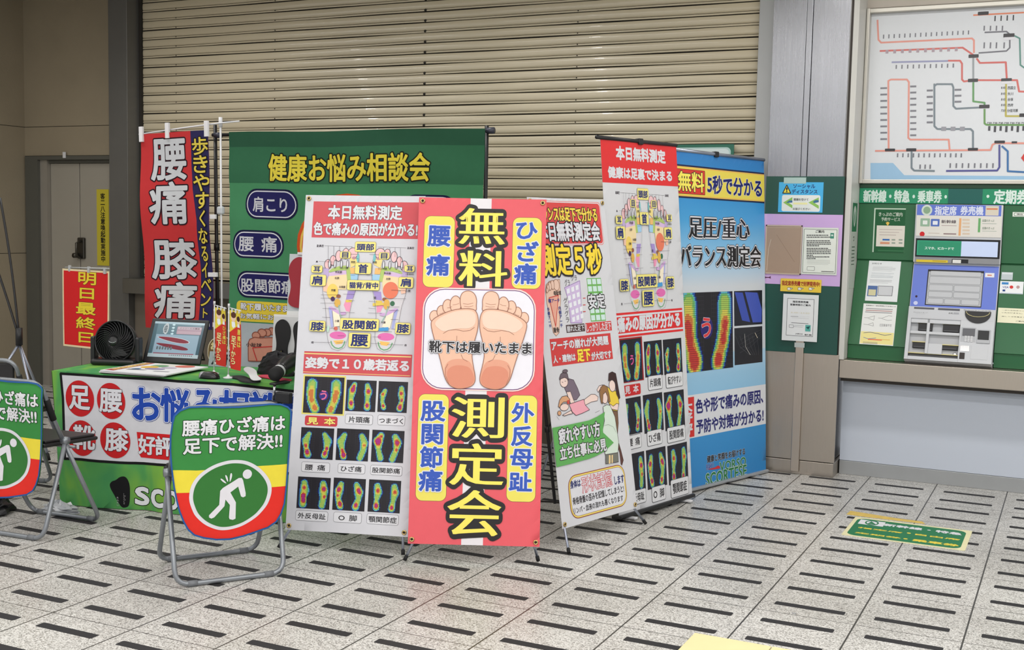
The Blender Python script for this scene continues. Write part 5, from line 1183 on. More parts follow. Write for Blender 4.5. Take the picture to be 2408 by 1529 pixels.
  ('S',(58,118,58),[-0.2005,0.3902,-0.1959,0.4198,-0.1856,0.4439,-0.1687,0.4662,-0.1456,0.4849,-0.1172,0.5021,-0.0834,0.5139,-0.0467,0.5198,-0.015,0.5186,0.0195,0.512,0.049,0.4976,0.0733,0.4796,0.0951,0.4565,0.1115,0.4313,0.1209,0.4041,0.1199,0.3729,0.1063,0.3353,0.0873,0.3115,0.0629,0.2885,0.0279,0.2696,-0.0042,0.2572,-0.0361,0.2511,-0.0625,0.2484,-0.0914,0.2513,-0.12,0.2633,-0.1459,0.2795,-0.1664,0.2999,-0.1818,0.3196,-0.193,0.3489,-0.199,0.3698],None),
  ('E',(220,218,224),0.0315,0.467,0.0202,0.0205,None),
  ('P',(220,218,224),[-0.0877,0.4066,-0.0762,0.4182,-0.0062,0.454,0.0067,0.4532,0.0126,0.4423,0.0233,0.3852,0.0222,0.3727,0.0115,0.3688,0.0021,0.3739,-0.0097,0.4175,-0.0442,0.3959,-0.0208,0.3505,-0.0237,0.2813,-0.0354,0.2771,-0.0489,0.2812,-0.0518,0.2889,-0.0471,0.3423,-0.0657,0.3673,-0.0704,0.3395,-0.1137,0.2941,-0.1252,0.29,-0.1349,0.2957,-0.1349,0.3053,-0.0924,0.3467],None),
  ('S',(220,218,224),[-0.0877,0.4578,-0.0819,0.4594,-0.0704,0.4497,-0.0588,0.4354,-0.0675,0.4381,-0.079,0.4467],None),
  ('S',(220,218,224),[-0.0675,0.472,-0.0617,0.473,-0.0553,0.4611,-0.053,0.4405,-0.0599,0.4486],None),
  ('S',(220,218,224),[-0.0442,0.4751,-0.0384,0.4802,-0.0349,0.4713,-0.0384,0.4547,-0.0471,0.4375,-0.0466,0.4556],None),
  ('T','腰痛ひざ痛は',-0.2425,0.6505,0.1942,0.7175,(222,222,226),(((30,60,34),0.07),),0.03,0,0),
  ('T','足下で解決!!',-0.2383,0.5725,0.1823,0.6392,(222,222,226),(((30,60,34),0.07),),0.03,0,0),
 ],
 'FS': [
  ('R',0,0,0.6,0.43,(226,220,176),0.01,None),
  ('R',0.02,0.018,0.575,0.405,(26,116,72),0.05,None),
  ('R',0.0366,0.2769,0.1667,0.3815,(220,220,225),0.0,None),
  ('E',(26,116,72),0.1023,0.332,0.0354,0.0548,None),
  ('E',(220,220,225),0.1023,0.332,0.0272,0.0353,None),
  ('P',(26,116,72),[0.0835,0.3001,0.0958,0.3633,0.1272,0.305],None),
  ('T','新幹線・特急',0.1654,0.3035,0.5559,0.3553,(220,220,225),(),0.045,0,0),
  ('T','指定席',0.0538,0.1842,0.275,0.2105,(228,206,70),(),0.05,0,0),
  ('T','・',0.2987,0.1991,0.3171,0.2209,(228,206,70),(),0.05,0,0),
  ('T','自由席',0.3415,0.1899,0.557,0.2199,(228,206,70),(),0.05,0,0),
  ('T','定期券',0.0571,0.0676,0.2836,0.0955,(228,206,70),(),0.05,0,0),
  ('T','・',0.2979,0.072,0.3179,0.0918,(228,206,70),(),0.05,0,0),
  ('T','乗車券',0.3433,0.0583,0.562,0.1026,(228,206,70),(),0.05,0,0),
 ],
 'MAP': [
  ('P',(152,190,220),[-0.1145,2.0001,0.0243,1.9996,0.0966,1.9227,0.8869,1.9173,0.888,1.8966,-0.1096,1.8938],None),
  ('L',(224,150,136),0.011,[-0.1127,2.9,-0.1012,2.7755,-0.0841,2.7565,0.1914,2.7565,0.4543,2.7567,0.4664,2.7441,0.4703,2.6679],False),
  ('L',(206,104,98),0.011,[-0.0898,2.7046,0.4036,2.703,0.4671,2.656],False),
  ('L',(150,152,184),0.011,[-0.0135,2.6311,0.3227,2.6258],False),
  ('L',(206,104,98),0.011,[0.3226,2.6274,0.3922,2.6246,0.4047,2.6063,0.4096,2.5094,0.4217,2.4969,0.4711,2.5033,0.6637,2.4968,0.7232,2.4948,0.7379,2.427,0.8595,2.4179],False),
  ('L',(206,104,98),0.011,[0.4872,2.6351,0.5076,2.6063,0.6543,2.6044,0.6657,2.5007],False),
  ('L',(150,156,160),0.011,[0.4673,2.652,0.4747,2.5072],False),
  ('L',(96,150,92),0.011,[0.4756,2.4911,0.4816,2.3741,0.5467,2.3644,0.5477,2.3443],False),
  ('L',(182,172,84),0.011,[0.6626,2.476,0.6714,2.2805,0.7533,2.2788],False),
  ('L',(224,150,136),0.011,[-0.0067,2.0911,-0.0283,2.5159,-0.0125,2.5236,0.084,2.5204,0.0968,2.5035,0.1095,2.1564,0.122,2.1455,0.3508,2.1428,0.3594,2.0797],False),
  ('L',(118,130,138),0.011,[0.2621,2.2284,0.25,2.474,0.2635,2.4858,0.3531,2.4829,0.3619,2.4624,0.3676,2.3486,0.3839,2.332,0.5292,2.3367],False),
  ('L',(118,130,138),0.011,[0.2492,2.4894,0.2622,2.2274,0.2811,2.209,0.4749,2.206,0.4894,2.1912,0.4953,2.0777],False),
  ('L',(104,150,84),0.011,[0.5486,2.3272,0.5532,2.2386,0.565,2.2303,0.8702,2.2235],False),
  ('L',(224,150,136),0.011,[-0.0893,2.0765,0.5957,2.0768,0.6054,2.109,0.6237,2.1185,0.8761,2.1142],False),
  ('L',(118,130,138),0.011,[0.1333,2.0764,0.1385,1.9685,0.1553,1.9519,0.2782,1.9493],False),
  ('L',(84,84,146),0.011,[0.3449,1.9493,0.64,1.9516,0.6518,1.9718,0.6446,2.1086],False),
  ('L',(64,112,166),0.011,[0.6585,2.1004,0.6939,2.068,0.7003,1.9476,0.8859,1.9364],False),
  ('L',(222,130,96),0.009,[0.4547,2.8965,0.8334,2.896],False),
  ('L',(110,110,118),0.009,[0.5246,2.7892,0.6482,2.7884,0.6678,2.7701,0.672,2.6908,0.6544,2.6718,0.4969,2.6667],False),
  ('L',(90,140,130),0.009,[0.6942,2.7608,0.7246,2.7436,0.7368,2.5853,0.7576,2.5687,0.8515,2.5636],False),
  ('R',0.4803,2.894,0.5418,2.915,(52,50,54),0.004,None),
  ('R',0.6325,2.7529,0.6946,2.7758,(52,50,54),0.004,None),
  ('R',0.4402,2.6387,0.4984,2.6596,(52,50,54),0.004,None),
  ('R',0.4439,2.4918,0.5022,2.5123,(52,50,54),0.004,None),
  ('R',0.6332,2.4903,0.6938,2.5082,(52,50,54),0.004,None),
  ('R',0.517,2.3306,0.5764,2.3521,(52,50,54),0.004,None),
  ('R',0.6154,2.1163,0.6749,2.133,(52,50,54),0.004,None),
  ('R',-0.0287,2.0731,0.033,2.0903,(52,50,54),0.004,None),
  ('R',0.1006,2.0721,0.1614,2.0908,(52,50,54),0.004,None),
  ('R',0.4655,2.0734,0.5238,2.0901,(52,50,54),0.004,None),
  ('R',0.7473,2.2737,0.8089,2.2948,(52,50,54),0.004,None),
  ('R',0.6367,2.7371,0.6955,2.7542,(220,220,225),0.002,None),
  ('R',0.6357,2.4744,0.6947,2.4906,(220,220,225),0.002,None),
  ('R',-0.0742,2.7804,-0.0666,2.8055,(120,120,128),0,None),
  ('R',-0.0419,2.7805,-0.0342,2.8056,(120,120,128),0,None),
  ('R',-0.0097,2.7806,-0.002,2.8056,(120,120,128),0,None),
  ('R',0.0224,2.7806,0.03,2.8056,(120,120,128),0,None),
  ('R',0.0544,2.7807,0.062,2.8057,(120,120,128),0,None),
  ('R',0.0863,2.7808,0.0938,2.8057,(120,120,128),0,None),
  ('R',0.118,2.7809,0.1255,2.8057,(120,120,128),0,None),
  ('R',0.1496,2.7809,0.1571,2.8058,(120,120,128),0,None),
  ('R',0.1811,2.781,0.1886,2.8058,(120,120,128),0,None),
  ('R',0.2125,2.7811,0.22,2.8058,(120,120,128),0,None),
  ('R',0.2438,2.7812,0.2512,2.8058,(120,120,128),0,None),
  ('R',0.2749,2.7813,0.2823,2.8059,(120,120,128),0,None),
  ('R',0.3059,2.7813,0.3134,2.8059,(120,120,128),0,None),
  ('R',0.3369,2.7814,0.3443,2.8059,(120,120,128),0,None),
  ('R',0.3677,2.7815,0.375,2.806,(120,120,128),0,None),
  ('R',0.3983,2.7816,0.4057,2.806,(120,120,128),0,None),
  ('R',0.4289,2.7816,0.4363,2.806,(120,120,128),0,None),
  ('R',0.0115,2.5886,0.0199,2.6136,(120,120,128),0,None),
  ('R',0.046,2.5881,0.0544,2.6131,(120,120,128),0,None),
  ('R',0.0804,2.5876,0.0888,2.6126,(120,120,128),0,None),
  ('R',0.1147,2.5872,0.123,2.6121,(120,120,128),0,None),
  ('R',0.1488,2.5867,0.1571,2.6115,(120,120,128),0,None),
  ('R',0.1828,2.5862,0.1911,2.611,(120,120,128),0,None),
  ('R',0.2166,2.5858,0.2249,2.6105,(120,120,128),0,None),
  ('R',0.2503,2.5853,0.2586,2.61,(120,120,128),0,None),
  ('R',0.2839,2.5848,0.2921,2.6095,(120,120,128),0,None),
  ('R',0.3173,2.5844,0.3255,2.609,(120,120,128),0,None),
  ('R',0.3506,2.5839,0.3588,2.6085,(120,120,128),0,None),
  ('R',-0.0535,2.6866,-0.0363,2.7088,(170,150,160),0,None),
  ('R',-0.0067,2.6862,0.0104,2.7084,(170,150,160),0,None),
  ('R',0.0399,2.6858,0.0569,2.7079,(170,150,160),0,None),
  ('R',0.0862,2.6855,0.1032,2.7075,(170,150,160),0,None),
  ('R',0.1323,2.6851,0.1492,2.7071,(170,150,160),0,None),
  ('R',0.1781,2.6847,0.1949,2.7067,(170,150,160),0,None),
  ('R',0.2237,2.6844,0.2404,2.7062,(170,150,160),0,None),
  ('R',0.269,2.684,0.2856,2.7058,(170,150,160),0,None),
  ('R',0.3141,2.6837,0.3306,2.7054,(170,150,160),0,None),
  ('R',0.3589,2.6833,0.3754,2.705,(170,150,160),0,None),
  ('R',0.576,2.8536,0.5837,2.8857,(60,60,66),0,None),
  ('R',0.6104,2.8533,0.618,2.8853,(60,60,66),0,None),
  ('R',0.6446,2.853,0.6522,2.8849,(60,60,66),0,None),
  ('R',0.6787,2.8527,0.6863,2.8846,(60,60,66),0,None),
  ('R',0.5173,2.7995,0.5256,2.8294,(120,120,128),0,None),
  ('R',0.5528,2.7976,0.5611,2.8275,(120,120,128),0,None),
  ('R',0.5866,2.7959,0.5949,2.8257,(120,120,128),0,None),
  ('R',0.6203,2.7942,0.6286,2.8239,(120,120,128),0,None),
  ('R',0.5225,2.6932,0.5311,2.7295,(120,120,128),0,None),
  ('R',0.558,2.6916,0.5666,2.7278,(120,120,128),0,None),
  ('R',0.5918,2.6901,0.6005,2.7262,(120,120,128),0,None),
  ('R',0.6353,2.6881,0.6439,2.7242,(120,120,128),0,None),
  ('R',-0.0751,2.4653,-0.034,2.4765,(120,120,128),0,None),
  ('R',0.1058,2.4707,0.1421,2.4817,(120,120,128),0,None),
  ('R',-0.0733,2.4254,-0.0321,2.4366,(120,120,128),0,None),
  ('R',0.1076,2.4328,0.144,2.4437,(120,120,128),0,None),
  ('R',-0.0714,2.3855,-0.0303,2.3966,(120,120,128),0,None),
  ('R',0.1095,2.395,0.1458,2.4058,(120,120,128),0,None),
  ('R',-0.0696,2.3455,-0.0284,2.3565,(120,120,128),0,None),
  ('R',0.1113,2.3571,0.1476,2.3678,(120,120,128),0,None),
  ('R',-0.0677,2.3056,-0.0265,2.3164,(120,120,128),0,None),
  ('R',0.1131,2.3191,0.1495,2.3299,(120,120,128),0,None),
  ('R',-0.0658,2.2655,-0.0247,2.2763,(120,120,128),0,None),
  ('R',0.1149,2.2812,0.1513,2.2918,(120,120,128),0,None),
  ('R',-0.064,2.2255,-0.0228,2.2362,(120,120,128),0,None),
  ('R',0.1168,2.2432,0.1531,2.2538,(120,120,128),0,None),
  ('R',-0.0621,2.1854,-0.0209,2.1961,(120,120,128),0,None),
  ('R',0.1186,2.2053,0.155,2.2157,(120,120,128),0,None),
  ('R',-0.0602,2.1453,-0.019,2.1559,(120,120,128),0,None),
  ('R',0.1204,2.1672,0.1568,2.1777,(120,120,128),0,None),
  ('R',0.2062,2.4422,0.2421,2.4539,(120,120,128),0,None),
  ('R',0.3701,2.4422,0.4091,2.4531,(120,120,128),0,None),
  ('R',0.2081,2.403,0.2441,2.4146,(120,120,128),0,None),
  ('R',0.3719,2.4057,0.411,2.4165,(120,120,128),0,None),
  ('R',0.21,2.3637,0.246,2.3752,(120,120,128),0,None),
  ('R',0.3737,2.3692,0.4128,2.38,(120,120,128),0,None),
  ('R',0.212,2.3243,0.2479,2.3358,(120,120,128),0,None),
  ('R',0.2139,2.285,0.2499,2.2964,(120,120,128),0,None),
  ('R',0.2158,2.2456,0.2518,2.2569,(120,120,128),0,None),
  ('R',0.0457,2.0354,0.0542,2.0605,(120,120,128),0,None),
  ('R',0.078,2.0352,0.0864,2.0602,(120,120,128),0,None),
  ('R',0.1101,2.035,0.1185,2.06,(120,120,128),0,None),
  ('R',0.1421,2.0349,0.1505,2.0598,(120,120,128),0,None),
  ('R',0.174,2.0347,0.1823,2.0596,(120,120,128),0,None),
  ('R',0.2057,2.0345,0.2141,2.0594,(120,120,128),0,None),
  ('R',0.2374,2.0344,0.2457,2.0591,(120,120,128),0,None),
  ('R',0.2689,2.0342,0.2772,2.0589,(120,120,128),0,None),
  ('R',0.3003,2.034,0.3086,2.0587,(120,120,128),0,None),
  ('R',0.3316,2.0338,0.3399,2.0585,(120,120,128),0,None),
  ('R',0.3628,2.0337,0.371,2.0583,(120,120,128),0,None),
  ('R',0.3938,2.0335,0.4021,2.0581,(120,120,128),0,None),
  ('R',0.4248,2.0333,0.433,2.0578,(120,120,128),0,None),
  ('R',0.3635,1.9682,0.372,1.9969,(120,120,128),0,None),
  ('R',0.3993,1.9681,0.4077,1.9967,(120,120,128),0,None),
  ('R',0.4348,1.968,0.4432,1.9966,(120,120,128),0,None),
  ('R',0.4703,1.968,0.4787,1.9965,(120,120,128),0,None),
  ('R',0.5056,1.9679,0.5139,1.9964,(120,120,128),0,None),
  ('R',0.5407,1.9679,0.549,1.9963,(120,120,128),0,None),
  ('R',0.5757,1.9678,0.584,1.9962,(120,120,128),0,None),
  ('R',0.6105,1.9678,0.6188,1.9961,(120,120,128),0,None),
  ('R',0.1853,1.9626,0.1938,1.9892,(120,120,128),0,None),
  ('R',0.2155,1.9626,0.2239,1.9891,(120,120,128),0,None),
  ('R',0.2455,1.9626,0.2539,1.989,(120,120,128),0,None),
  ('R',0.3039,2.1976,0.3325,2.2226,(150,150,158),0,None),
  ('R',0.3585,2.1968,0.3868,2.2217,(150,150,158),0,None),
  ('R',0.4127,2.196,0.4409,2.2208,(150,150,158),0,None),
  ('T','西国立',0.6731,2.4409,0.7187,2.4598,(50,50,54),(),0.01,0,0),
  ('T','810',0.6359,2.4451,0.6605,2.4586,(50,50,54),(),0.01,0,0),
  ('T','矢川',0.675,2.4055,0.7058,2.4239,(50,50,54),(),0.01,0,0),
  ('T','810',0.6378,2.4092,0.6624,2.4226,(50,50,54),(),0.01,0,0),
  ('T','谷保',0.6768,2.3713,0.7076,2.3896,(50,50,54),(),0.01,0,0),
  ('T','810',0.6396,2.3748,0.6642,2.3882,(50,50,54),(),0.01,0,0),
  ('T','西府',0.6786,2.3378,0.7094,2.3561,(50,50,54),(),0.01,0,0),
  ('T','810',0.6413,2.3413,0.666,2.3546,(50,50,54),(),0.01,0,0),
  ('T','分倍河原',0.6774,2.3038,0.7379,2.3226,(50,50,54),(),0.01,0,0),
  ('T','720',0.6431,2.3077,0.6678,2.321,(50,50,54),(),0.01,0,0),
  ('T','730',0.568,2.2331,0.5936,2.2464,(40,40,44),(),0.01,0,0),
  ('R',0.5753,2.1937,0.5881,2.2221,(70,70,76),0,None),
  ('T','730',0.6005,2.2325,0.626,2.2458,(40,40,44),(),0.01,0,0),
  ('R',0.6078,2.1852,0.621,2.2216,(70,70,76),0,None),
  ('T','730',0.6329,2.2319,0.6583,2.2452,(40,40,44),(),0.01,0,0),
  ('R',0.6401,2.1928,0.6529,2.221,(70,70,76),0,None),
  ('T','730',0.6651,2.2314,0.6905,2.2446,(40,40,44),(),0.01,0,0),
  ('R',0.6724,2.1843,0.6855,2.2205,(70,70,76),0,None),
  ('T','730',0.6973,2.2308,0.7225,2.244,(40,40,44),(),0.01,0,0),
  ('R',0.7045,2.1918,0.7172,2.2199,(70,70,76),0,None),
  ('T','730',0.7293,2.2302,0.7544,2.2434,(40,40,44),(),0.01,0,0),
  ('R',0.7365,2.1833,0.7495,2.2194,(70,70,76),0,None),
  ('T','730',0.7611,2.2297,0.7862,2.2429,(40,40,44),(),0.01,0,0),
  ('R',0.7683,2.1908,0.7809,2.2189,(70,70,76),0,None),
  ('R',0.7131,2.1156,0.7435,2.1279,(60,60,64),0,None),
  ('P',(206,60,56),[0.7705,2.0275,0.7854,2.053,0.803,2.0273,0.788,2.0051],None),
 ],
 'HD': [
  ('R',0.3664,1.7441,0.5659,1.8409,(22,92,84),0,None),
  ('T','新幹線・特急・乗車券・',-0.1442,1.7515,0.3574,1.8266,(206,226,216),(),0.035,0,0),
  ('E',(216,232,224),0.5969,1.7934,0.0081,0.0097,None),
  ('T','定期券',0.6323,1.7501,0.8234,1.8318,(216,232,224),(),0.035,0,0),
 ],
 'P1': [
  ('R',-0.0758,1.4203,0.1393,1.7145,(196,214,196),0,None),
  ('R',-0.0671,1.4286,0.1312,1.7056,(38,92,58),0,None),
  ('R',-0.0545,1.4695,0.1249,1.6029,(222,216,206),0,None),
  ('T','きっぷのご案内',-0.0452,1.6619,0.0989,1.6872,(196,206,192),(),0.02,0,0),
  ('T','予約サービス',-0.029,1.6317,0.0859,1.6548,(196,206,192),(),0.02,0,0),
  ('P',(226,190,90),[-0.0006,1.6201,0.0112,1.6278,0.0236,1.6205,0.0124,1.6002],None),
  ('R',-0.0377,1.577,0.1029,1.5791,(170,150,150),0,None),
  ('R',-0.0369,1.5596,0.0845,1.5619,(170,150,150),0,None),
  ('R',-0.0361,1.5421,0.066,1.5448,(170,150,150),0,None),
  ('R',-0.0154,1.5076,0.028,1.5181,(60,110,180),0,None),
  ('R',-0.0291,1.4849,0.029,1.4985,(214,150,120),0,None),
  ('R',0.0406,1.5084,0.0628,1.5179,(150,160,150),0,None),
  ('R',0.084,1.5095,0.1062,1.519,(150,160,150),0,None),
  ('R',0.0415,1.4884,0.0638,1.4978,(150,160,150),0,None),
  ('R',0.085,1.4895,0.1071,1.499,(150,160,150),0,None),
  ('R',-0.0414,1.4397,0.1191,1.4477,(58,112,76),0,None),
 ],
 'MU': [
  ('R',0.1901,1.6719,0.6797,1.738,(102,122,206),0,None),
  ('E',(206,218,206),0.2484,1.7033,0.0319,0.0335,None),
  ('E',(140,170,140),0.2484,1.7033,0.0211,0.0221,None),
  ('T','指定席',0.2964,1.6755,0.4219,1.7285,(218,222,240),(),0.03,0,0),
  ('T','券売機',0.4467,1.6779,0.5769,1.7304,(218,222,240),(),0.03,0,0),
  ('R',0.5898,1.6755,0.6647,1.7346,(214,206,190),0,None),
  ('R',0.5951,1.7114,0.6584,1.7202,(214,130,90),0,None),
  ('R',0.2132,1.6021,0.2698,1.6524,(150,180,156),0.004,None),
  ('R',0.228,1.6147,0.2551,1.6389,(226,230,226),0.002,None),
  ('R',0.2754,1.6033,0.3268,1.6495,(84,112,186),0.004,None),
  ('R',0.2868,1.6134,0.3161,1.6374,(226,230,240),0.003,None),
  ('T','新幹線',0.3378,1.6238,0.4236,1.6447,(74,60,70),(),0.02,0,0),
  ('R',0.3395,1.6082,0.4276,1.6114,(170,150,150),0,None),
  ('R',0.4413,1.5492,0.4541,1.6563,(226,170,120),0,None),
  ('R',0.5517,1.5722,0.5652,1.6582,(110,170,110),0,None),
  ('R',0.4598,1.6413,0.5016,1.6527,(214,196,176),0,None),
  ('R',0.4609,1.6199,0.5027,1.6313,(214,196,176),0,None),
  ('R',0.462,1.5986,0.5038,1.6099,(214,196,176),0,None),
  ('R',0.4631,1.5772,0.5049,1.5885,(214,196,176),0,None),
  ('R',0.4642,1.5558,0.506,1.567,(214,196,176),0,None),
  ('T','全国のきっぷ',0.5737,1.6366,0.6421,1.6523,(96,120,100),(),0.01,0,0),
  ('R',0.575,1.6248,0.6562,1.6281,(170,180,170),0,None),
  ('T','全国のきっぷ',0.5761,1.5909,0.6445,1.6063,(96,120,100),(),0.01,0,0),
  ('R',0.5774,1.5791,0.6586,1.5822,(170,180,170),0,None),
  ('E',(206,44,48),0.2274,1.5538,0.0151,0.0158,None),
  ('R',0.2647,1.5596,0.3304,1.5631,(196,180,170),0,None),
  ('R',0.3535,1.5545,0.428,1.5626,(150,130,130),0,None),
 ],
 'LC': [
  ('R',0.2091,1.4285,0.4681,1.5088,(44,140,104),0,None),
  ('T','スマホ、ICカードで',0.2485,1.4589,0.4196,1.4752,(222,236,228),(),0.03,0,0),
 ],
 'BR': [
  ('R',0.2004,1.3788,0.3875,1.3944,(222,196,50),0,None),
  ('R',0.2973,1.3863,0.3769,1.3896,(150,120,40),0,None),
  ('R',0.4108,1.3701,0.5068,1.4032,(30,30,34),0,None),
  ('R',0.4156,1.3716,0.4645,1.3994,(226,226,222),0,None),
 ],
 'N1': [
  ('T','お知らせ',-0.0728,0.5287,-0.0129,0.5389,(70,70,76),(),0.01,0,0),
  ('R',-0.0654,0.5141,0.0566,0.5133,(140,140,146),0,None),
  ('R',-0.0664,0.5057,0.0744,0.5041,(140,140,146),0,None),
  ('R',-0.0675,0.4965,0.0728,0.4949,(140,140,146),0,None),
  ('R',-0.0685,0.4866,0.0519,0.4857,(140,140,146),0,None),
  ('R',-0.0707,0.4691,0.0681,0.4674,(150,160,170),0,None),
  ('R',-0.0717,0.4592,0.0473,0.4582,(150,160,170),0,None),
  ('R',-0.0728,0.4509,0.065,0.449,(150,160,170),0,None),
  ('R',-0.0738,0.4418,0.0634,0.4398,(150,160,170),0,None),
  ('R',-0.0759,0.4235,0.0603,0.4215,(140,140,146),0,None),
  ('R',-0.077,0.4144,0.0588,0.4124,(140,140,146),0,None),
  ('R',-0.078,0.4045,0.0379,0.4032,(140,140,146),0,None),
  ('R',-0.0833,0.3119,-0.0235,0.3826,(84,110,160),0,None),
  ('R',-0.0769,0.3168,-0.0313,0.3573,(206,200,160),0,None),
  ('R',-0.0172,0.3216,0.0676,0.3813,(200,202,206),0,((90,90,96),0.003)),
 ],
 'N2': [
  ('R',-0.0955,-0.0026,0.1044,0.0764,(232,220,150),0,None),
  ('T','定期券の一部区間廃止のお知らせ',-0.0832,0.2459,0.0995,0.254,(60,60,64),(),0.01,0,0),
  ('R',-0.0805,0.2315,0.0831,0.2267,(140,140,146),0,None),
  ('R',-0.082,0.2197,0.0815,0.2148,(170,120,120),0,None),
  ('R',-0.0835,0.208,0.08,0.203,(140,140,146),0,None),
  ('L',(70,70,76),0.0016,[-0.0854,0.1677,-0.0627,0.167,-0.0238,0.1828,-0.0254,0.1536,-0.0597,0.1633],False),
  ('L',(70,70,76),0.0016,[-0.0001,0.1696,0.0223,0.1689,0.0606,0.1876,0.0829,0.1869],False),
  ('L',(70,70,76),0.0016,[0.0226,0.166,0.0591,0.1565,0.0837,0.1598],False),
  ('L',(70,70,76),0.0016,[-0.0853,0.1228,-0.0583,0.1225,-0.0282,0.1369,-0.0243,0.1148,-0.0554,0.1207],False),
  ('T','迂回乗車不可',0.0125,0.1146,0.0853,0.1325,(110,110,116),(),0.0,0,0),
  ('L',(60,70,120),0.003,[-0.0796,0.0658,-0.0399,0.0731,0.0055,0.0663,0.0509,0.0576,0.0898,0.0667],False),
  ('L',(60,110,180),0.003,[-0.0767,0.0369,-0.0489,0.029,-0.0005,0.037],False),
  ('R',-0.0489,0.022,0.0365,0.029,(226,120,90),0,None),
  ('R',0.018,0.0271,0.0847,0.0305,(226,180,90),0,None),
  ('R',-0.0779,0.0079,0.0113,0.0049,(140,140,130),0,None),
  ('R',-0.0771,0.0003,0.012,-0.0027,(140,140,130),0,None),
 ],
 'ML': [
  ('R',0.608,0.461,0.6605,0.4892,(226,226,230),0,None),
  ('R',0.621,0.4712,0.6463,0.4779,(206,120,90),0,None),
  ('E',(60,40,60),0.2188,0.318,0.007,0.0077,None),
  ('E',(200,206,236),0.2183,0.2746,0.013,0.0125,None),
  ('R',0.2732,0.2639,0.6011,0.4997,(44,44,50),0,None),
  ('R',0.2792,0.2699,0.5971,0.4857,(178,180,184),0,None),
  ('R',0.2896,0.462,0.5847,0.4879,(190,192,196),0.006,((150,152,156),0.003)),
  ('R',0.2896,0.4101,0.5847,0.4525,(190,192,196),0.006,((150,152,156),0.003)),
  ('R',0.2896,0.3629,0.4273,0.3983,(190,192,196),0.006,((150,152,156),0.003)),
  ('R',0.4371,0.3629,0.5847,0.3983,(190,192,196),0.006,((150,152,156),0.003)),
  ('R',0.2896,0.3205,0.4273,0.3535,(190,192,196),0.006,((150,152,156),0.003)),
  ('R',0.4371,0.3205,0.5847,0.3535,(190,192,196),0.006,((150,152,156),0.003)),
  ('R',0.2896,0.2781,0.3781,0.3087,(190,192,196),0.006,((150,152,156),0.003)),
  ('R',0.388,0.2781,0.4765,0.3087,(190,192,196),0.006,((150,152,156),0.003)),
  ('R',0.4863,0.2781,0.5847,0.3087,(190,192,196),0.006,((150,152,156),0.003)),
 ],
 'MG': [
  ('R',0.2158,0.2267,0.3348,0.2388,(90,90,96),0.002,None),
  ('R',0.3569,0.2262,0.4831,0.2394,(90,90,96),0.002,None),
  ('T','お札',0.4205,0.2044,0.4468,0.2143,(40,40,44),(),0.02,0,0),
  ('R',0.4484,0.2034,0.4798,0.2158,(160,162,168),0,None),
  ('T','クレジットカード',0.2144,0.2018,0.2982,0.2076,(80,80,86),(),0.01,0,0),
  ('R',0.231,0.1964,0.2831,0.197,(140,140,146),0,None),
  ('T','硬貨',0.4216,0.065,0.458,0.0757,(60,60,66),(),0.02,0,0),
  ('R',0.4125,0.0634,0.4682,0.0632,(140,140,146),0,None),
  ('T','領収書',0.2261,0.0716,0.2939,0.0776,(60,60,66),(),0.01,0,0),
  ('R',0.309,0.0618,0.336,0.0759,(40,40,46),0.002,None),
  ('T','取出口ランプ点滅',0.505,0.232,0.6606,0.237,(70,70,76),(),0.01,0,0),
 ],
 'NC': [
  ('R',0.7053,0.4251,0.7435,0.4396,(60,130,190),0,None),
  ('E',(206,60,56),0.7611,0.4099,0.0107,0.0103,None),
  ('T','VISA',0.7112,0.4016,0.7452,0.4143,(50,60,140),(),0.02,0,0),
  ('E',(180,150,150),0.7979,0.4115,0.0098,0.0103,None),
  ('R',0.7127,0.3801,0.7277,0.3926,(40,70,130),0,None),
  ('R',0.7018,0.3696,0.8252,0.3713,(40,130,170),0,None),
 ],
 'NL': [
  ('T','一部の定期券はご利用',0.7177,0.2585,0.873,0.2631,(60,60,56),(),0.01,0,0),
  ('T','いただけません。',0.7187,0.2415,0.8336,0.2482,(60,60,56),(),0.01,0,0),
  ('T','詳しくは係員まで',0.7204,0.2184,0.8513,0.224,(60,60,56),(),0.01,0,0),
  ('T','ご案内窓口',0.7999,0.1912,0.8773,0.1988,(60,60,56),(),0.01,0,0),
 ],
 'SD': [
  ('R',-0.5964,1.6796,-0.356,1.7826,(226,230,226),0.012,None),
  ('T','ソーシャル',-0.5278,1.8245,-0.3913,1.8503,(30,50,110),(),0.03,0,0),
  ('T','ディスタンス',-0.5357,1.7917,-0.3763,1.8181,(30,50,110),(),0.03,0,0),
  ('P',(240,220,70),[-0.5931,1.7937,-0.5692,1.8446,-0.5421,1.7941],((40,40,40),0.003)),
  ('T','!',-0.5723,1.8013,-0.5637,1.8289,(40,40,40),(),0.05,0,0),
  ('P',(140,190,90),[-0.5879,1.7346,-0.5309,1.7693,-0.5302,1.7509,-0.5554,1.7349,-0.5288,1.7186,-0.528,1.6984],None),
  ('P',(140,190,90),[-0.4294,1.7364,-0.3662,1.769,-0.3654,1.7499,-0.3948,1.7367,-0.364,1.7179,-0.3632,1.6978],None),
  ('P',(60,110,150),[-0.5692,1.732,-0.5513,1.7479,-0.53,1.7481,-0.5295,1.7352],None),
  ('P',(60,110,150),[-0.3996,1.7431,-0.3864,1.7524,-0.3655,1.7526,-0.3649,1.7389,-0.3947,1.7331],None),
  ('R',-0.523,1.7235,-0.4353,1.7353,(236,232,170),0,None),
  ('T','間隔を空けて',-0.5214,1.7464,-0.4299,1.762,(40,40,44),(),0.02,0,0),
  ('T','お並びください',-0.5245,1.6888,-0.4174,1.703,(40,40,44),(),0.02,0,0),
 ],
 'LB': [
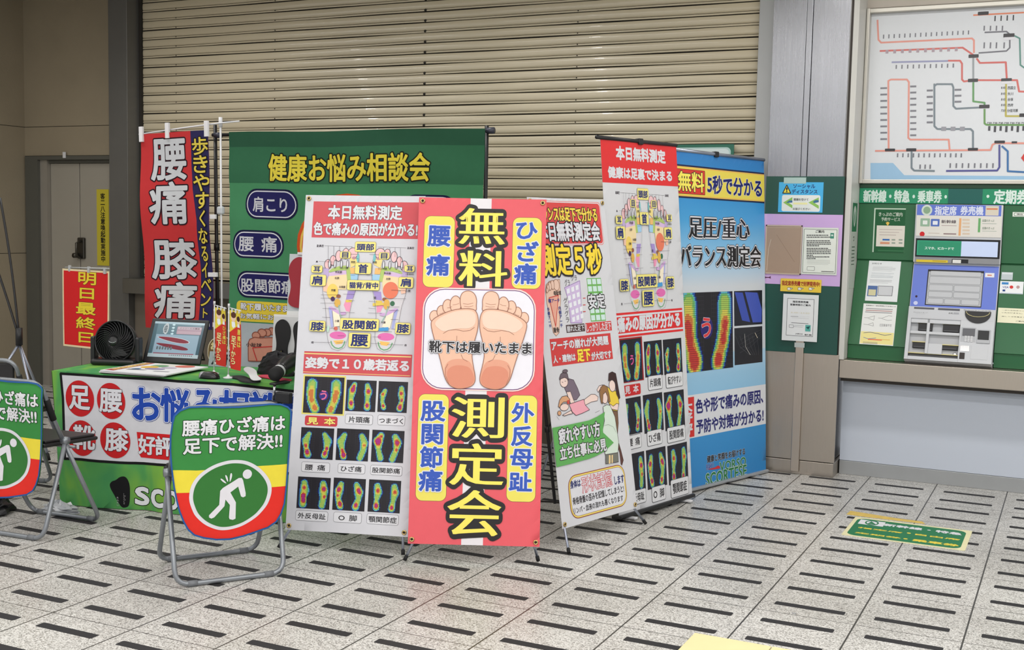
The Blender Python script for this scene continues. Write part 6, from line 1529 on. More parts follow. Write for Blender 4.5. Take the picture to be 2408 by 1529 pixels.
  ('P',(96,60,90),[-0.6885,1.2629,-0.676,1.2587,-0.66,1.2593,-0.648,1.2654,-0.6473,1.2485,-0.6616,1.2526,-0.6758,1.2521,-0.6879,1.2469],None),
 ],
 'NT': [
  ('R',-0.4474,1.2958,-0.2428,1.5706,(90,100,90),0,None),
  ('R',-0.4449,1.2983,-0.2453,1.5681,(224,228,220),0,None),
  ('T','ご案内',-0.3753,1.5477,-0.322,1.5648,(44,44,44),(),0.03,0,0),
  ('R',-0.4306,1.528,-0.4178,1.5342,(84,84,84),0,None),
  ('R',-0.4158,1.5284,-0.401,1.5345,(84,84,84),0,None),
  ('R',-0.399,1.5287,-0.3895,1.5349,(84,84,84),0,None),
  ('R',-0.3875,1.529,-0.3753,1.5352,(84,84,84),0,None),
  ('R',-0.3733,1.5295,-0.3562,1.5355,(84,84,84),0,None),
  ('R',-0.3542,1.5299,-0.3372,1.536,(84,84,84),0,None),
  ('R',-0.3352,1.5302,-0.3279,1.5364,(84,84,84),0,None),
  ('R',-0.3259,1.5304,-0.3176,1.5366,(84,84,84),0,None),
  ('R',-0.3156,1.5306,-0.3093,1.5368,(84,84,84),0,None),
  ('R',-0.3073,1.5309,-0.2961,1.537,(84,84,84),0,None),
  ('R',-0.4301,1.5159,-0.4239,1.5222,(84,84,84),0,None),
  ('R',-0.4219,1.5163,-0.4103,1.5224,(84,84,84),0,None),
  ('R',-0.4083,1.5167,-0.3943,1.5228,(84,84,84),0,None),
  ('R',-0.3923,1.5169,-0.383,1.5231,(84,84,84),0,None),
  ('R',-0.381,1.5173,-0.3667,1.5234,(84,84,84),0,None),
  ('R',-0.3647,1.5177,-0.3515,1.5238,(84,84,84),0,None),
  ('R',-0.3495,1.5179,-0.3435,1.5242,(84,84,84),0,None),
  ('R',-0.3415,1.5182,-0.3287,1.5243,(84,84,84),0,None),
  ('R',-0.3267,1.5185,-0.3177,1.5247,(84,84,84),0,None),
  ('R',-0.3158,1.5188,-0.3048,1.525,(84,84,84),0,None),
  ('R',-0.3029,1.5191,-0.2936,1.5253,(84,84,84),0,None),
  ('R',-0.2916,1.5194,-0.2802,1.5255,(84,84,84),0,None),
  ('R',-0.4291,1.4931,-0.4177,1.4992,(84,84,84),0,None),
  ('R',-0.4157,1.4933,-0.4079,1.4996,(84,84,84),0,None),
  ('R',-0.4059,1.4937,-0.3932,1.4998,(84,84,84),0,None),
  ('R',-0.3912,1.4942,-0.3756,1.5002,(84,84,84),0,None),
  ('R',-0.3736,1.4945,-0.3639,1.5006,(84,84,84),0,None),
  ('R',-0.3619,1.4947,-0.3534,1.5009,(84,84,84),0,None),
  ('R',-0.3514,1.495,-0.3408,1.5012,(84,84,84),0,None),
  ('R',-0.3388,1.4955,-0.3212,1.5015,(84,84,84),0,None),
  ('R',-0.3193,1.4961,-0.3013,1.502,(84,84,84),0,None),
  ('R',-0.2993,1.4965,-0.2851,1.5025,(84,84,84),0,None),
  ('R',-0.4286,1.4822,-0.4113,1.4882,(84,84,84),0,None),
  ('R',-0.4093,1.4827,-0.3928,1.4887,(84,84,84),0,None),
  ('R',-0.3908,1.483,-0.3802,1.4892,(84,84,84),0,None),
  ('R',-0.3782,1.4832,-0.3713,1.4895,(84,84,84),0,None),
  ('R',-0.3693,1.4837,-0.3553,1.4897,(84,84,84),0,None),
  ('R',-0.3533,1.4841,-0.3405,1.4901,(84,84,84),0,None),
  ('R',-0.3385,1.4844,-0.3282,1.4905,(84,84,84),0,None),
  ('R',-0.3263,1.4847,-0.3177,1.4908,(84,84,84),0,None),
  ('R',-0.3157,1.485,-0.3049,1.4911,(84,84,84),0,None),
  ('R',-0.3029,1.4853,-0.2913,1.4914,(84,84,84),0,None),
  ('R',-0.2894,1.4856,-0.2803,1.4918,(84,84,84),0,None),
  ('R',-0.2783,1.4857,-0.2787,1.4921,(84,84,84),0,None),
  ('R',-0.4282,1.4719,-0.4166,1.4781,(84,84,84),0,None),
  ('R',-0.4146,1.4724,-0.3978,1.4784,(84,84,84),0,None),
  ('R',-0.3958,1.4728,-0.3826,1.4789,(84,84,84),0,None),
  ('R',-0.3806,1.4731,-0.3713,1.4793,(84,84,84),0,None),
  ('R',-0.3693,1.4734,-0.36,1.4796,(84,84,84),0,None),
  ('R',-0.358,1.4738,-0.3465,1.4799,(84,84,84),0,None),
  ('R',-0.3445,1.4741,-0.3362,1.4803,(84,84,84),0,None),
  ('R',-0.3342,1.4744,-0.326,1.4806,(84,84,84),0,None),
  ('R',-0.324,1.4747,-0.3118,1.4808,(84,84,84),0,None),
  ('R',-0.3098,1.475,-0.3031,1.4812,(84,84,84),0,None),
  ('R',-0.3011,1.4753,-0.2893,1.4814,(84,84,84),0,None),
  ('R',-0.2873,1.4756,-0.2783,1.4818,(84,84,84),0,None),
  ('R',-0.4278,1.4619,-0.4129,1.4679,(84,84,84),0,None),
  ('R',-0.4109,1.4624,-0.3957,1.4684,(84,84,84),0,None),
  ('R',-0.3936,1.4628,-0.3791,1.4689,(84,84,84),0,None),
  ('R',-0.3771,1.4633,-0.3626,1.4693,(84,84,84),0,None),
  ('R',-0.3606,1.4636,-0.3502,1.4698,(84,84,84),0,None),
  ('R',-0.4271,1.4453,-0.4127,1.4514,(84,84,84),0,None),
  ('R',-0.4107,1.4457,-0.4006,1.4518,(84,84,84),0,None),
  ('R',-0.3986,1.4461,-0.3856,1.4522,(84,84,84),0,None),
  ('R',-0.3836,1.4464,-0.3737,1.4526,(84,84,84),0,None),
  ('R',-0.3717,1.4468,-0.3603,1.4529,(84,84,84),0,None),
  ('R',-0.3583,1.4471,-0.3518,1.4533,(84,84,84),0,None),
  ('R',-0.3498,1.4474,-0.341,1.4535,(84,84,84),0,None),
  ('R',-0.3391,1.4479,-0.321,1.4538,(84,84,84),0,None),
  ('R',-0.3191,1.4482,-0.3105,1.4544,(84,84,84),0,None),
  ('R',-0.3085,1.4487,-0.2941,1.4547,(84,84,84),0,None),
  ('R',-0.4266,1.4352,-0.4125,1.4412,(84,84,84),0,None),
  ('R',-0.4105,1.4357,-0.3955,1.4417,(84,84,84),0,None),
  ('R',-0.3935,1.4361,-0.3817,1.4422,(84,84,84),0,None),
  ('R',-0.3797,1.4365,-0.3664,1.4426,(84,84,84),0,None),
  ('R',-0.3644,1.4368,-0.3578,1.443,(84,84,84),0,None),
  ('R',-0.3558,1.437,-0.3492,1.4433,(84,84,84),0,None),
  ('R',-0.3472,1.4373,-0.339,1.4435,(84,84,84),0,None),
  ('R',-0.337,1.4376,-0.3294,1.4438,(84,84,84),0,None),
  ('R',-0.3274,1.4379,-0.3204,1.4441,(84,84,84),0,None),
  ('R',-0.3184,1.4381,-0.3111,1.4443,(84,84,84),0,None),
  ('R',-0.3091,1.4386,-0.2964,1.4446,(84,84,84),0,None),
  ('R',-0.2945,1.4388,-0.2864,1.445,(84,84,84),0,None),
  ('R',-0.2844,1.4391,-0.2767,1.4453,(84,84,84),0,None),
  ('R',-0.4262,1.4242,-0.4117,1.4302,(84,84,84),0,None),
  ('R',-0.4097,1.4246,-0.397,1.4307,(84,84,84),0,None),
  ('R',-0.395,1.4251,-0.3802,1.4311,(84,84,84),0,None),
  ('R',-0.3782,1.4254,-0.3691,1.4316,(84,84,84),0,None),
  ('R',-0.3672,1.426,-0.3496,1.4319,(84,84,84),0,None),
  ('R',-0.3477,1.4265,-0.3313,1.4325,(84,84,84),0,None),
  ('R',-0.3293,1.427,-0.3144,1.433,(84,84,84),0,None),
  ('R',-0.3124,1.4274,-0.3007,1.4335,(84,84,84),0,None),
  ('R',-0.2987,1.428,-0.2824,1.4339,(84,84,84),0,None),
  ('R',-0.2804,1.4282,-0.2762,1.4344,(84,84,84),0,None),
  ('R',-0.4257,1.4131,-0.4115,1.4191,(84,84,84),0,None),
  ('R',-0.4095,1.4137,-0.392,1.4196,(84,84,84),0,None),
  ('R',-0.39,1.4142,-0.3762,1.4202,(84,84,84),0,None),
  ('R',-0.3742,1.4145,-0.3638,1.4207,(84,84,84),0,None),
  ('R',-0.3618,1.415,-0.3491,1.421,(84,84,84),0,None),
  ('R',-0.3471,1.4153,-0.3389,1.4215,(84,84,84),0,None),
  ('R',-0.3369,1.4156,-0.3288,1.4218,(84,84,84),0,None),
  ('R',-0.3268,1.4161,-0.3119,1.4221,(84,84,84),0,None),
  ('R',-0.3099,1.4167,-0.2943,1.4226,(84,84,84),0,None),
  ('R',-0.2923,1.4172,-0.2757,1.4231,(84,84,84),0,None),
  ('R',-0.4252,1.4021,-0.4086,1.4081,(84,84,84),0,None),
  ('R',-0.4066,1.4026,-0.3939,1.4086,(84,84,84),0,None),
  ('R',-0.3919,1.4029,-0.385,1.4091,(84,84,84),0,None),
  ('R',-0.4248,1.3919,-0.4128,1.3979,(84,84,84),0,None),
  ('R',-0.4108,1.3925,-0.3932,1.3984,(84,84,84),0,None),
  ('R',-0.3911,1.393,-0.3754,1.399,(84,84,84),0,None),
  ('R',-0.3734,1.3935,-0.3615,1.3995,(84,84,84),0,None),
  ('R',-0.3595,1.3939,-0.348,1.4,(84,84,84),0,None),
  ('R',-0.346,1.3942,-0.3375,1.4004,(84,84,84),0,None),
  ('R',-0.3355,1.3945,-0.3275,1.4007,(84,84,84),0,None),
  ('R',-0.3256,1.3948,-0.3189,1.401,(84,84,84),0,None),
  ('R',-0.3169,1.3954,-0.3,1.4013,(84,84,84),0,None),
  ('R',-0.298,1.3959,-0.2842,1.4019,(84,84,84),0,None),
  ('R',-0.4244,1.3816,-0.4168,1.3878,(84,84,84),0,None),
  ('R',-0.4148,1.382,-0.4037,1.3881,(84,84,84),0,None),
  ('R',-0.4017,1.3823,-0.3953,1.3885,(84,84,84),0,None),
  ('R',-0.3933,1.3826,-0.3849,1.3888,(84,84,84),0,None),
  ('R',-0.3829,1.3831,-0.3678,1.3891,(84,84,84),0,None),
  ('R',-0.422,1.3769,-0.2785,1.3759,(120,120,120),0,None),
  ('R',-0.4217,1.3686,-0.2781,1.3676,(120,120,120),0,None),
  ('R',-0.4213,1.3604,-0.2778,1.3593,(120,120,120),0,None),
  ('R',-0.421,1.3518,-0.2882,1.351,(120,120,120),0,None),
  ('R',-0.4175,1.312,-0.3736,1.3335,(224,228,220),0.002,((90,90,90),0.002)),
  ('R',-0.3298,1.3045,-0.2528,1.309,(90,90,90),0,None),
  ('R',-0.2833,1.5144,-0.2611,1.5485,(70,140,120),0,None),
  ('R',-0.2784,1.5289,-0.2662,1.5395,(206,220,210),0,None),
 ],
 'YS': [
  ('T','指定席券売機で好評発売中!',-0.5732,1.2096,-0.3359,1.2399,(150,40,36),(),0.03,0,0),
  ('R',-0.5363,1.181,-0.5163,1.1966,(230,226,214),0.004,((60,50,50),0.002)),
  ('R',-0.5184,1.1905,-0.5049,1.1944,(230,226,214),0.002,((60,50,50),0.002)),
  ('R',-0.4697,1.1839,-0.4498,1.1994,(230,226,214),0.004,((60,50,50),0.002)),
  ('R',-0.4519,1.1933,-0.4384,1.1972,(230,226,214),0.002,((60,50,50),0.002)),
  ('R',-0.4013,1.1869,-0.3816,1.2023,(230,226,214),0.004,((60,50,50),0.002)),
  ('R',-0.3837,1.1963,-0.3703,1.2001,(230,226,214),0.002,((60,50,50),0.002)),
 ],
 'NS': [
  ('R',-0.5318,0.8924,-0.3623,1.1299,(70,70,74),0,None),
  ('R',-0.5293,0.8949,-0.3648,1.1274,(226,228,228),0,None),
  ('T','指定席券売機',-0.497,1.1035,-0.3991,1.1159,(44,44,48),(),0.035,0,0),
  ('T','営業時間のご案内',-0.5125,1.0842,-0.3851,1.0965,(44,44,48),(),0.03,0,0),
  ('T','4:40~23:00',-0.5074,1.0357,-0.3889,1.0445,(214,208,180),(),0.02,0,0),
  ('R',-0.5063,1.015,-0.458,1.0169,(90,90,94),0,None),
  ('R',-0.4529,1.0172,-0.3881,1.0175,(90,90,94),0,None),
  ('R',-0.4984,1.0066,-0.3913,1.0061,(90,90,94),0,None),
  ('R',-0.5009,0.9731,-0.3936,0.976,(90,90,94),0,None),
  ('R',-0.4817,0.9595,-0.4224,0.9606,(90,90,94),0,None),
  ('R',-0.4872,0.9503,-0.428,0.9513,(90,90,94),0,None),
  ('R',-0.5129,0.9454,-0.487,0.9604,(226,228,228),0.002,((90,90,94),0.002)),
  ('R',-0.4117,0.9249,-0.3783,0.9661,(90,170,160),0,None),
  ('P',(30,80,80),[-0.4074,0.9514,-0.382,0.9589,-0.3921,0.9374],None),
  ('T','JR東日本',-0.4721,0.9012,-0.4259,0.9103,(70,70,74),(),0.02,0,0),
  ('T','駅長',-0.4144,0.8979,-0.3684,0.9078,(70,70,74),(),0.02,0,0),
 ],
}
# ================================================================== the setting
def floor_material():
    m, t, b = new_mat('terrazzo_floor'); N = t.nodes; Lk = t.links
    tc = N.new('ShaderNodeTexCoord'); sp = N.new('ShaderNodeSeparateXYZ'); Lk.new(tc.outputs['Object'], sp.inputs[0])
    def math_(op, a, b_=None, c=None):
        n = N.new('ShaderNodeMath'); n.operation = op
        for i, v in enumerate((a, b_, c)):
            if v is None: continue
            if isinstance(v, (int, float)): n.inputs[i].default_value = v
            else: Lk.new(v, n.inputs[i])
        return n.outputs[0]
    TW, TD = .405, .478
    fx = math_('FRACT', math_('DIVIDE', sp.outputs[0], TW)); fy = math_('FRACT', math_('DIVIDE', sp.outputs[1], TD))
    dx = math_('MULTIPLY', math_('MINIMUM', fx, math_('SUBTRACT', 1.0, fx)), TW)       # metres to the nearest joint
    dy = math_('MULTIPLY', math_('MINIMUM', fy, math_('SUBTRACT', 1.0, fy)), TD)
    joint = math_('MAXIMUM', math_('LESS_THAN', dx, .0034), math_('LESS_THAN', dy, .0022))
    # two dark anti-slip bars in every tile, rounded ends
    f2 = math_('FRACT', math_('MULTIPLY', fy, 2.0))
    bx = math_('MULTIPLY', math_('SUBTRACT', math_('ABSOLUTE', math_('SUBTRACT', fx, .5)), .355), TW)
    by = math_('MULTIPLY', math_('SUBTRACT', math_('ABSOLUTE', math_('SUBTRACT', f2, .5)), .097), TD / 2)
    qx = math_('MAXIMUM', math_('ADD', bx, .008), 0.0); qy = math_('MAXIMUM', math_('ADD', by, .008), 0.0)
    dist = math_('SUBTRACT', math_('SQRT', math_('ADD', math_('MULTIPLY', qx, qx), math_('MULTIPLY', qy, qy))), .008)
    bar = math_('LESS_THAN', dist, 0.0)
    # stone chips
    vo = N.new('ShaderNodeTexVoronoi'); vo.inputs['Scale'].default_value = 215; Lk.new(tc.outputs['Object'], vo.inputs['Vector'])
    nz = N.new('ShaderNodeTexNoise'); nz.inputs['Scale'].default_value = 120; nz.inputs['Detail'].default_value = 2; Lk.new(tc.outputs['Object'], nz.inputs['Vector'])
    sep = N.new('ShaderNodeSeparateColor'); Lk.new(vo.outputs['Color'], sep.inputs[0])
    chip = math_('ADD', math_('MULTIPLY', sep.outputs[0], .75), math_('MULTIPLY', nz.outputs['Fac'], .35))
    cr = N.new('ShaderNodeValToRGB'); e = cr.color_ramp.elements
    e[0].position = .10; e[0].color = rgb('5c5a56'); e[1].position = .60; e[1].color = rgb('cfcdc9')
    k = cr.color_ramp.elements.new(.34); k.color = rgb('a3a09b'); k = cr.color_ramp.elements.new(.95); k.color = rgb('e2e0dc')
    Lk.new(chip, cr.inputs[0])
    big = N.new('ShaderNodeTexNoise'); big.inputs['Scale'].default_value = 1.1; big.inputs['Detail'].default_value = 5; Lk.new(tc.outputs['Object'], big.inputs['Vector'])
    dirt = N.new('ShaderNodeMix'); dirt.data_type = 'RGBA'; dirt.blend_type = 'MULTIPLY'; dirt.inputs[0].default_value = .5
    cr2 = N.new('ShaderNodeValToRGB'); cr2.color_ramp.elements[0].color = rgb('b4b2ac'); cr2.color_ramp.elements[0].position = .3; cr2.color_ramp.elements[1].color = rgb('ffffff'); cr2.color_ramp.elements[1].position = .6
    Lk.new(big.outputs['Fac'], cr2.inputs[0]); Lk.new(cr.outputs[0], dirt.inputs[6]); Lk.new(cr2.outputs[0], dirt.inputs[7])
    m1 = N.new('ShaderNodeMix'); m1.data_type = 'RGBA'; Lk.new(bar, m1.inputs[0]); Lk.new(dirt.outputs[2], m1.inputs[6]); m1.inputs[7].default_value = rgb((32, 31, 34))
    m2 = N.new('ShaderNodeMix'); m2.data_type = 'RGBA'; Lk.new(joint, m2.inputs[0]); Lk.new(m1.outputs[2], m2.inputs[6]); m2.inputs[7].default_value = rgb('3a3834')
    Lk.new(m2.outputs[2], b.inputs['Base Color'])
    rg = N.new('ShaderNodeMix'); rg.data_type = 'FLOAT'; Lk.new(bar, rg.inputs[0]); rg.inputs[2].default_value = .34; rg.inputs[3].default_value = .75; Lk.new(rg.outputs[0], b.inputs['Roughness'])
    bp = N.new('ShaderNodeBump'); bp.inputs['Strength'].default_value = .25; bp.inputs['Distance'].default_value = .004
    Lk.new(math_('SUBTRACT', math_('ADD', chip, bar), joint), bp.inputs['Height']); Lk.new(bp.outputs[0], b.inputs['Normal'])
    return m
mb = MB(); mb.box((-9, -9, -.1), (6, 3.9, 0), floor_material()); struct(mb.build('floor'), 'speckled grey tile floor with dark anti-slip bars')
CEIL = mat('ceiling_board', 'c9c5bc', .8)
mb = MB(); mb.box((-9, -9, 3.6), (6, 3.9, 3.7), CEIL); struct(mb.build('ceiling'))

CONC = mat('wall_stone_panel', '978b75', .75, var=.14, vscale=2.2, bump=.1, bscale=90)
DARKJ = mat('dark_joint', '26231f', .9)
mb = MB()
for z0, z1 in ((0, 1.2), (1.205, 2.34), (2.345, 3.6)):
    for y0, y1 in ((-.6, 1.15), (1.155, 3.02)): mb.box((-7.7, y0, z0), (-7.55, y1, z1), CONC)
mb.box((-7.75, -.6, 0), (-7.56, 3.24, 3.6), DARKJ)
struct(mb.build('wall_left'))
mb = MB(); mb.box((-7.55, 3.02, 2.345), (-6.2, 3.3, 3.6), CONC); mb.box((-7.55, 3.02, 2.085), (-6.2, 3.3, 2.34), CONC); mb.box((-7.55, 3.03, 2.08), (-6.2, 3.3, 2.346), DARKJ); mb.box((-7.56, 3.035, 1.19), (-7.53, 3.3, 3.6), DARKJ)
mb.box((-7.75, 3.25, 0), (-6.2, 3.4, 3.6), CONC)
struct(mb.build('wall_back'))
# double steel door in its frame
DOORM = mat('door_paint', 'a09a8e', .5, var=.05, vscale=3); DFR = mat('door_frame_steel', '63635c', .45, .3)
mb = MB(); mb.box((-7.53, 3.0, 0), (-7.375, 3.12, 2.08), DFR); mb.box((-7.375, 3.0, 2.048), (-6.2, 3.12, 2.08), DFR); mb.box((-7.375, 3.03, 0), (-7.29, 3.12, 2.048), mat('door_jamb_light', 'a09a90', .4, .3)); mb.box((-7.29, 3.05, 2.02), (-6.2, 3.12, 2.048), DFR)
d1 = struct(mb.build('door_1'), 'grey steel double door in the left corner')
for x0, x1 in ((-7.288, -6.942), (-6.932, -6.21)):
    mb = MB(); mb.box((x0, 3.07, .012), (x1, 3.11, 2.018), DOORM, .004); mb.build('door_leaf', d1)
mb = MB(); mb.box((-6.95, 3.045, 1.17), (-6.865, 3.07, 1.36), mat('handle_plate', '55524c', .35, .8), .01); mb.tube([(-6.90, 3.05, 1.33), (-6.90, 2.99, 1.31), (-6.90, 2.99, 1.20), (-6.90, 3.05, 1.18)], .011, mat('handle_plate', '55524c'), 8)
mb.tube([(-6.945, 3.05, 1.20), (-6.945, 3.0, 1.20)], .022, mat('handle_plate', '55524c'), 12)
mb.build('door_handle', d1)
mb = MB(); mb.box((-7.05, 2.985, 2.06), (-7.02, 3.0, 2.115), WHITE_PL, .004); mb.build('door_sensor', d1)

STEEL = brushed('brushed_steel', '9c9da2', .26, (14, 14, .5), wave=.10, var=.05)
STEEL_D = brushed('brushed_steel_dark', '8a8a88', .36, wave=.05)
STEEL_W = brushed('brushed_steel_warm', 'b6ada2', .36, wave=.06)
mb = MB(); mb.box((-6.305, 2.79, 0), (-6.098, 3.22, 3.6), mat('column_steel', '6a6966', .38, .35), .003); struct(mb.build('trim_1'), 'narrow steel column left of the shutter')
# counter front below the shutter
WALLB = mat('counter_front_panel', '6f6659', .6, var=.1, vscale=2)
mb = MB()
x = -6.098
while x < -.8:
    mb.box((x + .003, 2.86, 0), (min(x + .9, -.72) - .003, 2.98, .91), WALLB); x += .9
mb.box((-6.098, 2.875, 0), (-.72, 3.0, .93), DARKJ)
struct(mb.build('wall_back_counter'))
mb = MB(); mb.box((-6.098, 2.72, .915), (-.80, 3.02, 1.04), STEEL_D, .004); struct(mb.build('trim_2'), 'grey steel counter sill under the shutter')
mb = MB(); mb.box((-6.098, 3.06, 1.0), (-.70, 3.12, 3.6), DARKJ); struct(mb.build('wall_back_recess'))

# roller shutter
SH = mat('shutter_enamel', (202, 190, 163), .30, .0, .5, coat=.35, var=.1, vscale=1.3, bump=.05, bscale=14)
SHG = mat('shutter_shade_and_rivet', '2c2822', .85)  # dark colour paints shade into slat grooves; also rivets and left rail
sh = thing('roller_shutter', 'closed beige roller shutter of ribbed slats behind the stand', 'shutter', (-3.45, 2.95, 1.045))
def shutter():
    p = .0766; prof = [(0, .013), (.0026, .0), (.006, -.003), (.013, -.003), (.0152, 0), (.0163, .006), (.0192, .006), (.0205, -.0005), (.030, -.0034), (.045, -.004), (.060, -.0028), (.069, -.0006), (.0732, .001), (.0748, .013)]
    mb = MB(); nx = 60; x0, x1 = -6.09, -.805; rnd = random.Random(3)
    ph = [rnd.random() * 6.28 for _ in range(40)]
    vs = []; rows = []
    for i in range(33):
        for (z, y) in prof:
            row = []
            for j in range(nx + 1):
                X = x0 + (x1 - x0) * j / nx
                wob = .0016 * math.sin(X * 2.3 + ph[i]) + .0008 * math.sin(X * 6.1 + ph[i] * 2)
                row.append(len(vs)); vs.append((X, 2.95 + y + wob * .7, 1.045 + i * p + z + wob))
            rows.append(row)
    f1 = []; f2 = []
    for r in range(len(rows) - 1):
        k = r % len(prof)
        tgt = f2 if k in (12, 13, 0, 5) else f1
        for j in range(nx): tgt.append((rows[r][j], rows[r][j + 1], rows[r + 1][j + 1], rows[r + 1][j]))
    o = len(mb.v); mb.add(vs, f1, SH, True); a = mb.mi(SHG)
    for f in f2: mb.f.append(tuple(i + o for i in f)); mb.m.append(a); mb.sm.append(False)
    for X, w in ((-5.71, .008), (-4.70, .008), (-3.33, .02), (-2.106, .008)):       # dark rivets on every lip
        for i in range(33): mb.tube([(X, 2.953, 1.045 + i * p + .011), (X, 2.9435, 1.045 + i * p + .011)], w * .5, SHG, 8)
    return mb.build('slat_curtain', sh)
shutter()
GUIDE = mat('guide_rail_enamel', 'a5a6a6', .4, .5)
mb = MB(); mb.box((-.815, 2.88, 0.0), (-.70, 3.02, 3.58), GUIDE, .003); mb.build('guide_rail', sh)
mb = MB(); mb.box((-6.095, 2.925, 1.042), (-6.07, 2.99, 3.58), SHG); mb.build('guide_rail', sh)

# steel pillar between the shutter and the ticket machine
mb = MB()
mb.box((-.70, 2.79, .095), (-.492, 3.3, 3.6), STEEL, .002); mb.box((-.450, 2.79, .095), (-.225, 3.3, 3.6), STEEL, .002); mb.box((-.489, 2.786, .095), (-.453, 3.2, 3.6), STEEL, .002)
mb.box((-.695, 2.80, .09), (-.23, 3.28, 3.6), DARKJ)
mb.box((-.70, 2.783, 0), (-.205, 3.3, .09), STEEL_W, .003)
pil = struct(mb.build('wall_pillar'), 'brushed steel pillar')
mb = MB(); mb.box((-.702, 2.774, .785), (-.213, 2.79, 1.90), mat('dark_green_panel', '12493f', .35, var=.04)); mb.build('green_panel', pil)
mb = MB(); mb.box((-.702, 2.778, .095), (-.2, 2.79, .785), STEEL_W, .002); mb.build('lower_panel', pil)
# jamb of the ticket machine recess
JW = mat('white_enamel', 'c9c8c2', .4); JD = mat('brown_gap', '3b342e', .6)
mb = MB(); mb.box((-.220, 2.80, .757), (-.206, 3.2, 3.6), JD); mb.box((-.226, 2.795, .757), (-.220, 3.2, 3.6), STEEL_D); mb.box((-.206, 2.79, .757), (-.172, 3.2, 3.6), JW, .003)
jam = struct(mb.build('trim_3'), 'white jamb between pillar and ticket machine')
# wall under the ticket counter, skirting, steel ledge
BASEW = mat('grey_laminate', (194, 201, 213), .5, var=.03, vscale=1.5)
mb = MB(); mb.box((-.198, 2.957, .09), (3.6, 3.2, .70), BASEW); struct(mb.build('wall_right_counter'))
mb = MB(); mb.box((-.198, 2.95, 0), (3.6, 3.2, .088), mat('skirting_steel', 'a3a5a6', .4, .4), .002); struct(mb.build('baseboard_right'))
mb = MB(); mb.box((-.2, 2.80, .640), (3.6, 3.15, .756), STEEL_W, .004); mb.box((-.198, 2.86, .615), (3.6, 2.95, .645), JD); struct(mb.build('trim_4'), 'steel ledge under the ticket machine')
# recess back wall, green fascia
GRN = mat('rail_green_enamel', '1f6038', .35, var=.05)
mb = MB(); mb.box((-.172, 3.13, 1.3), (3.6, 3.3, 3.6), mat('beige_enamel', 'bdb4a8', .5)); mb.box((-.172, 3.16, .762), (3.6, 3.3, 1.3), JD); struct(mb.build('wall_right')); mb = MB(); mb.box((-.172, 3.06, 2.968), (3.6, 3.128, 3.6), mat('beige_enamel', 'bdb4a8')); struct(mb.build('trim_5'), 'beige band over the route map')
def LFM(lift=0.0):
    ey = Vector((0, .20, .52)).normalized(); n = Vector((1, 0, 0)).cross(ey)
    o = Vector((0, 2.90, .86)) + n * lift
    return frame(o, (1, 0, 0), ey)
def fascia(name, x0, x1, label):
    mb = MB(); M = LFM()
    mb.box((x0, 3.088, 1.385), (x1, 3.124, 1.743), GRN, .002)
    mb.box((x0, -.012, -.024), (x1, .567, 0), GRN, .002, M)
    mb.box((x0, 2.905, .758), (x1, 2.96, .85), GRN, .002)
    return tag(mb.build(name), label, 'panel')
fascia('machine_surround', -.170, .178, 'green enamel surround with notices left of the ticket machine')
fascia('machine_surround', .692, 2.2, 'green enamel surround right of the ticket machine at the picture edge')

# ------------------------------------------------------------------ route map and header
MU0, MV0, MV1 = -.170, 1.894, 2.937
fm = thing('route_map', 'large framed railway fare map with coloured lines above the ticket machine', 'map', (.9, 3.1, 1.88))
M = Matrix.Translation((0, 3.098, 0)) @ Matrix.Rotation(pi / 2, 4, 'X')
sheet('map_panel', 'MAP', 1, 1, 'd9dce0', 'gloss', thick=.012, eps=.0003, outline=[(-.150, MV0), (2.2, MV0), (2.2, MV1), (-.150, MV1)], parent=fm, M=M)
mb = MB(); mb.box((-.170, 3.03, 1.868), (-.150, 3.1, 2.965), mat('map_frame_silver', 'c8c4ba', .35, .5), .004); mb.box((-.170, 3.05, 1.868), (2.2, 3.1, MV0), mat('map_frame_silver', 'c8c4ba'), .004); mb.box((-.170, 3.05, MV1), (2.2, 3.1, 2.965), mat('map_frame_silver', 'c8c4ba'), .004)
mb.build('map_frame', fm)
hd = thing('header_sign', 'long green sign band reading shinkansen, limited express and commuter passes', 'sign', (.9, 3.09, 1.74))
mb = MB(); mb.box((-.170, 3.075, 1.841), (2.2, 3.11, 1.866), mat('dark_green_trim', '17472a', .4), .002); mb.build('top_trim', hd)
M = Matrix.Translation((0, 3.080, 0)) @ Matrix.Rotation(pi / 2, 4, 'X')
sheet('sign_panel', 'HD', 1, 1, '1f8c62', 'gloss', thick=.03, eps=.0003, outline=[(-.170, 1.745), (2.2, 1.745), (2.2, 1.840), (-.170, 1.840)], parent=hd, M=M)

def wall_sheet(name, key, r, base, label, cat, Y, finish='paper', thick=.002, parent=None, **k):
    """flat sheet on a wall-parallel plane; r = (x0, z0, x1, z1)"""
    M = Matrix.Translation((0, Y, 0)) @ Matrix.Rotation(pi / 2, 4, 'X')
    o = sheet(name, key, 1, 1, base, finish, thick=thick, eps=.00022, outline=[(r[0], r[1]), (r[2], r[1]), (r[2], r[3]), (r[0], r[3])], M=M, parent=parent, **k)
    return tag(o, label, cat) if label else o
def tilt_sheet(name, key, r, base, label, cat, lift, finish='paper', thick=.002, parent=None, **k):
    o = sheet(name, key, 1, 1, base, finish, thick=thick, eps=.00022, outline=[(r[0], r[1]), (r[2], r[1]), (r[2], r[3]), (r[0], r[3])], M=LFM(lift), parent=parent, **k)
    return tag(o, label, cat) if label else o
wall_sheet('framed_poster', 'P1', (-.075, 1.432, .118, 1.713), 'c4d6c4', 'small green and white poster in a white outline frame left of the ticket machine', 'poster', 3.0855)
tilt_sheet('notice_sheet', 'N1', (-.093, .281, .104, .552), 'dfe2e4', 'upper white notice with small photo on the sloping green surround', 'notice', .0025)
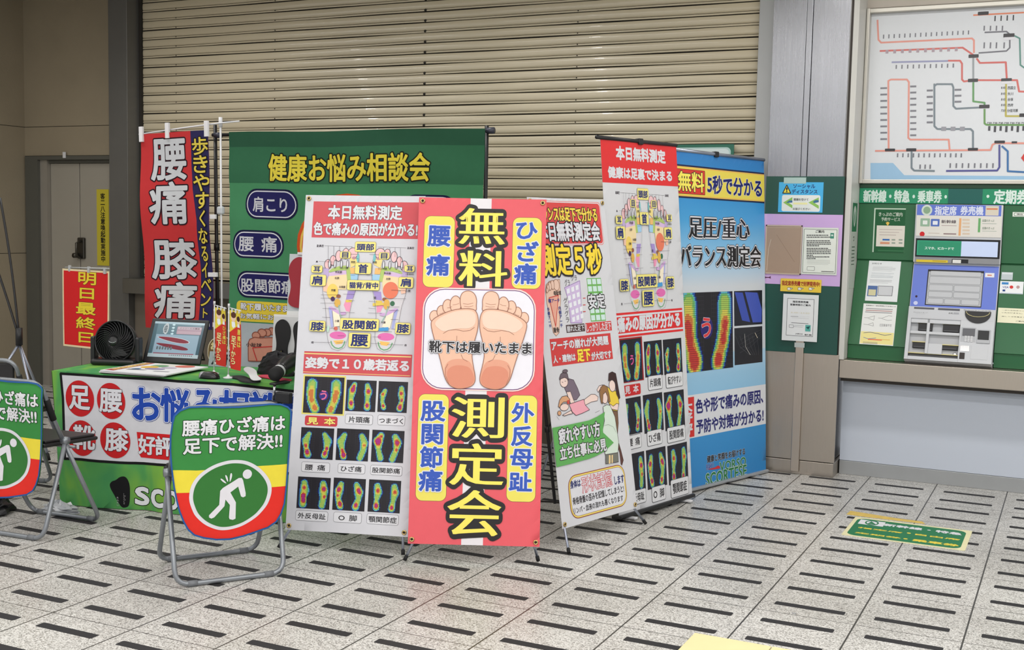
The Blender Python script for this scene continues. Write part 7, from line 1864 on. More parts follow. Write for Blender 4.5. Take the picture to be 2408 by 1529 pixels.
tilt_sheet('notice_sheet', 'N2', (-.0985, -.008, .107, .262), 'e2e3e1', 'lower white notice with yellow foot and line diagrams above the ledge', 'notice', .0025)
tilt_sheet('cup_sticker', None, (.700, .455, .764, .504), 'b9c2c6', 'pale silver holder on green surround right of the blue touch panel', 'holder', .006, thick=.006, items=[('R', .703, .49, .761, .50, 'd4dade', .002, None)])
tilt_sheet('card_sticker', 'NC', (.696, .367, .828, .447), 'e6e8ea', 'white payment card sticker with coloured logos on the green surround', 'sticker', .003)
tilt_sheet('notice_label', 'NL', (.6965, .181, .93, .275), 'e6e2c6', 'cream rounded label with small print beside the card slots', 'label', .003)
wall_sheet('small_label', None, (.742, 1.672, .86, 1.70), 'dfe4dc', 'small white pill label high on the right green surround', 'label', 3.0855, items=[('R', .75, 1.676, .86, 1.696, '2a6a44', .008, None), ('R', .752, 1.678, .86, 1.694, 'e6e8e2', .008, None), ('T', '現在', .765, 1.681, .80, 1.691, '404040', (), .02, 0, 0)])

# ------------------------------------------------------------------ ticket machine
tmn = thing('ticket_machine', 'ticket vending machine with blue touch panel and grey card slots', 'ticket machine', (.435, 2.95, .757))
GREYM = mat('machine_grey', 'c3c5c9', .4, var=.03); BLUEM = mat('machine_blue', '6a7ccb', .4, var=.03); DKS = mat('slot_black', '17171a', .5)
mb = MB(); mb.box((.181, 3.055, 1.377), (.690, 3.12, 1.740), GREYM, .004); mb.build('upper_case', tmn)
wall_sheet('service_sign', 'MU', (.190, 1.542, .686, 1.738), 'dedbd4', None, None, 3.052, parent=tmn)
wall_sheet('display_bezel', None, (.192, 1.412, .684, 1.527), '141416', None, None, 3.051, 'gloss', parent=tmn)
lc = wall_sheet('display', 'LC', (.201, 1.422, .672, 1.515), '2f9a74', None, None, 3.047, 'screen', parent=tmn, items=[('R', .462, 1.422, .672, 1.515, 'c4d2f0', 0, None)])
wall_sheet('camera_strip', 'BR', (.192, 1.379, .684, 1.408), '8e8f92', None, None, 3.051, 'gloss', parent=tmn)
mb = MB(); mb.box((.182, -.10, -.05), (.688, .567, .018), GREYM, .004, LFM()); mb.build('lower_case', tmn)
tilt_sheet('touch_panel', 'ML', (.187, .248, .683, .532), '6c7fd0', None, None, .022, 'gloss', thick=.004, parent=tmn)
# grey lower body with real recesses
mb = MB(); M = LFM(.022)
tray = (.205, -.076, .494, .166)
x0, x1, y0, y1 = .184, .686, -.098, .244
def plate(mb, rects, z0, z1, m): 
    for r in rects: mb.box((r[0], r[1], z0), (r[2], r[3], z1), m, .0015, M)
plate(mb, [(x0, y0, tray[0], y1), (tray[2], y0, x1, y1), (tray[0], y0, tray[2], tray[1]), (tray[0], tray[3], tray[2], y1)], 0, .028, GREYM)
mb.box((tray[0], tray[1], -.03), (tray[2], tray[3], .001), mat('machine_grey_inner', 'aeb0b4', .4), 0, M)
mb.box((.30, -.055, 0), (.318, .166, .024), GREYM, .003, M); mb.box((.318, -.055, 0), (.40, .012, .022), GREYM, .003, M)
mb.box((tray[0], .070, 0), (tray[2], .088, .022), GREYM, .003, M); mb.box((tray[0], .14, 0), (tray[2], .166, .024), GREYM, .003, M)
mb.build('slot_body', tmn)
tilt_sheet('slot_labels', 'MG', (.19, .17, .68, .242), 'c3c5c9', None, None, .0508, parent=tmn, thick=.0004)
for r, nm in (((.250, .092, .333, .140), 'banknote_slot'), ((.394, .092, .488, .140), 'coin_slot'), ((.226, -.02, .300, .016), 'ticket_slot'), ((.392, -.021, .488, .006), 'change_slot'), ((.208, -.076, .494, -.056), 'tray_gutter')):
    mb = MB(); a, b, c, d = r; mb.box((a, b, .001), (c, d, .016), DKS, .002, M)
    mb.box((a - .005, d, .001), (c + .005, d + .006, .02), mat('worn_yellow_edge', 'cfc48c', .5), .001, M)
    mb.box((a + .006, b + .006, .016), (c - .006, b + .009, .018), mat('slot_lip', '5a5b60', .4), 0, M)
    mb.build(nm, tmn)
mb = MB(); cx, cy, w, h = .588, .228, .148, .075                    # coin scoop: half-moon bowl
half = [(cx + w / 2 * math.cos(a), cy - h * .15 + h * .85 * math.sin(a) if math.sin(a) < 0 else cy) for a in [pi + i * pi / 16 for i in range(17)]]
half = [(cx - w / 2, cy)] + half + [(cx + w / 2, cy)]
mb.prism(half, .02, .034, DKS, M)
mb.tube([M @ Vector((cx + w / 2 * .9 * math.cos(a), cy - .004 + h * .42 * math.sin(a), .035)) for a in [pi + i * pi / 12 for i in range(13)]], .0018, mat('worn_yellow_edge', 'cfc48c'), 6)
mb.build('coin_scoop', tmn)
mb = MB(); mb.box((.497, .030, .020), (.59, .128, .0285), mat('machine_grey_inner', 'aeb0b4'), .012, M)
mb.box((.51, .07, .028), (.58, .118, .031), mat('slot_lip', '5a5b60'), .004, M); mb.build('keypad_pocket', tmn)
for i in range(3):
    for j in range(4):
        mb = MB(); a = .524 + i * .0165; b = .034 + j * .0095; mb.box((a, b, .028), (a + .0135, b + .0075, .033), WHITE_PL, .001, M); mb.build('key', tmn)
mb = MB(); mb.box((.592, .028, .022), (.668, .115, .034), mat('machine_grey_inner', 'aeb0b4'), .003, M); mb.build('card_reader', tmn)
mb = MB(); mb.box((.598, .05, .033), (.661, .108, .0355), DKS, .002, M); mb.build('reader_window', tmn)
mb = MB(); mb.box((.566, -.074, .027), (.661, .013, .0295), GREYM, .004, M); mb.build('access_door', tmn)
mb = MB(); mb.box((.503, -.077, .027), (.533, -.036, .0296), mat('speaker_hole', '2c2422', .6), .004, M); mb.build('speaker_slot', tmn)
mb = MB(); mb.box((.503, -.028, .027), (.557, .009, .0300), mat('silver_patch', 'dcdcde', .25, .6), .003, M); mb.build('silver_sticker', tmn)
mb = MB(); mb.lathe([(.012, 0), (.014, .006), (.008, .012)], mat('silver_patch', 'dcdcde'), 14, LFM(.05) @ Matrix.Translation((.474, -.045, -.03))); mb.build('coin_return_knob', tmn)

# ------------------------------------------------------------------ notices on the pillar
sd = thing('distance_sign', 'sky blue sign about keeping distance, topmost on the steel pillar', 'sign', (-.48, 2.77, 1.674))
wall_sheet('sign_sheet', 'SD', (-.619, 1.674, -.340, 1.863), '46aee2', None, None, 2.772, 'gloss', parent=sd)
wall_sheet('clear_tape', None, (-.589, 1.855, -.449, 1.893), 'a9c2bc', None, None, 2.7712, 'gloss', .0005, parent=sd)
wall_sheet('notice_board', 'LB', (-.709, 1.216, -.213, 1.662), 'c9a9da', 'lilac backing board in the middle of the pillar', 'board', 2.772)
bn = thing('paper_pocket', 'brown sheet in a clear pocket on the left of the lilac board', 'pocket', (-.575, 2.768, 1.282))
wall_sheet('brown_sheet', None, (-.688, 1.282, -.460, 1.590), 'a68f7c', None, None, 2.7675, 'gloss', parent=bn, items=[('L', 'c8b8a8', .003, [-.675, 1.30, -.668, 1.44, -.655, 1.50], False), ('L', '8c7664', .002, [-.62, 1.53, -.50, 1.36], False), ('L', 'baa894', .003, [-.688, 1.575, -.46, 1.578], False)])
mb = MB()
for a, b in (((-.69, 2.7655, 1.28), (-.458, 2.7682, 1.288)), ((-.69, 2.7655, 1.584), (-.458, 2.7682, 1.592)), ((-.69, 2.7655, 1.28), (-.683, 2.7682, 1.592)), ((-.465, 2.7655, 1.28), (-.458, 2.7682, 1.592))): mb.box(a, b, mat('pocket_edge', 'bfae9c', .2))
mb.build('pocket_rim', bn)
wall_sheet('paper_notice', 'NT', (-.4554, 1.286, -.2348, 1.581), 'd6dcd2', 'white paper of fine print on the right of the lilac board', 'notice', 2.767)
wall_sheet('yellow_strip', 'YS', (-.582, 1.172, -.3255, 1.2535), 'e6c648', 'yellow strip with dark red writing just under the lilac board', 'sign', 2.766)
ns = thing('notice_placard', 'white opening-hours placard on a flat steel post in front of the pillar', 'placard', (-.447, 2.765, 0))
wall_sheet('placard_sheet', 'NS', (-.558, .8605, -.336, 1.157), 'dde0e0', None, None, 2.755, parent=ns, thick=.003)
mb = MB(); mb.box((-.470, 2.759, .02), (-.418, 2.7735, .87), brushed('brushed_steel_post', 'bdb2a6', .4), .003); mb.build('post', ns)
mb = MB(); mb.box((-.476, 2.7575, .82), (-.412, 2.7595, .85), mat('clear_tape_grey', 'b4bab8', .3)); mb.build('tape', ns)

jl = sheet('jamb_label', None, 1, 1, 'd2d2cc', 'gloss', thick=.001, eps=.0003, M=frame((-.1705, 2.84, 1.20), (0, 1, 0), (0, 0, 1)), outline=[(0, 0), (.20, 0), (.20, .56), (0, .56)], items=[('R', .02, .36, .18, .54, '24704a', 0, None), ('S', 'd6dcd4', [.10, .375, .15, .44, .15, .50, .10, .53, .05, .50, .05, .44], None), ('S', '6a9a80', [.10, .40, .125, .45, .10, .50, .075, .45], None), ('T', 'つ', .08, .30, .12, .33, '3a3a3a', (), .04, 0, 0)] + [('R', .05, .15 + i * .022, .15, .156 + i * .022, '5a5a58', 0, None) for i in range(6)])
tag(jl, 'narrow label with green top on the white jamb beside the ticket machine', 'label')
# ------------------------------------------------------------------ floor markings
FSM = Matrix.Translation((.10, 1.39, .0015))
tag(sheet('floor_sign', 'FS', .6, .43, 'e2dcb0', 'floor', thick=.0014, eps=.00012, M=FSM, outline=rrect(0, 0, .6, .43, .012)), 'green floor sticker with white and yellow ticket lettering', 'floor sign')
mb = MB(); mb.prism([(.045, 1.85), (.15, 1.845), (.30, 1.85), (.46, 1.852), (.44, 1.90), (.30, 1.905), (.15, 1.93), (.05, 1.945)], .0002, .0009, mat('tape_residue', 'd2b45c', .7, var=.25, vscale=30)); tag(mb.build('tape_residue'), 'yellow tape residue strip beyond the green floor sticker', 'tape mark')
TY = mat('tactile_yellow', 'e3d8a4', .6, var=.05)
mb = MB()
for i in range(3): mb.box((-.125 + i * .302, -.742, 0.0002), (-.125 + i * .302 + .298, -.42, .006), TY, .002)
tag(mb.build('tactile_paving'), 'pale yellow guide paving at the bottom edge of the picture', 'paving')
# ================================================================== banners on stands
def x_banner(key, o, ex, ey, W, H, base, label, feet, rear, sag=.004, side_pole=False):
    M = frame(o, ex, ey); Mi = M.inverted()
    t = thing('banner_stand', label, 'banner', (M @ Vector((W / 2, 0, -.1))).to_2d().to_3d(), math.atan2(ex[1], ex[0]))
    def warp(u, v, w):                       # pulled tight by the eyelets, slack in between, small creases at the corners
        a = u / W; c = v / H
        z = -sag * math.sin(pi * a) * (1.2 - math.sin(pi * c))
        for (cx, cy) in ((0, 0), (1, 0), (0, 1), (1, 1)):
            d = math.hypot((a - cx) * W, (c - cy) * H); an = math.atan2(abs(c - cy) * H, abs(a - cx) * W + 1e-6)
            z += .0016 * math.sin(an * 11) * math.exp(-d / .11) * min(1, d / .03)
        return (u, v, w + z)
    sheet('banner', key, W, H, base, 'vinyl', eps=.0004, warp=warp, step=.045, parent=t, M=M)
    for (u, v) in ((.018, H - .018), (W - .018, H - .018), (.018, .02), (W - .018, .02)):
        mb = MB(); ring = [(u + .0085 * math.cos(2 * pi * i / 16), v + .0085 * math.sin(2 * pi * i / 16), .0035) for i in range(16)]
        mb.tube([M @ Vector(p) for p in ring], .0035, BRASS, 6, closed=True)
        mb.tube([M @ Vector((u, v, .001)), M @ Vector((u, v, .004))], .006, BLACK, 10)
        mb.build('eyelet', t)
    hub = M @ Vector((W / 2, .62, -.13))
    mb = MB(); ax = (M.to_3x3() @ Vector((0, 0, 1)))
    mb.tube([hub - ax * .03, hub + ax * .03], .028, BLACK, 14); mb.build('hub', t)
    for (u, v) in ((.018, H - .018), (W - .018, H - .018)):
        mb = MB(); p = M @ Vector((u, v, -.004)); mb.tube([hub, hub.lerp(p, .5) - ax * .03, p], .004, BLACK, 8); mb.build('upper_arm', t)
    for f, uu in zip(feet, (.03, W - .03)):
        f = Vector((f[0], f[1], 0)); tip = f + Vector((0, 0, .010)); kn = M @ Vector((uu, .022, -.012 - sag)); d = (kn - tip).normalized()
        mb = MB(); mb.tube([hub, kn.lerp(hub, .1), kn, tip + d * .018], .0065, ALU, 10); lg = mb.build('leg', t)
        mb = MB(); mb.tube([tip + d * .024, tip], .009, RUBBER, 10); mb.build('rubber_foot', lg)
    f = Vector((rear[0], rear[1], .010)); d = (hub - f).normalized()
    mb = MB(); mb.tube([hub, f + d * .04], .0065, ALU, 10); lg = mb.build('leg', t)
    mb = MB(); mb.tube([f + d * .045, f], .009, RUBBER, 10); mb.build('rubber_foot', lg)
    if side_pole:
        mb = MB(); mb.tube([M @ Vector((.022, H - .05, -.045)), M @ Vector((.022, .12, -.05))], .008, BLACK, 10)
        mb.tube([M @ Vector((.022, .47, -.05)), M @ Vector((.022, .50, -.05))], .013, BLACK, 10)
        mb.tube([hub, M @ Vector((.022, .485, -.05))], .005, BLACK, 8); mb.build('side_pole', t)
    return t
x_banner('R2', (-1.573, -.1555, .0904), (.9094, .416, .0021), (-.0839, .1785, .9804), .6053, 1.6224, (224, 90, 99),
         'tall red banner on a stand with big yellow letters and two bare soles', ((-1.588, -.158), (-1.052, .150)), (-1.43, .42))
x_banner('W1', (-2.2046, -.2337, .0888), (.9617, .274, .0073), (-.0556, .1689, .9841), .6024, 1.6207, (211, 211, 217),
         'white banner with foot reflex chart and pressure pictures, left of the red banner', ((-2.213, -.275), (-1.640, -.085)), (-2.0, .40))
x_banner('B3', (-1.0477, .4183, .0971), (.2853, .9584, .0073), (-.1611, .0405, .9861), .6062, 1.6212, (212, 212, 216),
         'white banner with massage drawings and a green arrow, just right of the red banner', ((-.979, .342), (-.845, 1.054)), (-1.42, .80), side_pole=True)

def roll_up(key, o, ex, ey, W, H, base, label, bar, base_col, overhang, base_mat=None, sag=.003):
    M = frame(o, ex, ey)
    t = thing('roll_up_banner', label, 'banner', (M @ Vector((W / 2, 0, 0))).to_2d().to_3d(), math.atan2(ex[1], ex[0]))
    warp = lambda u, v, w: (u, v, w + sag * math.sin(pi * v / H) * math.cos(2.2 * pi * u / W) - .002 * math.sin(9 * u / W + 2) * (v / H))
    sheet('banner', key, W, H, base, 'vinyl', eps=.0004, warp=warp, step=.06, parent=t, M=M, base_mat=base_mat)
    mb = MB(); mb.tube([M @ Vector((-overhang, H + .006, 0)), M @ Vector((W + .004, H + .006, 0))], .0105, bar, 12); tr = mb.build('top_rail', t)
    mb = MB(); mb.box((W / 2 - .02, H - .012, -.02), (W / 2 + .02, H + .022, .013), BLACK, .004, M); mb.build('rail_clip', tr)
    mb = MB(); mb.tube([M @ Vector((W / 2, .0, -.035)), M @ Vector((W / 2, H, -.025))], .009, ALU, 10); mb.build('pole', t)
    mb = MB(); z0 = -(o[2] - .004)
    mb.box((-.01, z0 + .009, -.045), (W + .01, .003, .020), base_col, .008, M); mb.build('base_case', t)
    for u in (.10 * W, .86 * W):
        mb = MB(); mb.box((u, z0 - .002, -.085), (u + .03, z0 + .010, .05), base_col if base_col is not BLACK else WHITE_PL, .003, M); mb.build('foot', t)
    return t
roll_up('R4', (-.9937, 1.0490, .0306), (.2633, .9647, .0057), (-.0893, .0185, .9958), .7144, 1.9979, 'd6d6d9',
        'roll-up banner with red head and foot chart, overlapping the blue banner', BLACK, BLACK, .035)
def blue_grad():
    m, t, b = new_mat('printed_blue_fade'); N = t.nodes; Lk = t.links
    tc = N.new('ShaderNodeTexCoord'); sp = N.new('ShaderNodeSeparateXYZ'); Lk.new(tc.outputs['Object'], sp.inputs[0])
    mr = N.new('ShaderNodeMapRange'); mr.inputs['From Max'].default_value = 1.977; Lk.new(sp.outputs[1], mr.inputs['Value'])
    cr = N.new('ShaderNodeValToRGB'); e = cr.color_ramp.elements
    e[0].position = 0; e[0].color = rgb('2c84c4'); e[1].position = 1; e[1].color = rgb('2a7cc0')
    for p, c in ((.21, '3a94d2'), (.24, '8fc4e6'), (.33, '9ac8e6'), (.395, 'b4d4ea'), (.40, 'd4d8dc'), (.60, 'd2d8de'), (.70, '8cc4e8'), (.80, '4aa2da'), (.86, '3a94d2')):
        k = e.new(p); k.color = rgb(c)
    Lk.new(mr.outputs[0], cr.inputs[0]); Lk.new(cr.outputs[0], b.inputs['Base Color']); b.inputs['Roughness'].default_value = .4
    return m
roll_up('B5', (-0.9392, 1.665, 0.0301), (0.2937, 0.9559, -0.0083), (-0.0535, 0.0251, 0.9983), 1.10, 1.9793, '2c84c4',
        'wide blue roll-up banner with a big pressure picture, furthest right of the banners', ALU, mat('base_silver', 'b4b8bc', .35, .6), .01, base_mat=blue_grad())

# green backdrop on its telescopic stand
bd = thing('backdrop_stand', 'large green fabric backdrop with navy ovals behind the table', 'backdrop', (-3.1, 1.6, 0))
GM = frame((-4.05, 1.6, .30), (1, 0, 0), (-.022, 0, 1))
def gwarp(u, v, w):
    k = v / 1.8
    return (u + .012 * (1 - k) * math.sin(u * 3), v + .004 * math.sin(u * 5 + 1) * k, w + .012 * math.sin(u * 9 + 1.3 * math.sin(v * 3)) * (1.15 - k) + .004 * math.sin(u * 27 + v * 5) * (.4 + .6 * abs(math.sin(v * 2))) + .003 * math.sin(v * 21 + u * 4))
sheet('fabric', 'G', 1.9, 1.8, (72, 136, 94), 'cloth', eps=.0008, warp=gwarp, step=.05, outline=[(.01, 0), (1.915, 0), (1.928, 1.833), (0, 1.833)], parent=bd, M=GM, clip=True)
mb = MB(); mb.tube([(-4.225, 1.64, 2.122), (-2.09, 1.64, 2.116)], .012, BLACK, 12); mb.build('crossbar', bd)
for x0, x1, z1 in ((-4.202, -4.170, 2.19), (-2.130, -2.130, 2.15)):
    mb = MB(); mb.tube([(x1, 1.64, .02), (x0, 1.64, z1)], .0125, BLACK, 12); mb.tube([(x1 + (x0 - x1) * .6, 1.64, 1.34), (x1 + (x0 - x1) * .62, 1.64, 1.385)], .019, BLACK, 12); pl = mb.build('pole', bd)
    mb = MB(); mb.tube([(x0, 1.64, 2.12), (x0 + .05, 1.64, 2.12)], .02, mat('knob_grey', '3c3e4a', .35), 12); mb.build('knob', pl)
    mb = MB(); mb.box((x1 - .02, 1.57, .004), (x1 + .02, 1.92, .03), BLACK, .006); mb.build('base_foot', bd)

# upright flag banner
fl = thing('flag_banner', 'narrow red and navy flag banner with grey letters left of the green backdrop', 'flag', (-4.098, 1.592, 0))
FM = frame((-4.745, 1.55, .785), (.9996, 0, .03), (-.01, 0, 1))
fwarp = lambda u, v, w: (u + .02 * math.sin(v * 4.2) * (1 - v / 1.345), v, w + .018 * math.sin(u * 11 + v * 2.4) * (.35 + .65 * (1 - v / 1.345)) + .008 * math.sin(v * 9 + u * 3))
sheet('flag_cloth', 'F', .602, 1.345, 'c4383a', 'cloth', eps=.0007, warp=fwarp, step=.045, parent=fl, M=FM)
mb = MB(); mb.tube([(-4.098, 1.592, .004), (-4.116, 1.592, 2.215)], .007, WHITE_PL, 12); mb.tube([(-4.116, 1.592, 2.17), (-4.116, 1.592, 2.235)], .013, WHITE_PL, 12); mb.build('pole', fl)
mb = MB(); mb.tube([(-4.80, 1.555, 2.128), (-4.42, 1.575, 2.168), (-4.10, 1.578, 2.196), (-3.95, 1.582, 2.205)], .0055, WHITE_PL, 8); mb.build('top_rod', fl)
for (u, v) in ((.0, 1.34), (.235, 1.355), (.575, 1.352)):
    mb = MB(); mb.box((u - .004, v - .05, -.008), (u + .028, v + .055, .010), mat('loop_tape', 'e4e2e4', .7), .002, FM); mb.build('loop', fl)
for v in (.02, .36, .75):
    mb = MB(); mb.box((.575, v, -.006), (.65, v + .03, .010), mat('loop_tape', 'e4e2e4', .7), .002, FM); mb.build('loop', fl)
mb = MB(); mb.box((-4.140, 1.575, 1.585), (-4.09, 1.612, 1.64), mat('clear_film', 'c9cdd0', .15), .012); mb.build('tape', fl)

# red poster on a slim hanger stand
po = thing('hanging_poster', 'red poster with cream edge and five yellow characters behind the black fan', 'poster', (-4.62, 1.03, 0))
PM = frame((-4.9509, 1.0, .6892), (.9999, 0, -.0127), (.0443, 0, .999))
sheet('poster_sheet', 'PO', .4027, .5164, 'ecd8ae', 'paper', eps=.0004, warp=lambda u, v, w: (u, v, w + .006 * math.sin(u * 8 + v * 3)), step=.05, parent=po, M=PM)
mb = MB(); mb.tube([PM @ Vector((.02, .525, 0)), PM @ Vector((.41, .535, 0))], .004, mat('clear_acrylic', 'b6b8b8', .15), 8); mb.build('hanger_rod', po)
for u in (.05, .22, .36):
    mb = MB(); mb.box((u, .498, -.006), (u + .02, .54, .006), mat('clear_acrylic', 'b6b8b8'), .002, PM); mb.build('clip', po)
mb = MB(); mb.tube([(-4.615, 1.02, .03), (-4.615, 1.02, 1.20), PM @ Vector((.35, .535, -.004))], .006, mat('stand_grey', '8c8c88', .4), 10); mb.lathe([(0, 0), (.13, 0), (.13, .012), (.012, .03)], mat('stand_grey', '8c8c88', .4), 20, Matrix.Translation((-4.615, 1.02, .001))); mb.build('stand', po)
# vertical yellow strip on the door
dsn = wall_sheet('door_strip', None, (-6.728, 1.118, -6.585, 1.79), 'c9b93a', 'narrow yellow strip with black vertical characters on the left corner door', 'sign', 3.064, 'paper', items=[('T', '客二八注意喚起動実施中', -6.682, 1.15, -6.630, 1.755, '2c2a18', (), .03, 1, 0)])

# ================================================================== table
h12 = math.radians(12.0); EX = Vector((math.cos(h12), math.sin(h12), 0)); EY = Vector((-math.sin(h12), math.cos(h12), 0)); P0 = Vector((-3.8052, -.1494, 0))
def TP(u, d, z=0.0): return P0 + EX * u + EY * d + Vector((0, 0, z))        # table coordinates: along the front edge, depth, height
TM = Matrix(((EX.x, EY.x, 0, P0.x), (EX.y, EY.y, 0, P0.y), (0, 0, 1, 0), (0, 0, 0, 1)))
ZT = .727
tb = thing('folding_table', 'long folding table under the green printed cloth', 'table', TP(.9, .3), h12)
mb = MB(); mb.box((.012, .015, .690), (1.788, .545, .7235), mat('table_laminate', 'c8c2b4', .4), .006, TM); mb.build('tabletop', tb)
for u in (.14, 1.66):
    for d in (.08, .48):
        mb = MB(); mb.tube([TP(u, d, .0), TP(u, d, .69)], .0125, STEEL_TUBE, 10); mb.build('leg', tb)
def cloth_green():
    m, t, b = new_mat('green_cloth_print'); N = t.nodes; Lk = t.links
    tc = N.new('ShaderNodeTexCoord'); mp = N.new('ShaderNodeMapping'); mp.inputs['Scale'].default_value = (2.2, 1.1, 2.2); mp.inputs['Rotation'].default_value = (0, 0, .9)
    nz = N.new('ShaderNodeTexNoise'); nz.inputs['Scale'].default_value = 2.4; nz.inputs['Detail'].default_value = 2; nz.inputs['Distortion'].default_value = .8
    Lk.new(tc.outputs['Object'], mp.inputs[0]); Lk.new(mp.outputs[0], nz.inputs['Vector'])
    cr = N.new('ShaderNodeValToRGB'); e = cr.color_ramp.elements; e[0].position = .34; e[0].color = rgb('458c54'); e[1].position = .70; e[1].color = rgb('7fae42')
    k = e.new(.5); k.color = rgb('559a52')
    Lk.new(nz.outputs['Fac'], cr.inputs[0]); Lk.new(cr.outputs[0], b.inputs['Base Color']); b.inputs['Roughness'].default_value = .8; b.inputs['Specular IOR Level'].default_value = .2
    return m
GCL = cloth_green()
HF = .7255
def cwarp(u, v, w):
    k = 1 - v / HF
    fold = .016 * math.sin(u * 7.5 + .6) + .008 * math.sin(u * 17 + 2) + .005 * math.sin(u * 31 + v * 4)
    return (u, v + .006 * math.sin(u * 4) * k * (1 - k), w + .006 + fold * k ** 1.3 + .012 * k)
def cextra(bm, mi):
    k = mi(GCL)
    def grid(fn, nu, nv):
        V = [[bm.verts.new(fn(i / nu, j / nv)) for j in range(nv + 1)] for i in range(nu + 1)]
        for i in range(nu):
            for j in range(nv): f = bm.faces.new((V[i][j], V[i + 1][j], V[i + 1][j + 1], V[i][j + 1])); f.material_index = k
    grid(lambda a, b: (a * 1.8, HF + .0006 * math.sin(a * 23 + b * 9), .006 - b * .566), 36, 12)                                    # top
    grid(lambda a, b: (-.004 + (.05 + .01 * math.sin(a * 9)) * b * (1 - a * .4), HF * (1 - b) + .002 * b, .006 - a * .566), 12, 16)   # left drop
    grid(lambda a, b: (1.804, HF * (1 - b) + .002 * b, .006 - a * .566), 6, 8)                                                     # right drop
    grid(lambda a, b: (a * 1.8, HF - .25 * b, -.560 - .01 * math.sin(a * 20) * b), 24, 4)                                           # back drop
CM = frame(P0, EX, (0, 0, 1))
tc_o = sheet('tablecloth', 'TC', 1.8, HF, '4a9a58', 'cloth', thick=.0008, eps=.0007, warp=cwarp, step=.045, outline=[(.062, .004), (1.8, .004), (1.8, HF), (0, HF)], M=CM, base_mat=GCL, extra=cextra)
tag(tc_o, 'green tablecloth printed with red discs and blue lettering, hanging to the floor', 'tablecloth')

# --- fan
fan = thing('desk_fan', 'round black air circulator fan on the left end of the table', 'fan', (-3.725, .235, ZT), math.radians(-68))
FB = mat('fan_black', '1c1c1e', .38); FG = mat('fan_grille', '232326', .45)
fd = Vector((math.cos(math.radians(-70)), math.sin(math.radians(-70)), .12)).normalized(); fs = Vector((-fd.y, fd.x, 0)).normalized(); fu = fd.cross(fs) * -1
if fu.z < 0: fu = -fu
FC = Vector((-3.725, .235, .858)); FH = Matrix(((fs.x, fu.x, fd.x, FC.x), (fs.y, fu.y, fd.y, FC.y), (fs.z, fu.z, fd.z, FC.z), (0, 0, 0, 1)))
BASE = Matrix.Translation((-3.725, .235, ZT)) @ Matrix.Rotation(math.atan2(fs.y, fs.x), 4, 'Z')
mb = MB(); mb.box((-.128, -.068, 0), (.128, .068, .036), FB, .014, BASE); mb.build('fan_base', fan)
for sx in (-1, 1):
    mb = MB(); mb.box((sx * .130 - .013, -.03, .015), (sx * .130 + .013, .03, .158), FB, .009, BASE)
    mb.tube([FH @ Vector((sx * .108, 0, -.01)), FH @ Vector((sx * .142, 0, -.01))], .018, FB, 14); mb.build('fan_arm', fan)
mb = MB(); mb.lathe([(0.02, -.12), (.06, -.118), (.085, -.10), (.100, -.06), (.113, -.02), (.1175, .01), (.119, .025), (.114, .030), (.110, .024), (.106, .0), (.095, -.05), (.06, -.085), (0.0, -.09)], FB, 40, FH); hdm = mb.build('fan_housing', fan)
mb = MB()
for i in range(30):
    a0 = 2 * pi * i / 30; pts = []
    for k in range(8):
        f = k / 7; r = .026 + (.110 - .026) * f; a = a0 + 1.05 * f; pts.append(FH @ Vector((r * math.cos(a), r * math.sin(a), .046 - .022 * f * f)))
    mb.tube(pts, .0021, FG, 5)
mb.build('fan_grille', fan)
mb = MB(); mb.lathe([(0, .054), (.02, .053), (.028, .047), (.029, .04), (.0, .038)][::-1], FB, 24, FH)
mb.tube([FH @ Vector((.022 * math.cos(a), .003 + .012 * math.sin(a), .0535)) for a in [pi * 1.08 + i * pi * .84 / 8 for i in range(9)]], .0016, mat('silver_arc_highlight', 'c9ccd2', .2, .9), 6); mb.build('hub_cap', fan)  # silver arc puts the cap's highlight into the mesh
mb = MB()
for i in range(3):
    a = 2 * pi * i / 3; vs = []
    for k in range(6):
        f = k / 5; r = .02 + .075 * f; vs += [FH @ Vector((r * math.cos(a + .3 * f), r * math.sin(a + .3 * f), .012 - .0)), FH @ Vector((r * math.cos(a + .9 + .3 * f), r * math.sin(a + .9 + .3 * f), -.03))]
    mb.add(vs, [(2 * k, 2 * k + 1, 2 * k + 3, 2 * k + 2) for k in range(5)], FB, True)
mb.build('fan_blade', fan)

# --- monitor showing insoles
mon = thing('monitor', 'black tilted monitor showing two dark red insoles on its screen', 'monitor', (-3.46, .42, ZT), math.radians(20.7))
th = math.radians(20.7); ti = .547
mex = Vector((math.cos(th), math.sin(th), -.015)); mback = Vector((-math.sin(th), math.cos(th), 0)); mey = Vector((0, 0, 1)) * math.cos(ti) + mback * math.sin(ti)
MM = frame((-3.621, .322, ZT + .013), mex, mey)
mb = MB(); mb.box((0, 0, -.016), (.339, .281, .002), BLACK, .008, MM); mb.build('monitor_case', mon)
x0, y0, x1, y1 = .024, .034, .318, .258
def sp(a, b): return (x0 + (x1 - x0) * a, y0 + (y1 - y0) * (1 - b))
def spl(*p): return [v for q in p for v in sp(*q)]
def blob(cx, cy, rx, ry, c, tw=0): return ('P', c, spl(*[(cx + rx * math.cos(a) * (1 + .08 * math.cos(a)), cy + tw * math.cos(a) + ry * math.sin(a) * (1 + .35 * math.cos(a))) for a in [i * pi / 12 for i in range(24)]]), None)
def srect(a, b, c, d, col, r=0): p = sp(a, d); q = sp(c, b); return ('R', p[0], p[1], q[0], q[1], col, r, None)
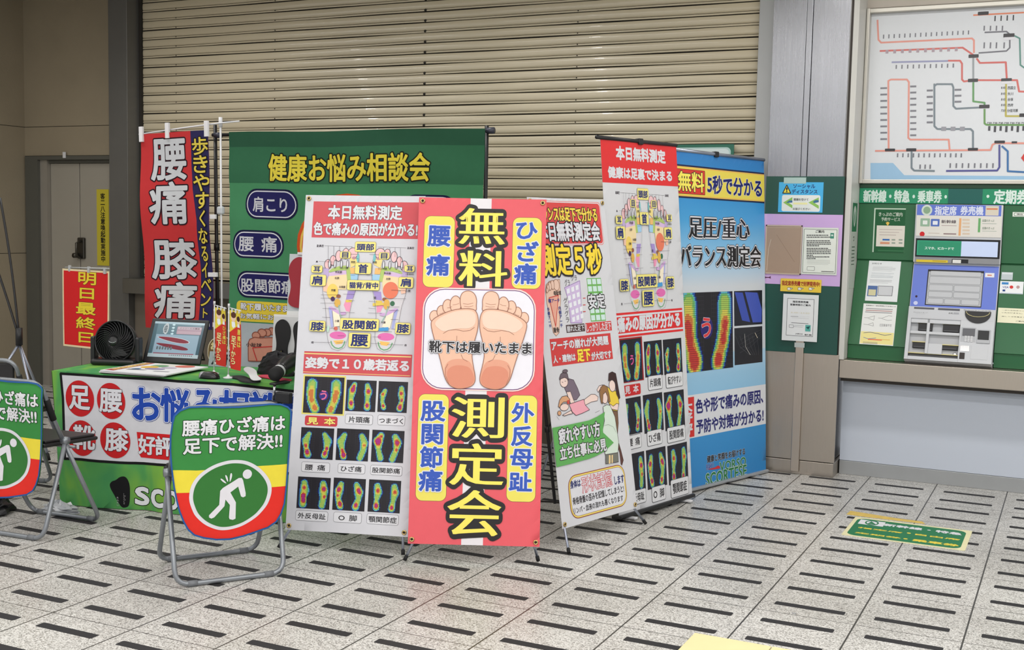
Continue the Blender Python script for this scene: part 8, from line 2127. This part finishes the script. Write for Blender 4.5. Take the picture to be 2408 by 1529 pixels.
SI = [srect(0, 0, 1, 1, '5a7884'), srect(0, 0, 1, .06, '9ab4c0'), srect(.08, .36, .97, .9, '8aa2b4'), srect(0, .9, 1, 1, 'a8b8c0'), srect(.0, .06, .07, .9, '44606c'), srect(.94, .06, 1, .9, '3c5866'),
      blob(.24, .2, .055, .15, 'b4bcc0'), blob(.24, .2, .035, .11, '59656c'), srect(.47, .12, .96, .34, 'a28a98', .006), srect(.485, .135, .95, .20, 'b2a6b0'), srect(.485, .25, .95, .325, 'b09aa6'),
      blob(.42, .50, .33, .07, 'ccd4da', .06), blob(.42, .50, .315, .06, '7c2e3c', .06), blob(.42, .69, .33, .055, '742a38', .07), srect(.1, .875, .9, .905, '8a5464')]
for i in range(4): SI.append(blob(.385, .08 + i * .085, .03, .028, 'b2ccd4'))
for i in range(6): SI.append(srect(.14 + i * .055, .70, .175 + i * .055, .79, '5c666c', .004))
for i in range(12): SI.append(srect(.42 + i * .04, .925, .44 + i * .04, .95, '5a6068' if i % 3 else '7a5a66'))
for i in range(5): SI.append(srect(.2, .1 + i * .05, .28, .115 + i * .05, 'aab4b8'))
SI.append(('T', 'インソールの構造', *sp(.52, .19), *sp(.92, .145), '5c2c3c', (), .02, 0, 0))
sheet('screen', None, 1, 1, '5a7884', 'screen', thick=.0008, eps=.00012, parent=mon, M=MM @ Matrix.Translation((0, 0, .003)), outline=[(x0, y0), (x1, y0), (x1, y1), (x0, y1)], items=SI)
mb = MB(); mb.box((.152, .012, .002), (.17, .016, .0032), mat('badge_grey', '9a9ca2', .3)); mb.build('badge', mon)
mb = MB(); k0 = MM @ Vector((.06, .2, -.016)); k1 = Vector((k0.x - math.sin(th) * .11, k0.y + math.cos(th) * .11, ZT + .0085)); s_ = Vector((math.cos(th), math.sin(th), 0)) * .22
mb.tube([k0, k1, k1 + s_, k0 + s_], .006, BLACK, 8); mb.build('kick_stand', mon)

# --- boards in front of the monitor
pm_o = Vector((-3.515, -.098, ZT + .018)); pex = Vector((.43, .05, 0)).normalized(); pey = Vector((-.05, .46, 0))
PBM = frame(pm_o, pex, pey)
BI = [('R', .012, .02, .07, .38, 'a03038', 0, None), ('R', .03, .05, .052, .36, 'd8b06a', 0, None), ('T', '足圧測定', .02, .07, .062, .35, 'e6c87a', (('50202a', .06),), .04, 1, 0), ('R', .11, .30, .28, .37, 'd6d2c8', 0, None),
      ('E', '6e9a74', .17, .28, .05, .05, None), ('E', 'd8b04a', .15, .22, .05, .045, None), ('E', 'c86a5a', .30, .33, .055, .05, None), ('E', '8f86a8', .22, .17, .06, .035, None), ('E', '4e6a8a', .13, .13, .025, .03, None), ('E', 'b0a6b8', .26, .24, .045, .03, None), ('P', '5c5c62', [.1, .08, .2, .1, .21, .12, .1, .11], None), ('P', '707078', [.27, .08, .36, .09, .36, .11, .27, .10], None)]
o = sheet('display_board', None, .41, .385, 'dedfe2', 'paper', thick=.006, eps=.0002, M=PBM, items=BI)
tag(o, 'white printed board lying on top of the stack in front of the monitor', 'board')
mb = MB(); mb.box((-.008, .0, -.014), (.39, .37, -.0075), mat('white_board_edge', 'd2d2d0', .6), .001, PBM @ Matrix.Rotation(.03, 4, 'Z')); tag(mb.build('display_board'), 'plain white board in the middle of the stack on the table', 'board')
mb = MB(); mb.box((-.014, .012, -.0178), (.37, .36, -.0146), mat('dark_folder', '202022', .5), .001, PBM @ Matrix.Rotation(-.04, 4, 'Z')); tag(mb.build('folder'), 'black folder at the bottom of the stack of boards', 'folder')

# --- cards leaning behind the monitor
cdA = frame(TP(.655, .49, ZT), EX, EY * .25 + Vector((0, 0, 1)))
tag(sheet('price_card', None, .15, .085, '9aa4a8', 'paper', thick=.003, M=cdA, items=[('T', '足下', .02, .012, .135, .07, '1e2226', (), .05, 0, 0)]), 'grey card with two black characters right behind the monitor', 'card')
cdB = frame(TP(.625, .53, ZT), EX, EY * .12 + Vector((0, 0, 1)))
tag(sheet('round_card', None, .16, .17, '6e5a34', 'paper', thick=.003, M=cdB, outline=rrect(0, 0, .17, .165, .07), items=[('T', 'おすすめ', .02, .09, .15, .13, 'd8c890', (('2c2418', .07),), .04, 0, 0), ('L', 'd8ccae', .004, [v for p in rrect(.003, .003, .167, .162, .067) for v in p], True)]), 'brown rounded card with gold writing peeking out right of the monitor', 'card')

# --- two table flags
def mini_flag(px, py, word, label):
    t = thing('table_flag', label, 'table flag', (px, py, ZT), math.radians(2), 'miniature flags on the table')
    mb = MB(); mb.lathe([(0, 0), (.027, 0), (.027, .006), (.008, .011), (.005, .02)], WHITE_PL, 20, Matrix.Translation((px, py, ZT))); mb.build('base', t)
    mb = MB(); mb.tube([(px, py, ZT + .008), (px + .004, py, ZT + .385)], .0032, WHITE_PL, 8); mb.tube([(px + .004, py, ZT + .375), (px + .004, py, ZT + .392)], .006, WHITE_PL, 8); mb.build('pole', t)
    ex = Vector((math.cos(-.35), math.sin(-.35), 0)); FM_ = frame(Vector((px + .012, py, ZT + .055)), ex, (0, 0, 1))
    mb = MB(); mb.tube([FM_ @ Vector((-.02, .318, 0)), FM_ @ Vector((.108, .306, 0))], .0025, WHITE_PL, 8); mb.build('rod', t)
    W, H = .098, .305; c = 'cc3a30'
    I = [('P', 'e2cc4a', [0, H, W, H, W, H * .80, W * .55, H * .73, 0, H * .62], None), ('E', 'e8c8b0', .03, H * .885, .019, .023, None), ('E', '5a3a30', .03, H * .925, .020, .016, None), ('P', 'e6ecf0', [.016, H * .81, .042, H * .81, .046, H * .73, .03, H * .70, .02, H * .73], None),
         ('E', 'e8c8b0', .073, H * .835, .015, .018, None), ('E', '4a2c2a', .073, H * .87, .017, .014, None), ('P', 'e6ecf0', [.064, H * .78, .084, H * .78, .086, H * .725, .062, H * .725], None)]
    n = len(word); 
    for i, ch in enumerate(word): I.append(('T', ch, .064, H * (.70 - .105 * (i + .92) * 3 / n), .092, H * (.70 - .105 * (i + .08) * 3 / n), 'ecd05a', (('50201c', .06),), .03, 0, 0))
    for i, ch in enumerate('足下から'): I.append(('T', ch, .016, H * (.575 - .125 * (i + .9)), .054, H * (.575 - .125 * (i + .08)), 'f0e4a0', (('50201c', .06),), .03, 0, 0))
    sheet('flag_cloth', None, W, H, c, 'cloth', thick=.0006, eps=.0003, warp=lambda u, v, w: (u + .004 * math.sin(v * 9), v - .05 * u, w + .005 * math.sin(u * 40 + v * 8)), step=.02, parent=t, M=FM_, items=I)
    for v in (.0, .09, .19, .285):
        mb = MB(); mb.box((-.02, v, -.002), (.006, v + .01, .002), WHITE_PL, .001, FM_); mb.build('loop', t)
    for u in (.02, .055, .09):
        mb = MB(); mb.box((u - .004, .292, -.0035), (u + .004, .316 - .05 * u, .0035), WHITE_PL, .001, FM_); mb.build('loop', t)
    return t
mini_flag(-2.845, .128, '腰痛は', 'small red and yellow table flag on white pole, the right one of the pair')
mini_flag(-3.015, .217, 'ひざ痛は', 'small red and yellow table flag on white pole, nearer to the monitor')

# --- mouse
ms = thing('computer_mouse', 'black computer mouse with silver front on the table by the flags', 'mouse', (-2.93, .075, ZT), math.radians(20))
Mm = Matrix.Translation((-2.925, .075, ZT)) @ Matrix.Rotation(math.radians(10), 4, 'Z')
def dome(mb, L, W, H, m, M, n=20, k=8, x0=0):
    vs = []; fs = []
    for i in range(k + 1):
        f = i / k; r = math.cos(f * pi / 2) ** .6; z = H * math.sin(f * pi / 2)
        for j in range(n):
            a = 2 * pi * j / n; vs.append(M @ Vector((x0 + L / 2 * r * math.copysign(abs(math.cos(a)) ** .75, math.cos(a)), W / 2 * r * math.copysign(abs(math.sin(a)) ** .75, math.sin(a)), z)))
    for i in range(k):
        for j in range(n): fs.append((i * n + j, i * n + (j + 1) % n, (i + 1) * n + (j + 1) % n, (i + 1) * n + j))
    fs.append(tuple(range(n))[::-1]); mb.add(vs, fs, m, True)
mb = MB(); dome(mb, .112, .064, .036, mat('mouse_black', '17171a', .3), Mm); mb.build('mouse_body', ms)
mb = MB(); dome(mb, .045, .044, .033, mat('mouse_silver', 'a2a2a6', .3, .5), Mm @ Matrix.Translation((-.034, -.004, .002))); mb.build('mouse_button', ms)

# --- insoles, pouch and tools at the right end of the table
def sole_outline(L, W):
    sh_ = [(0, .30), (.06, .42), (.18, .46), (.34, .40), (.5, .36), (.66, .46), (.8, .54), (.92, .46), (1.0, .15)]
    lo = [(.98, -.12), (.9, -.34), (.78, -.46), (.62, -.44), (.46, -.30), (.3, -.32), (.15, -.42), (.05, -.36), (-.005, -.05)]
    return chaikin([(x * L, y * W) for x, y in sh_ + lo], 2)
def insole(name, pos, rz, L, W, H, m, label, curl=.0):
    M = Matrix.Translation(pos) @ Matrix.Rotation(rz, 4, 'Z'); mb = MB(); ol = sole_outline(L, W); n = len(ol)
    vs = []
    for z in (0, H):
        for (x, y) in ol: vs.append(M @ Vector((x, y, z + curl * (x / L - .5) ** 2)))
    fs = [tuple(range(n))[::-1], tuple(range(n, 2 * n))] + [(i, (i + 1) % n, n + (i + 1) % n, n + i) for i in range(n)]
    mb.add(vs, fs, m); return tag(mb.build(name), label, 'insole')
BKC = mat('black_insole_foam', '1b1b1e', .75)
insole('insole', (-2.86, .19, ZT + .001), -.50, .28, .095, .006, BKC, 'black insole lying flat on the table under the white one')
SHN = Vector((-2.60, .06, ZT + .010)); SHF = Vector((-2.80, .235, ZT + .046)); shx = (SHF - SHN).normalized()
mb = MB(); ol = sole_outline(.268, .062); HM = frame(SHN, shx, Vector((0, 0, 1)).cross(shx)); n = len(ol)
vs = [HM @ Vector((x, y, z + .02 * (x / .268 - .5) ** 2)) for z in (0, .003) for x, y in ol]
mb.add(vs, [tuple(range(n))[::-1], tuple(range(n, 2 * n))] + [(i, (i + 1) % n, n + (i + 1) % n, n + i) for i in range(n)], WHITE_PL)
tag(mb.build('shoe_horn'), 'white curved shoehorn propped over the black insole on the table', 'shoehorn')
pc = thing('soft_pouch', 'crumpled black fabric pouch with gold lettering behind the white insole', 'pouch', (-2.70, .36, ZT))
rnd = random.Random(11); mb = MB(); vs = []; fs = []; n, k = 24, 8
for i in range(k + 1):
    f = i / k
    for j in range(n):
        a = 2 * pi * j / n; r = (1 - f ** 2.2) ** .5 if f < 1 else .0
        vs.append((-2.735 + .115 * r * math.cos(a) + .008 * rnd.uniform(-1, 1), .385 + .045 * r * math.sin(a) + .006 * rnd.uniform(-1, 1), ZT + .001 + .115 * f + .012 * math.sin(a * 3) * f + (.006 * rnd.random() if i else 0)))
for i in range(k):
    for j in range(n): fs.append((i * n + j, i * n + (j + 1) % n, (i + 1) * n + (j + 1) % n, (i + 1) * n + j))
fs.append(tuple(range(n))[::-1]); mb.add(vs, fs, mat('pouch_fabric', '1d1d21', .8, bump=.3, bscale=30)); mb.build('pouch_body', pc)
sheet('tag_print', None, .085, .018, '1d1d21', 'cloth', thick=.001, parent=pc, M=frame((-2.715, .325, ZT + .022), (1, .02, 0), (0, .2, 1)), items=[('T', 'INSOLE', .006, .003, .08, .015, 'c8b46a', (), .02, 0, 0)])
insole('insole', (-2.52, .20, ZT + .001), 2.7, .27, .10, .005, mat('red_mat', 'd2425a', .7), 'coral red insole tucked under the black hand tool')
dv = thing('handheld_massager', 'black cylindrical hand tool with pale collar at the right end of the table', 'massager', (-2.52, .18, ZT))
a, b = Vector((-2.515, .085, ZT + .048)), Vector((-2.60, .40, ZT + .105)); ax = (b - a).normalized(); q = Vector((0, 0, 1)).rotation_difference(ax).to_matrix().to_4x4(); DM = Matrix.Translation(a) @ q
TOOL = mat('tool_black', '1a1a1d', .3)
mb = MB(); mb.lathe([(.0, -.002), (.034, 0), (.036, .01), (.035, .045), (.033, .05)], RUBBER, 24, DM); mb.build('head_cap', dv)
mb = MB(); mb.lathe([(.0335, .05), (.034, .052), (.034, .068), (.0335, .07)], mat('pale_collar', 'c6c8ca', .4), 24, DM); mb.build('collar', dv)
mb = MB(); mb.lathe([(.033, .07), (.036, .09), (.044, .14), (.047, .20), (.044, .26), (.03, .31), (.0, .32)], TOOL, 24, DM); mb.build('tool_body', dv)
mb = MB(); p = a + ax * .06; mb.tube([p, Vector((p.x + .01, p.y - .02, ZT + .012)), Vector((p.x + .012, p.y - .022, ZT + .004))], .008, TOOL, 8); mb.build('support_foot', dv)
cl = thing('table_clamp', 'black clamp with chrome post hanging over the table front edge', 'clamp', (-2.455, .02, ZT - .09))
cp = TP(1.325, -.075)
mb = MB(); mb.tube([(cp.x, cp.y, ZT - .075), (cp.x + .004, cp.y + .002, ZT + .012)], .0075, mat('chrome', 'd2d4d8', .12, 1), 12); mb.build('post', cl)
mb = MB(); mb.box((cp.x - .045, cp.y - .035, ZT - .11), (cp.x + .05, cp.y + .012, ZT - .078), BLACK, .008)
mb.box((cp.x - .07, cp.y - .03, ZT - .125), (cp.x + .02, cp.y, ZT - .10), BLACK, .008); mb.tube([(cp.x - .02, cp.y - .035, ZT - .09), (cp.x - .075, cp.y - .05, ZT - .13), (cp.x - .03, cp.y - .045, ZT - .14), (cp.x + .05, cp.y - .04, ZT - .12)], .006, BLACK, 8)
mb.box((cp.x + .02, cp.y - .02, ZT - .085), (cp.x + .11, cp.y + .012, ZT - .03), mat('clamp_bracket', '202024', .5), .006); mb.box((cp.x - .02, cp.y - .012, ZT + .0015), (cp.x + .02, cp.y + .11, ZT + .012), BLACK, .003); mb.build('clamp_body', cl)

def display_card(o, ex, ey, W, H, soles, label, name='insole_display'):
    M = frame(o, ex, ey); t = thing(name, label, 'display card', o, math.atan2(ex[1], ex[0]))
    sheet('card', None, W, H, 'd6d8da', 'paper', thick=.004, parent=t, M=M, items=[('R', 0, H - .012, W, H, 'e8e8ea', 0, None)])
    for (cx, m, txt) in soles:
        mb = MB(); ol = [(cx - y, .02 + x) for x, y in sole_outline(H * .86, W * (.85 if len(soles) == 1 else .40))]; mb.prism(ol, .0005, .010, m, M); s_ = mb.build('insole', t)
        if txt: sheet('print', None, .016, .07, '1b1b1e', 'cloth', thick=.0005, parent=s_, M=M @ Matrix.Translation((cx - .008, .05, .0108)), items=[('T', txt, .002, .004, .014, .066, 'b8b070', (), .02, 1, 0)])
    mb = MB(); pq = M @ Vector((W * .5, H * .6, -.007)); mb.tube([pq, Vector((pq.x - M[0][2] * .075, pq.y - M[1][2] * .075, ZT + .006))], .004, BLACK, 6); mb.build('easel_leg', t)
    return t
REDI = mat('red_insole', '9a2230', .7)
display_card((-2.835, .475, ZT + .001), (.985, .17, 0), (-.02, .10, 1), .24, .315, ((.065, BKC, 'INSOLE'), (.175, BKC, 'INSOLE')), 'white display card holding two black insoles standing at the right end of the table')
c2 = thing('red_insole_board', 'tall white board with one dark red insole behind the black insoles', 'display card', (-2.78, .62, ZT))
RM = frame((-2.850, .612, ZT + .001), (.985, .17, 0), (.0, .10, 1))
sheet('card', None, .17, .645, 'c6ccd0', 'paper', thick=.005, parent=c2, M=RM, items=[('R', 0, .30, .17, .325, 'ececee', 0, None)])
mb = MB(); mb.prism([(.06 + y * 1.05, .345 + x) for x, y in sole_outline(.285, .115)], .001, .014, REDI, RM); mb.build('insole', c2)
mb = MB(); mb.box((.05, .64, -.004), (.15, .655, .008), WHITE_PL, .002, RM); mb.build('top_clip', c2)
mb = MB(); pq = RM @ Vector((.085, .42, -.008)); mb.tube([pq, Vector((pq.x, pq.y + .05, ZT + .007))], .005, BLACK, 6); mb.build('easel_leg', c2)

# ================================================================== folding chairs with printed covers
def tube_round(pts, r, k=5):
    """round the corners of a poly-line"""
    pts = [Vector(p) for p in pts]; out = [pts[0]]
    for i in range(1, len(pts) - 1):
        a, b, c = pts[i - 1], pts[i], pts[i + 1]; d0 = (a - b); d1 = (c - b); rr = min(r, d0.length * .49, d1.length * .49)
        p0 = b + d0.normalized() * rr; p1 = b + d1.normalized() * rr
        for j in range(k + 1):
            t = j / k; out.append(p0 * (1 - t) ** 2 + b * 2 * t * (1 - t) + p1 * t * t)
    out.append(pts[-1]); return out
CVO = [(-0.292, 0.652), (-0.285, 0.706), (-0.276, 0.738), (-0.251, 0.758), (-0.215, 0.77), (-0.15, 0.77), (-0.07, 0.762), (-0.001, 0.76), (0.07, 0.763), (0.13, 0.766), (0.178, 0.762), (0.209, 0.749), (0.221, 0.734), (0.219, 0.682), (0.216, 0.607), (0.21, 0.509), (0.203, 0.405), (0.193, 0.325), (0.177, 0.28), (0.156, 0.248), (0.12, 0.226), (0.071, 0.215), (0.012, 0.203), (-0.047, 0.195), (-0.105, 0.198), (-0.157, 0.21), (-0.196, 0.226), (-0.222, 0.252), (-0.241, 0.288), (-0.258, 0.335), (-0.269, 0.381), (-0.279, 0.437), (-0.289, 0.526), (-0.293, 0.592)]
def folding_chair(label, loc, rz, cover=True, group=None):
    t = thing('folding_chair', label, 'chair', loc, rz, group)
    RM_ = root_mat(t); L = lambda p: RM_ @ Vector(p)
    def bb(mb, name): return mb.build(name, t)
    r = .0112; hw = .226
    mb = MB(); pts = tube_round([(-hw - .012, -.055, .475), (-hw - .010, -.21, .0125), (hw + .010, -.21, .0125), (hw + .012, -.055, .475)], .065); mb.tube([L(p) for p in pts], r, STEEL_TUBE, 12); rear = bb(mb, 'rear_leg')
    for sx in (-.165, .165):
        mb = MB(); mb.tube([L((sx - .02, -.21, .0135)), L((sx + .02, -.21, .0135))], .0134, mat('grey_foot_cap', '6f7276', .6), 12); mb.build('foot_cap', rear)
    mb = MB(); pts = tube_round([(-hw, -.06, .465), (-hw, .195, .0125), (hw, .195, .0125), (hw, -.06, .465)], .065); mb.tube([L(p) for p in pts], r, STEEL_TUBE, 12); fr = bb(mb, 'front_leg')
    for sx in (-.165, .165):
        mb = MB(); mb.tube([L((sx - .02, .195, .0135)), L((sx + .02, .195, .0135))], .0134, mat('grey_foot_cap', '6f7276'), 12); mb.build('foot_cap', fr)
    mb = MB(); pts = tube_round([(-hw, -.06, .465), (-hw, -.145, .62), (-hw + .005, -.195, .765), (hw - .005, -.195, .765), (hw, -.145, .62), (hw, -.06, .465)], .07); mb.tube([L(p) for p in pts], r, STEEL_TUBE, 12); bf = bb(mb, 'back_frame')
    for sx in (-1, 1):
        mb = MB(); mb.tube([L((sx * hw, -.122, .578)), L((sx * hw, -.15, .64)), L((sx * hw, -.165, .68))], .0155, RUBBER, 12); mb.build('sleeve', bf)
        mb = MB(); mb.tube([L((sx * (hw - .006), -.058, .467)), L((sx * (hw + .026), -.058, .467))], .019, STEEL_TUBE, 14); bb(mb, 'hinge')
    SEAT = mat('seat_vinyl', '221f1f', .5); M2 = RM_ @ Matrix.Rotation(math.radians(-3), 4, 'X')
    mb = MB(); mb.box((-.198, -.18, .432), (.198, .195, .452), SEAT, .009, M2); mb.box((-.19, -.165, .452), (.19, .18, .466), SEAT, .007, M2); bb(mb, 'seat')
    mb = MB(); mb.tube([L((-hw, .02, .42)), L((hw, .02, .42))], .008, STEEL_TUBE, 10); bb(mb, 'seat_bar')
    mb = MB(); mb.box((-.205, -.19, .60), (.205, -.165, .75), SEAT, .01, RM_ @ Matrix.Translation((0, .0, 0))); bb(mb, 'backrest')
    if cover:
        out = [(x + .036, z) for x, z in CVO][::-1]
        def warp(u, v, w):
            k = v / .77; dz = .008 * math.sin(u * 8 + 1) * (1 - k) + .010 * math.sin(v * 9 + u * 3) * .6 + .004 * math.sin(u * 24 + v * 6)
            if v > .70: dz -= ((v - .70) / .07) ** 2 * .022
            return (u, v, w + dz - .02 * (1 - k) * .4)
        items = []
        for it in PRINTS['CV']:
            if it[0] in 'PS': items.append((it[0], it[1], [x + (.036 if i % 2 == 0 else 0) for i, x in enumerate(it[2])], it[3]))
            elif it[0] == 'E': items.append(('E', it[1], it[2] + .036, *it[3:]))
            else: items.append((it[0], it[1], it[2] + .036, it[3], it[4] + .036, *it[5:]))
        edge = [v for p in out for v in p]
        items.append(('L', '2f5896', .007, edge, True))
        sheet('printed_cover', None, .5, .8, '3e8845', 'cloth', thick=.004, eps=.0007, warp=warp, step=.04, outline=out, parent=t, M=RM_ @ frame((0, -.223, 0), (1, 0, 0), (0, 0, 1)), items=items, back=mat('cover_lining', '35506e', .9), clip=False)
    return t
h60 = math.radians(54)
folding_chair('covered folding chair seen whole in front of the table, stooping figure on its back', (-2.255, -.652, 0), h60, group='covered folding chairs')
folding_chair('covered folding chair cut by the left picture edge, black seat showing', (-3.505, -.535, 0), math.radians(4), group='covered folding chairs')
folding_chair('uncovered grey folding chair far at the left picture edge', (-4.33, -.07, 0), math.radians(20), cover=False)

# ================================================================== things at the left edge and on the floor
ts = thing('tripod_stand', 'thin black rods on a grey tripod at the left picture edge', 'stand', (-4.95, .63, 0))
HUB = Vector((-4.942, .631, .765))
mb = MB(); mb.tube([HUB + Vector((0, 0, -.04)), HUB + Vector((0, 0, .07))], .022, BLACK, 12); mb.build('hub', ts)
for p in ((-5.115, .65, 1.66), (-5.30, .62, 1.55)):
    q = Vector(p); mid = HUB.lerp(q, .5) + Vector((.03, 0, .02)); pts = [HUB * (1 - t) ** 2 + mid * 2 * t * (1 - t) + q * t * t for t in [i / 10 for i in range(11)]]
    mb = MB(); mb.tube(pts, .0075, BLACK, 8); mb.build('rod', ts)
for p in ((-4.66, .60, .012), (-5.33, .40, .012), (-5.05, 1.05, .012)):
    q = Vector(p); d = (HUB - q).normalized(); mb = MB(); mb.tube([HUB + Vector((0, 0, -.03)), q + d * .04], .009, ALU, 10); lg = mb.build('leg', ts)
    mb = MB(); mb.tube([q + d * .045, q], .012, RUBBER, 10); mb.build('rubber_foot', lg)
def crumple(name, c, sx, sy, sz, m, label, cat, seed, n=18, k=9, amp=.3):
    rnd = random.Random(seed); mb = MB(); vs = []; fs = []
    for i in range(k + 1):
        f = i / k
        for j in range(n):
            a = 2 * pi * j / n; r = math.cos(f * pi / 2) ** .5 * (1 + amp * rnd.uniform(-1, 1))
            vs.append((c[0] + sx * r * math.cos(a), c[1] + sy * r * math.sin(a), .002 + sz * f * (1 + amp * rnd.uniform(-1, 1) * (f > 0))))
    for i in range(k):
        for j in range(n): fs.append((i * n + j, i * n + (j + 1) % n, (i + 1) * n + (j + 1) % n, (i + 1) * n + j))
    fs.append(tuple(range(n))[::-1]); mb.add(vs, fs, m); return tag(mb.build(name), label, cat)
crumple('plastic_bag', (-3.64, -.262), .11, .048, .05, mat('white_film', 'c9ccd0', .25), 'crumpled white plastic bag on the floor under the left chair', 'bag', 5)
crumple('black_bag', (-3.93, -.47), .12, .12, .11, mat('black_film', '1c1c1f', .35), 'dark bag on the floor at the left picture edge behind the chair', 'bag', 9, amp=.18)
CAB = mat('cable_black', '1a1a1b', .5)
def cable(pts, label):
    P = [Vector(p) for p in pts]; out = []
    for i in range(len(P) - 1):
        p0 = P[max(0, i - 1)]; p1 = P[i]; p2 = P[i + 1]; p3 = P[min(len(P) - 1, i + 2)]
        for k in range(8):
            t = k / 8; out.append(.5 * ((2 * p1) + (p2 - p0) * t + (2 * p0 - 5 * p1 + 4 * p2 - p3) * t * t + (3 * p1 - p0 - 3 * p2 + p3) * t ** 3))
    out.append(P[-1]); mb = MB(); mb.tube(out, .0045, CAB, 8); return tag(mb.build('power_cable'), label, 'cable', 'power cables on the floor')
rnd = random.Random(4)
for i in range(6):
    x, y = -3.99 - i * .07, .14 + i * .13; z = .006 + .011 * (i % 3)
    cable([(x - .08, y + .2, z), (x - .1, y - .03 + .05 * rnd.random(), z), (x + .03, y + .08, z), (x + .06, y + .02, z), (x + .03, y - .06, z), (x - .06, y - .03, z), (x - .02, y + .28, z)], ['black cable loop on the floor beyond the left chair, nearest the chair', 'second black cable loop from the left chair, beside the table end', 'third black cable loop from the left chair, beside the table end', 'fourth black cable loop from the left chair, beside the table end', 'fifth black cable loop from the left chair, toward the wall', 'furthest black cable loop left of the table, toward the wall'][i])
for i in range(5):
    y = 1.2 + i * .33; x = -1.55 - i * .09
    cable([(x - .38, y + .1, .006), (x - .15, y + .02, .006), (x + .12, y - .12 + .2 * rnd.random(), .006), (x + .38, y + .12, .006)], ['black cable on the floor between the red and the white banner, nearest', 'second nearest black cable seen between the red and the white banner', 'middle black cable seen between the red and the white banner', 'second furthest black cable seen between the red and the white banner', 'furthest black cable seen between the red and the white banner, by the wall'][i])
# white board with green rim against the shutter
nb = wall_sheet('white_board', None, (-1.62, 1.55, -.955, 2.115), '2e6e58', 'white board with dark green rim behind the blue roll-up banner', 'board', 2.90, 'gloss', thick=.012, items=[('R', -1.60, 1.57, -.975, 2.095, 'b6d2cc', .03, None), ('R', -1.59, 1.58, -.985, 2.085, 'd8e4e2', .03, None), ('L', '3a6a5c', .006, [-1.20, 2.0, -1.10, 2.04, -1.05, 2.0], False)])
mb = MB(); mb.box((-1.32, 2.915, 1.50), (-1.26, 2.935, 2.0), mat('board_prop', '9a9c9a', .4)); mb.build('board_bracket', nb)
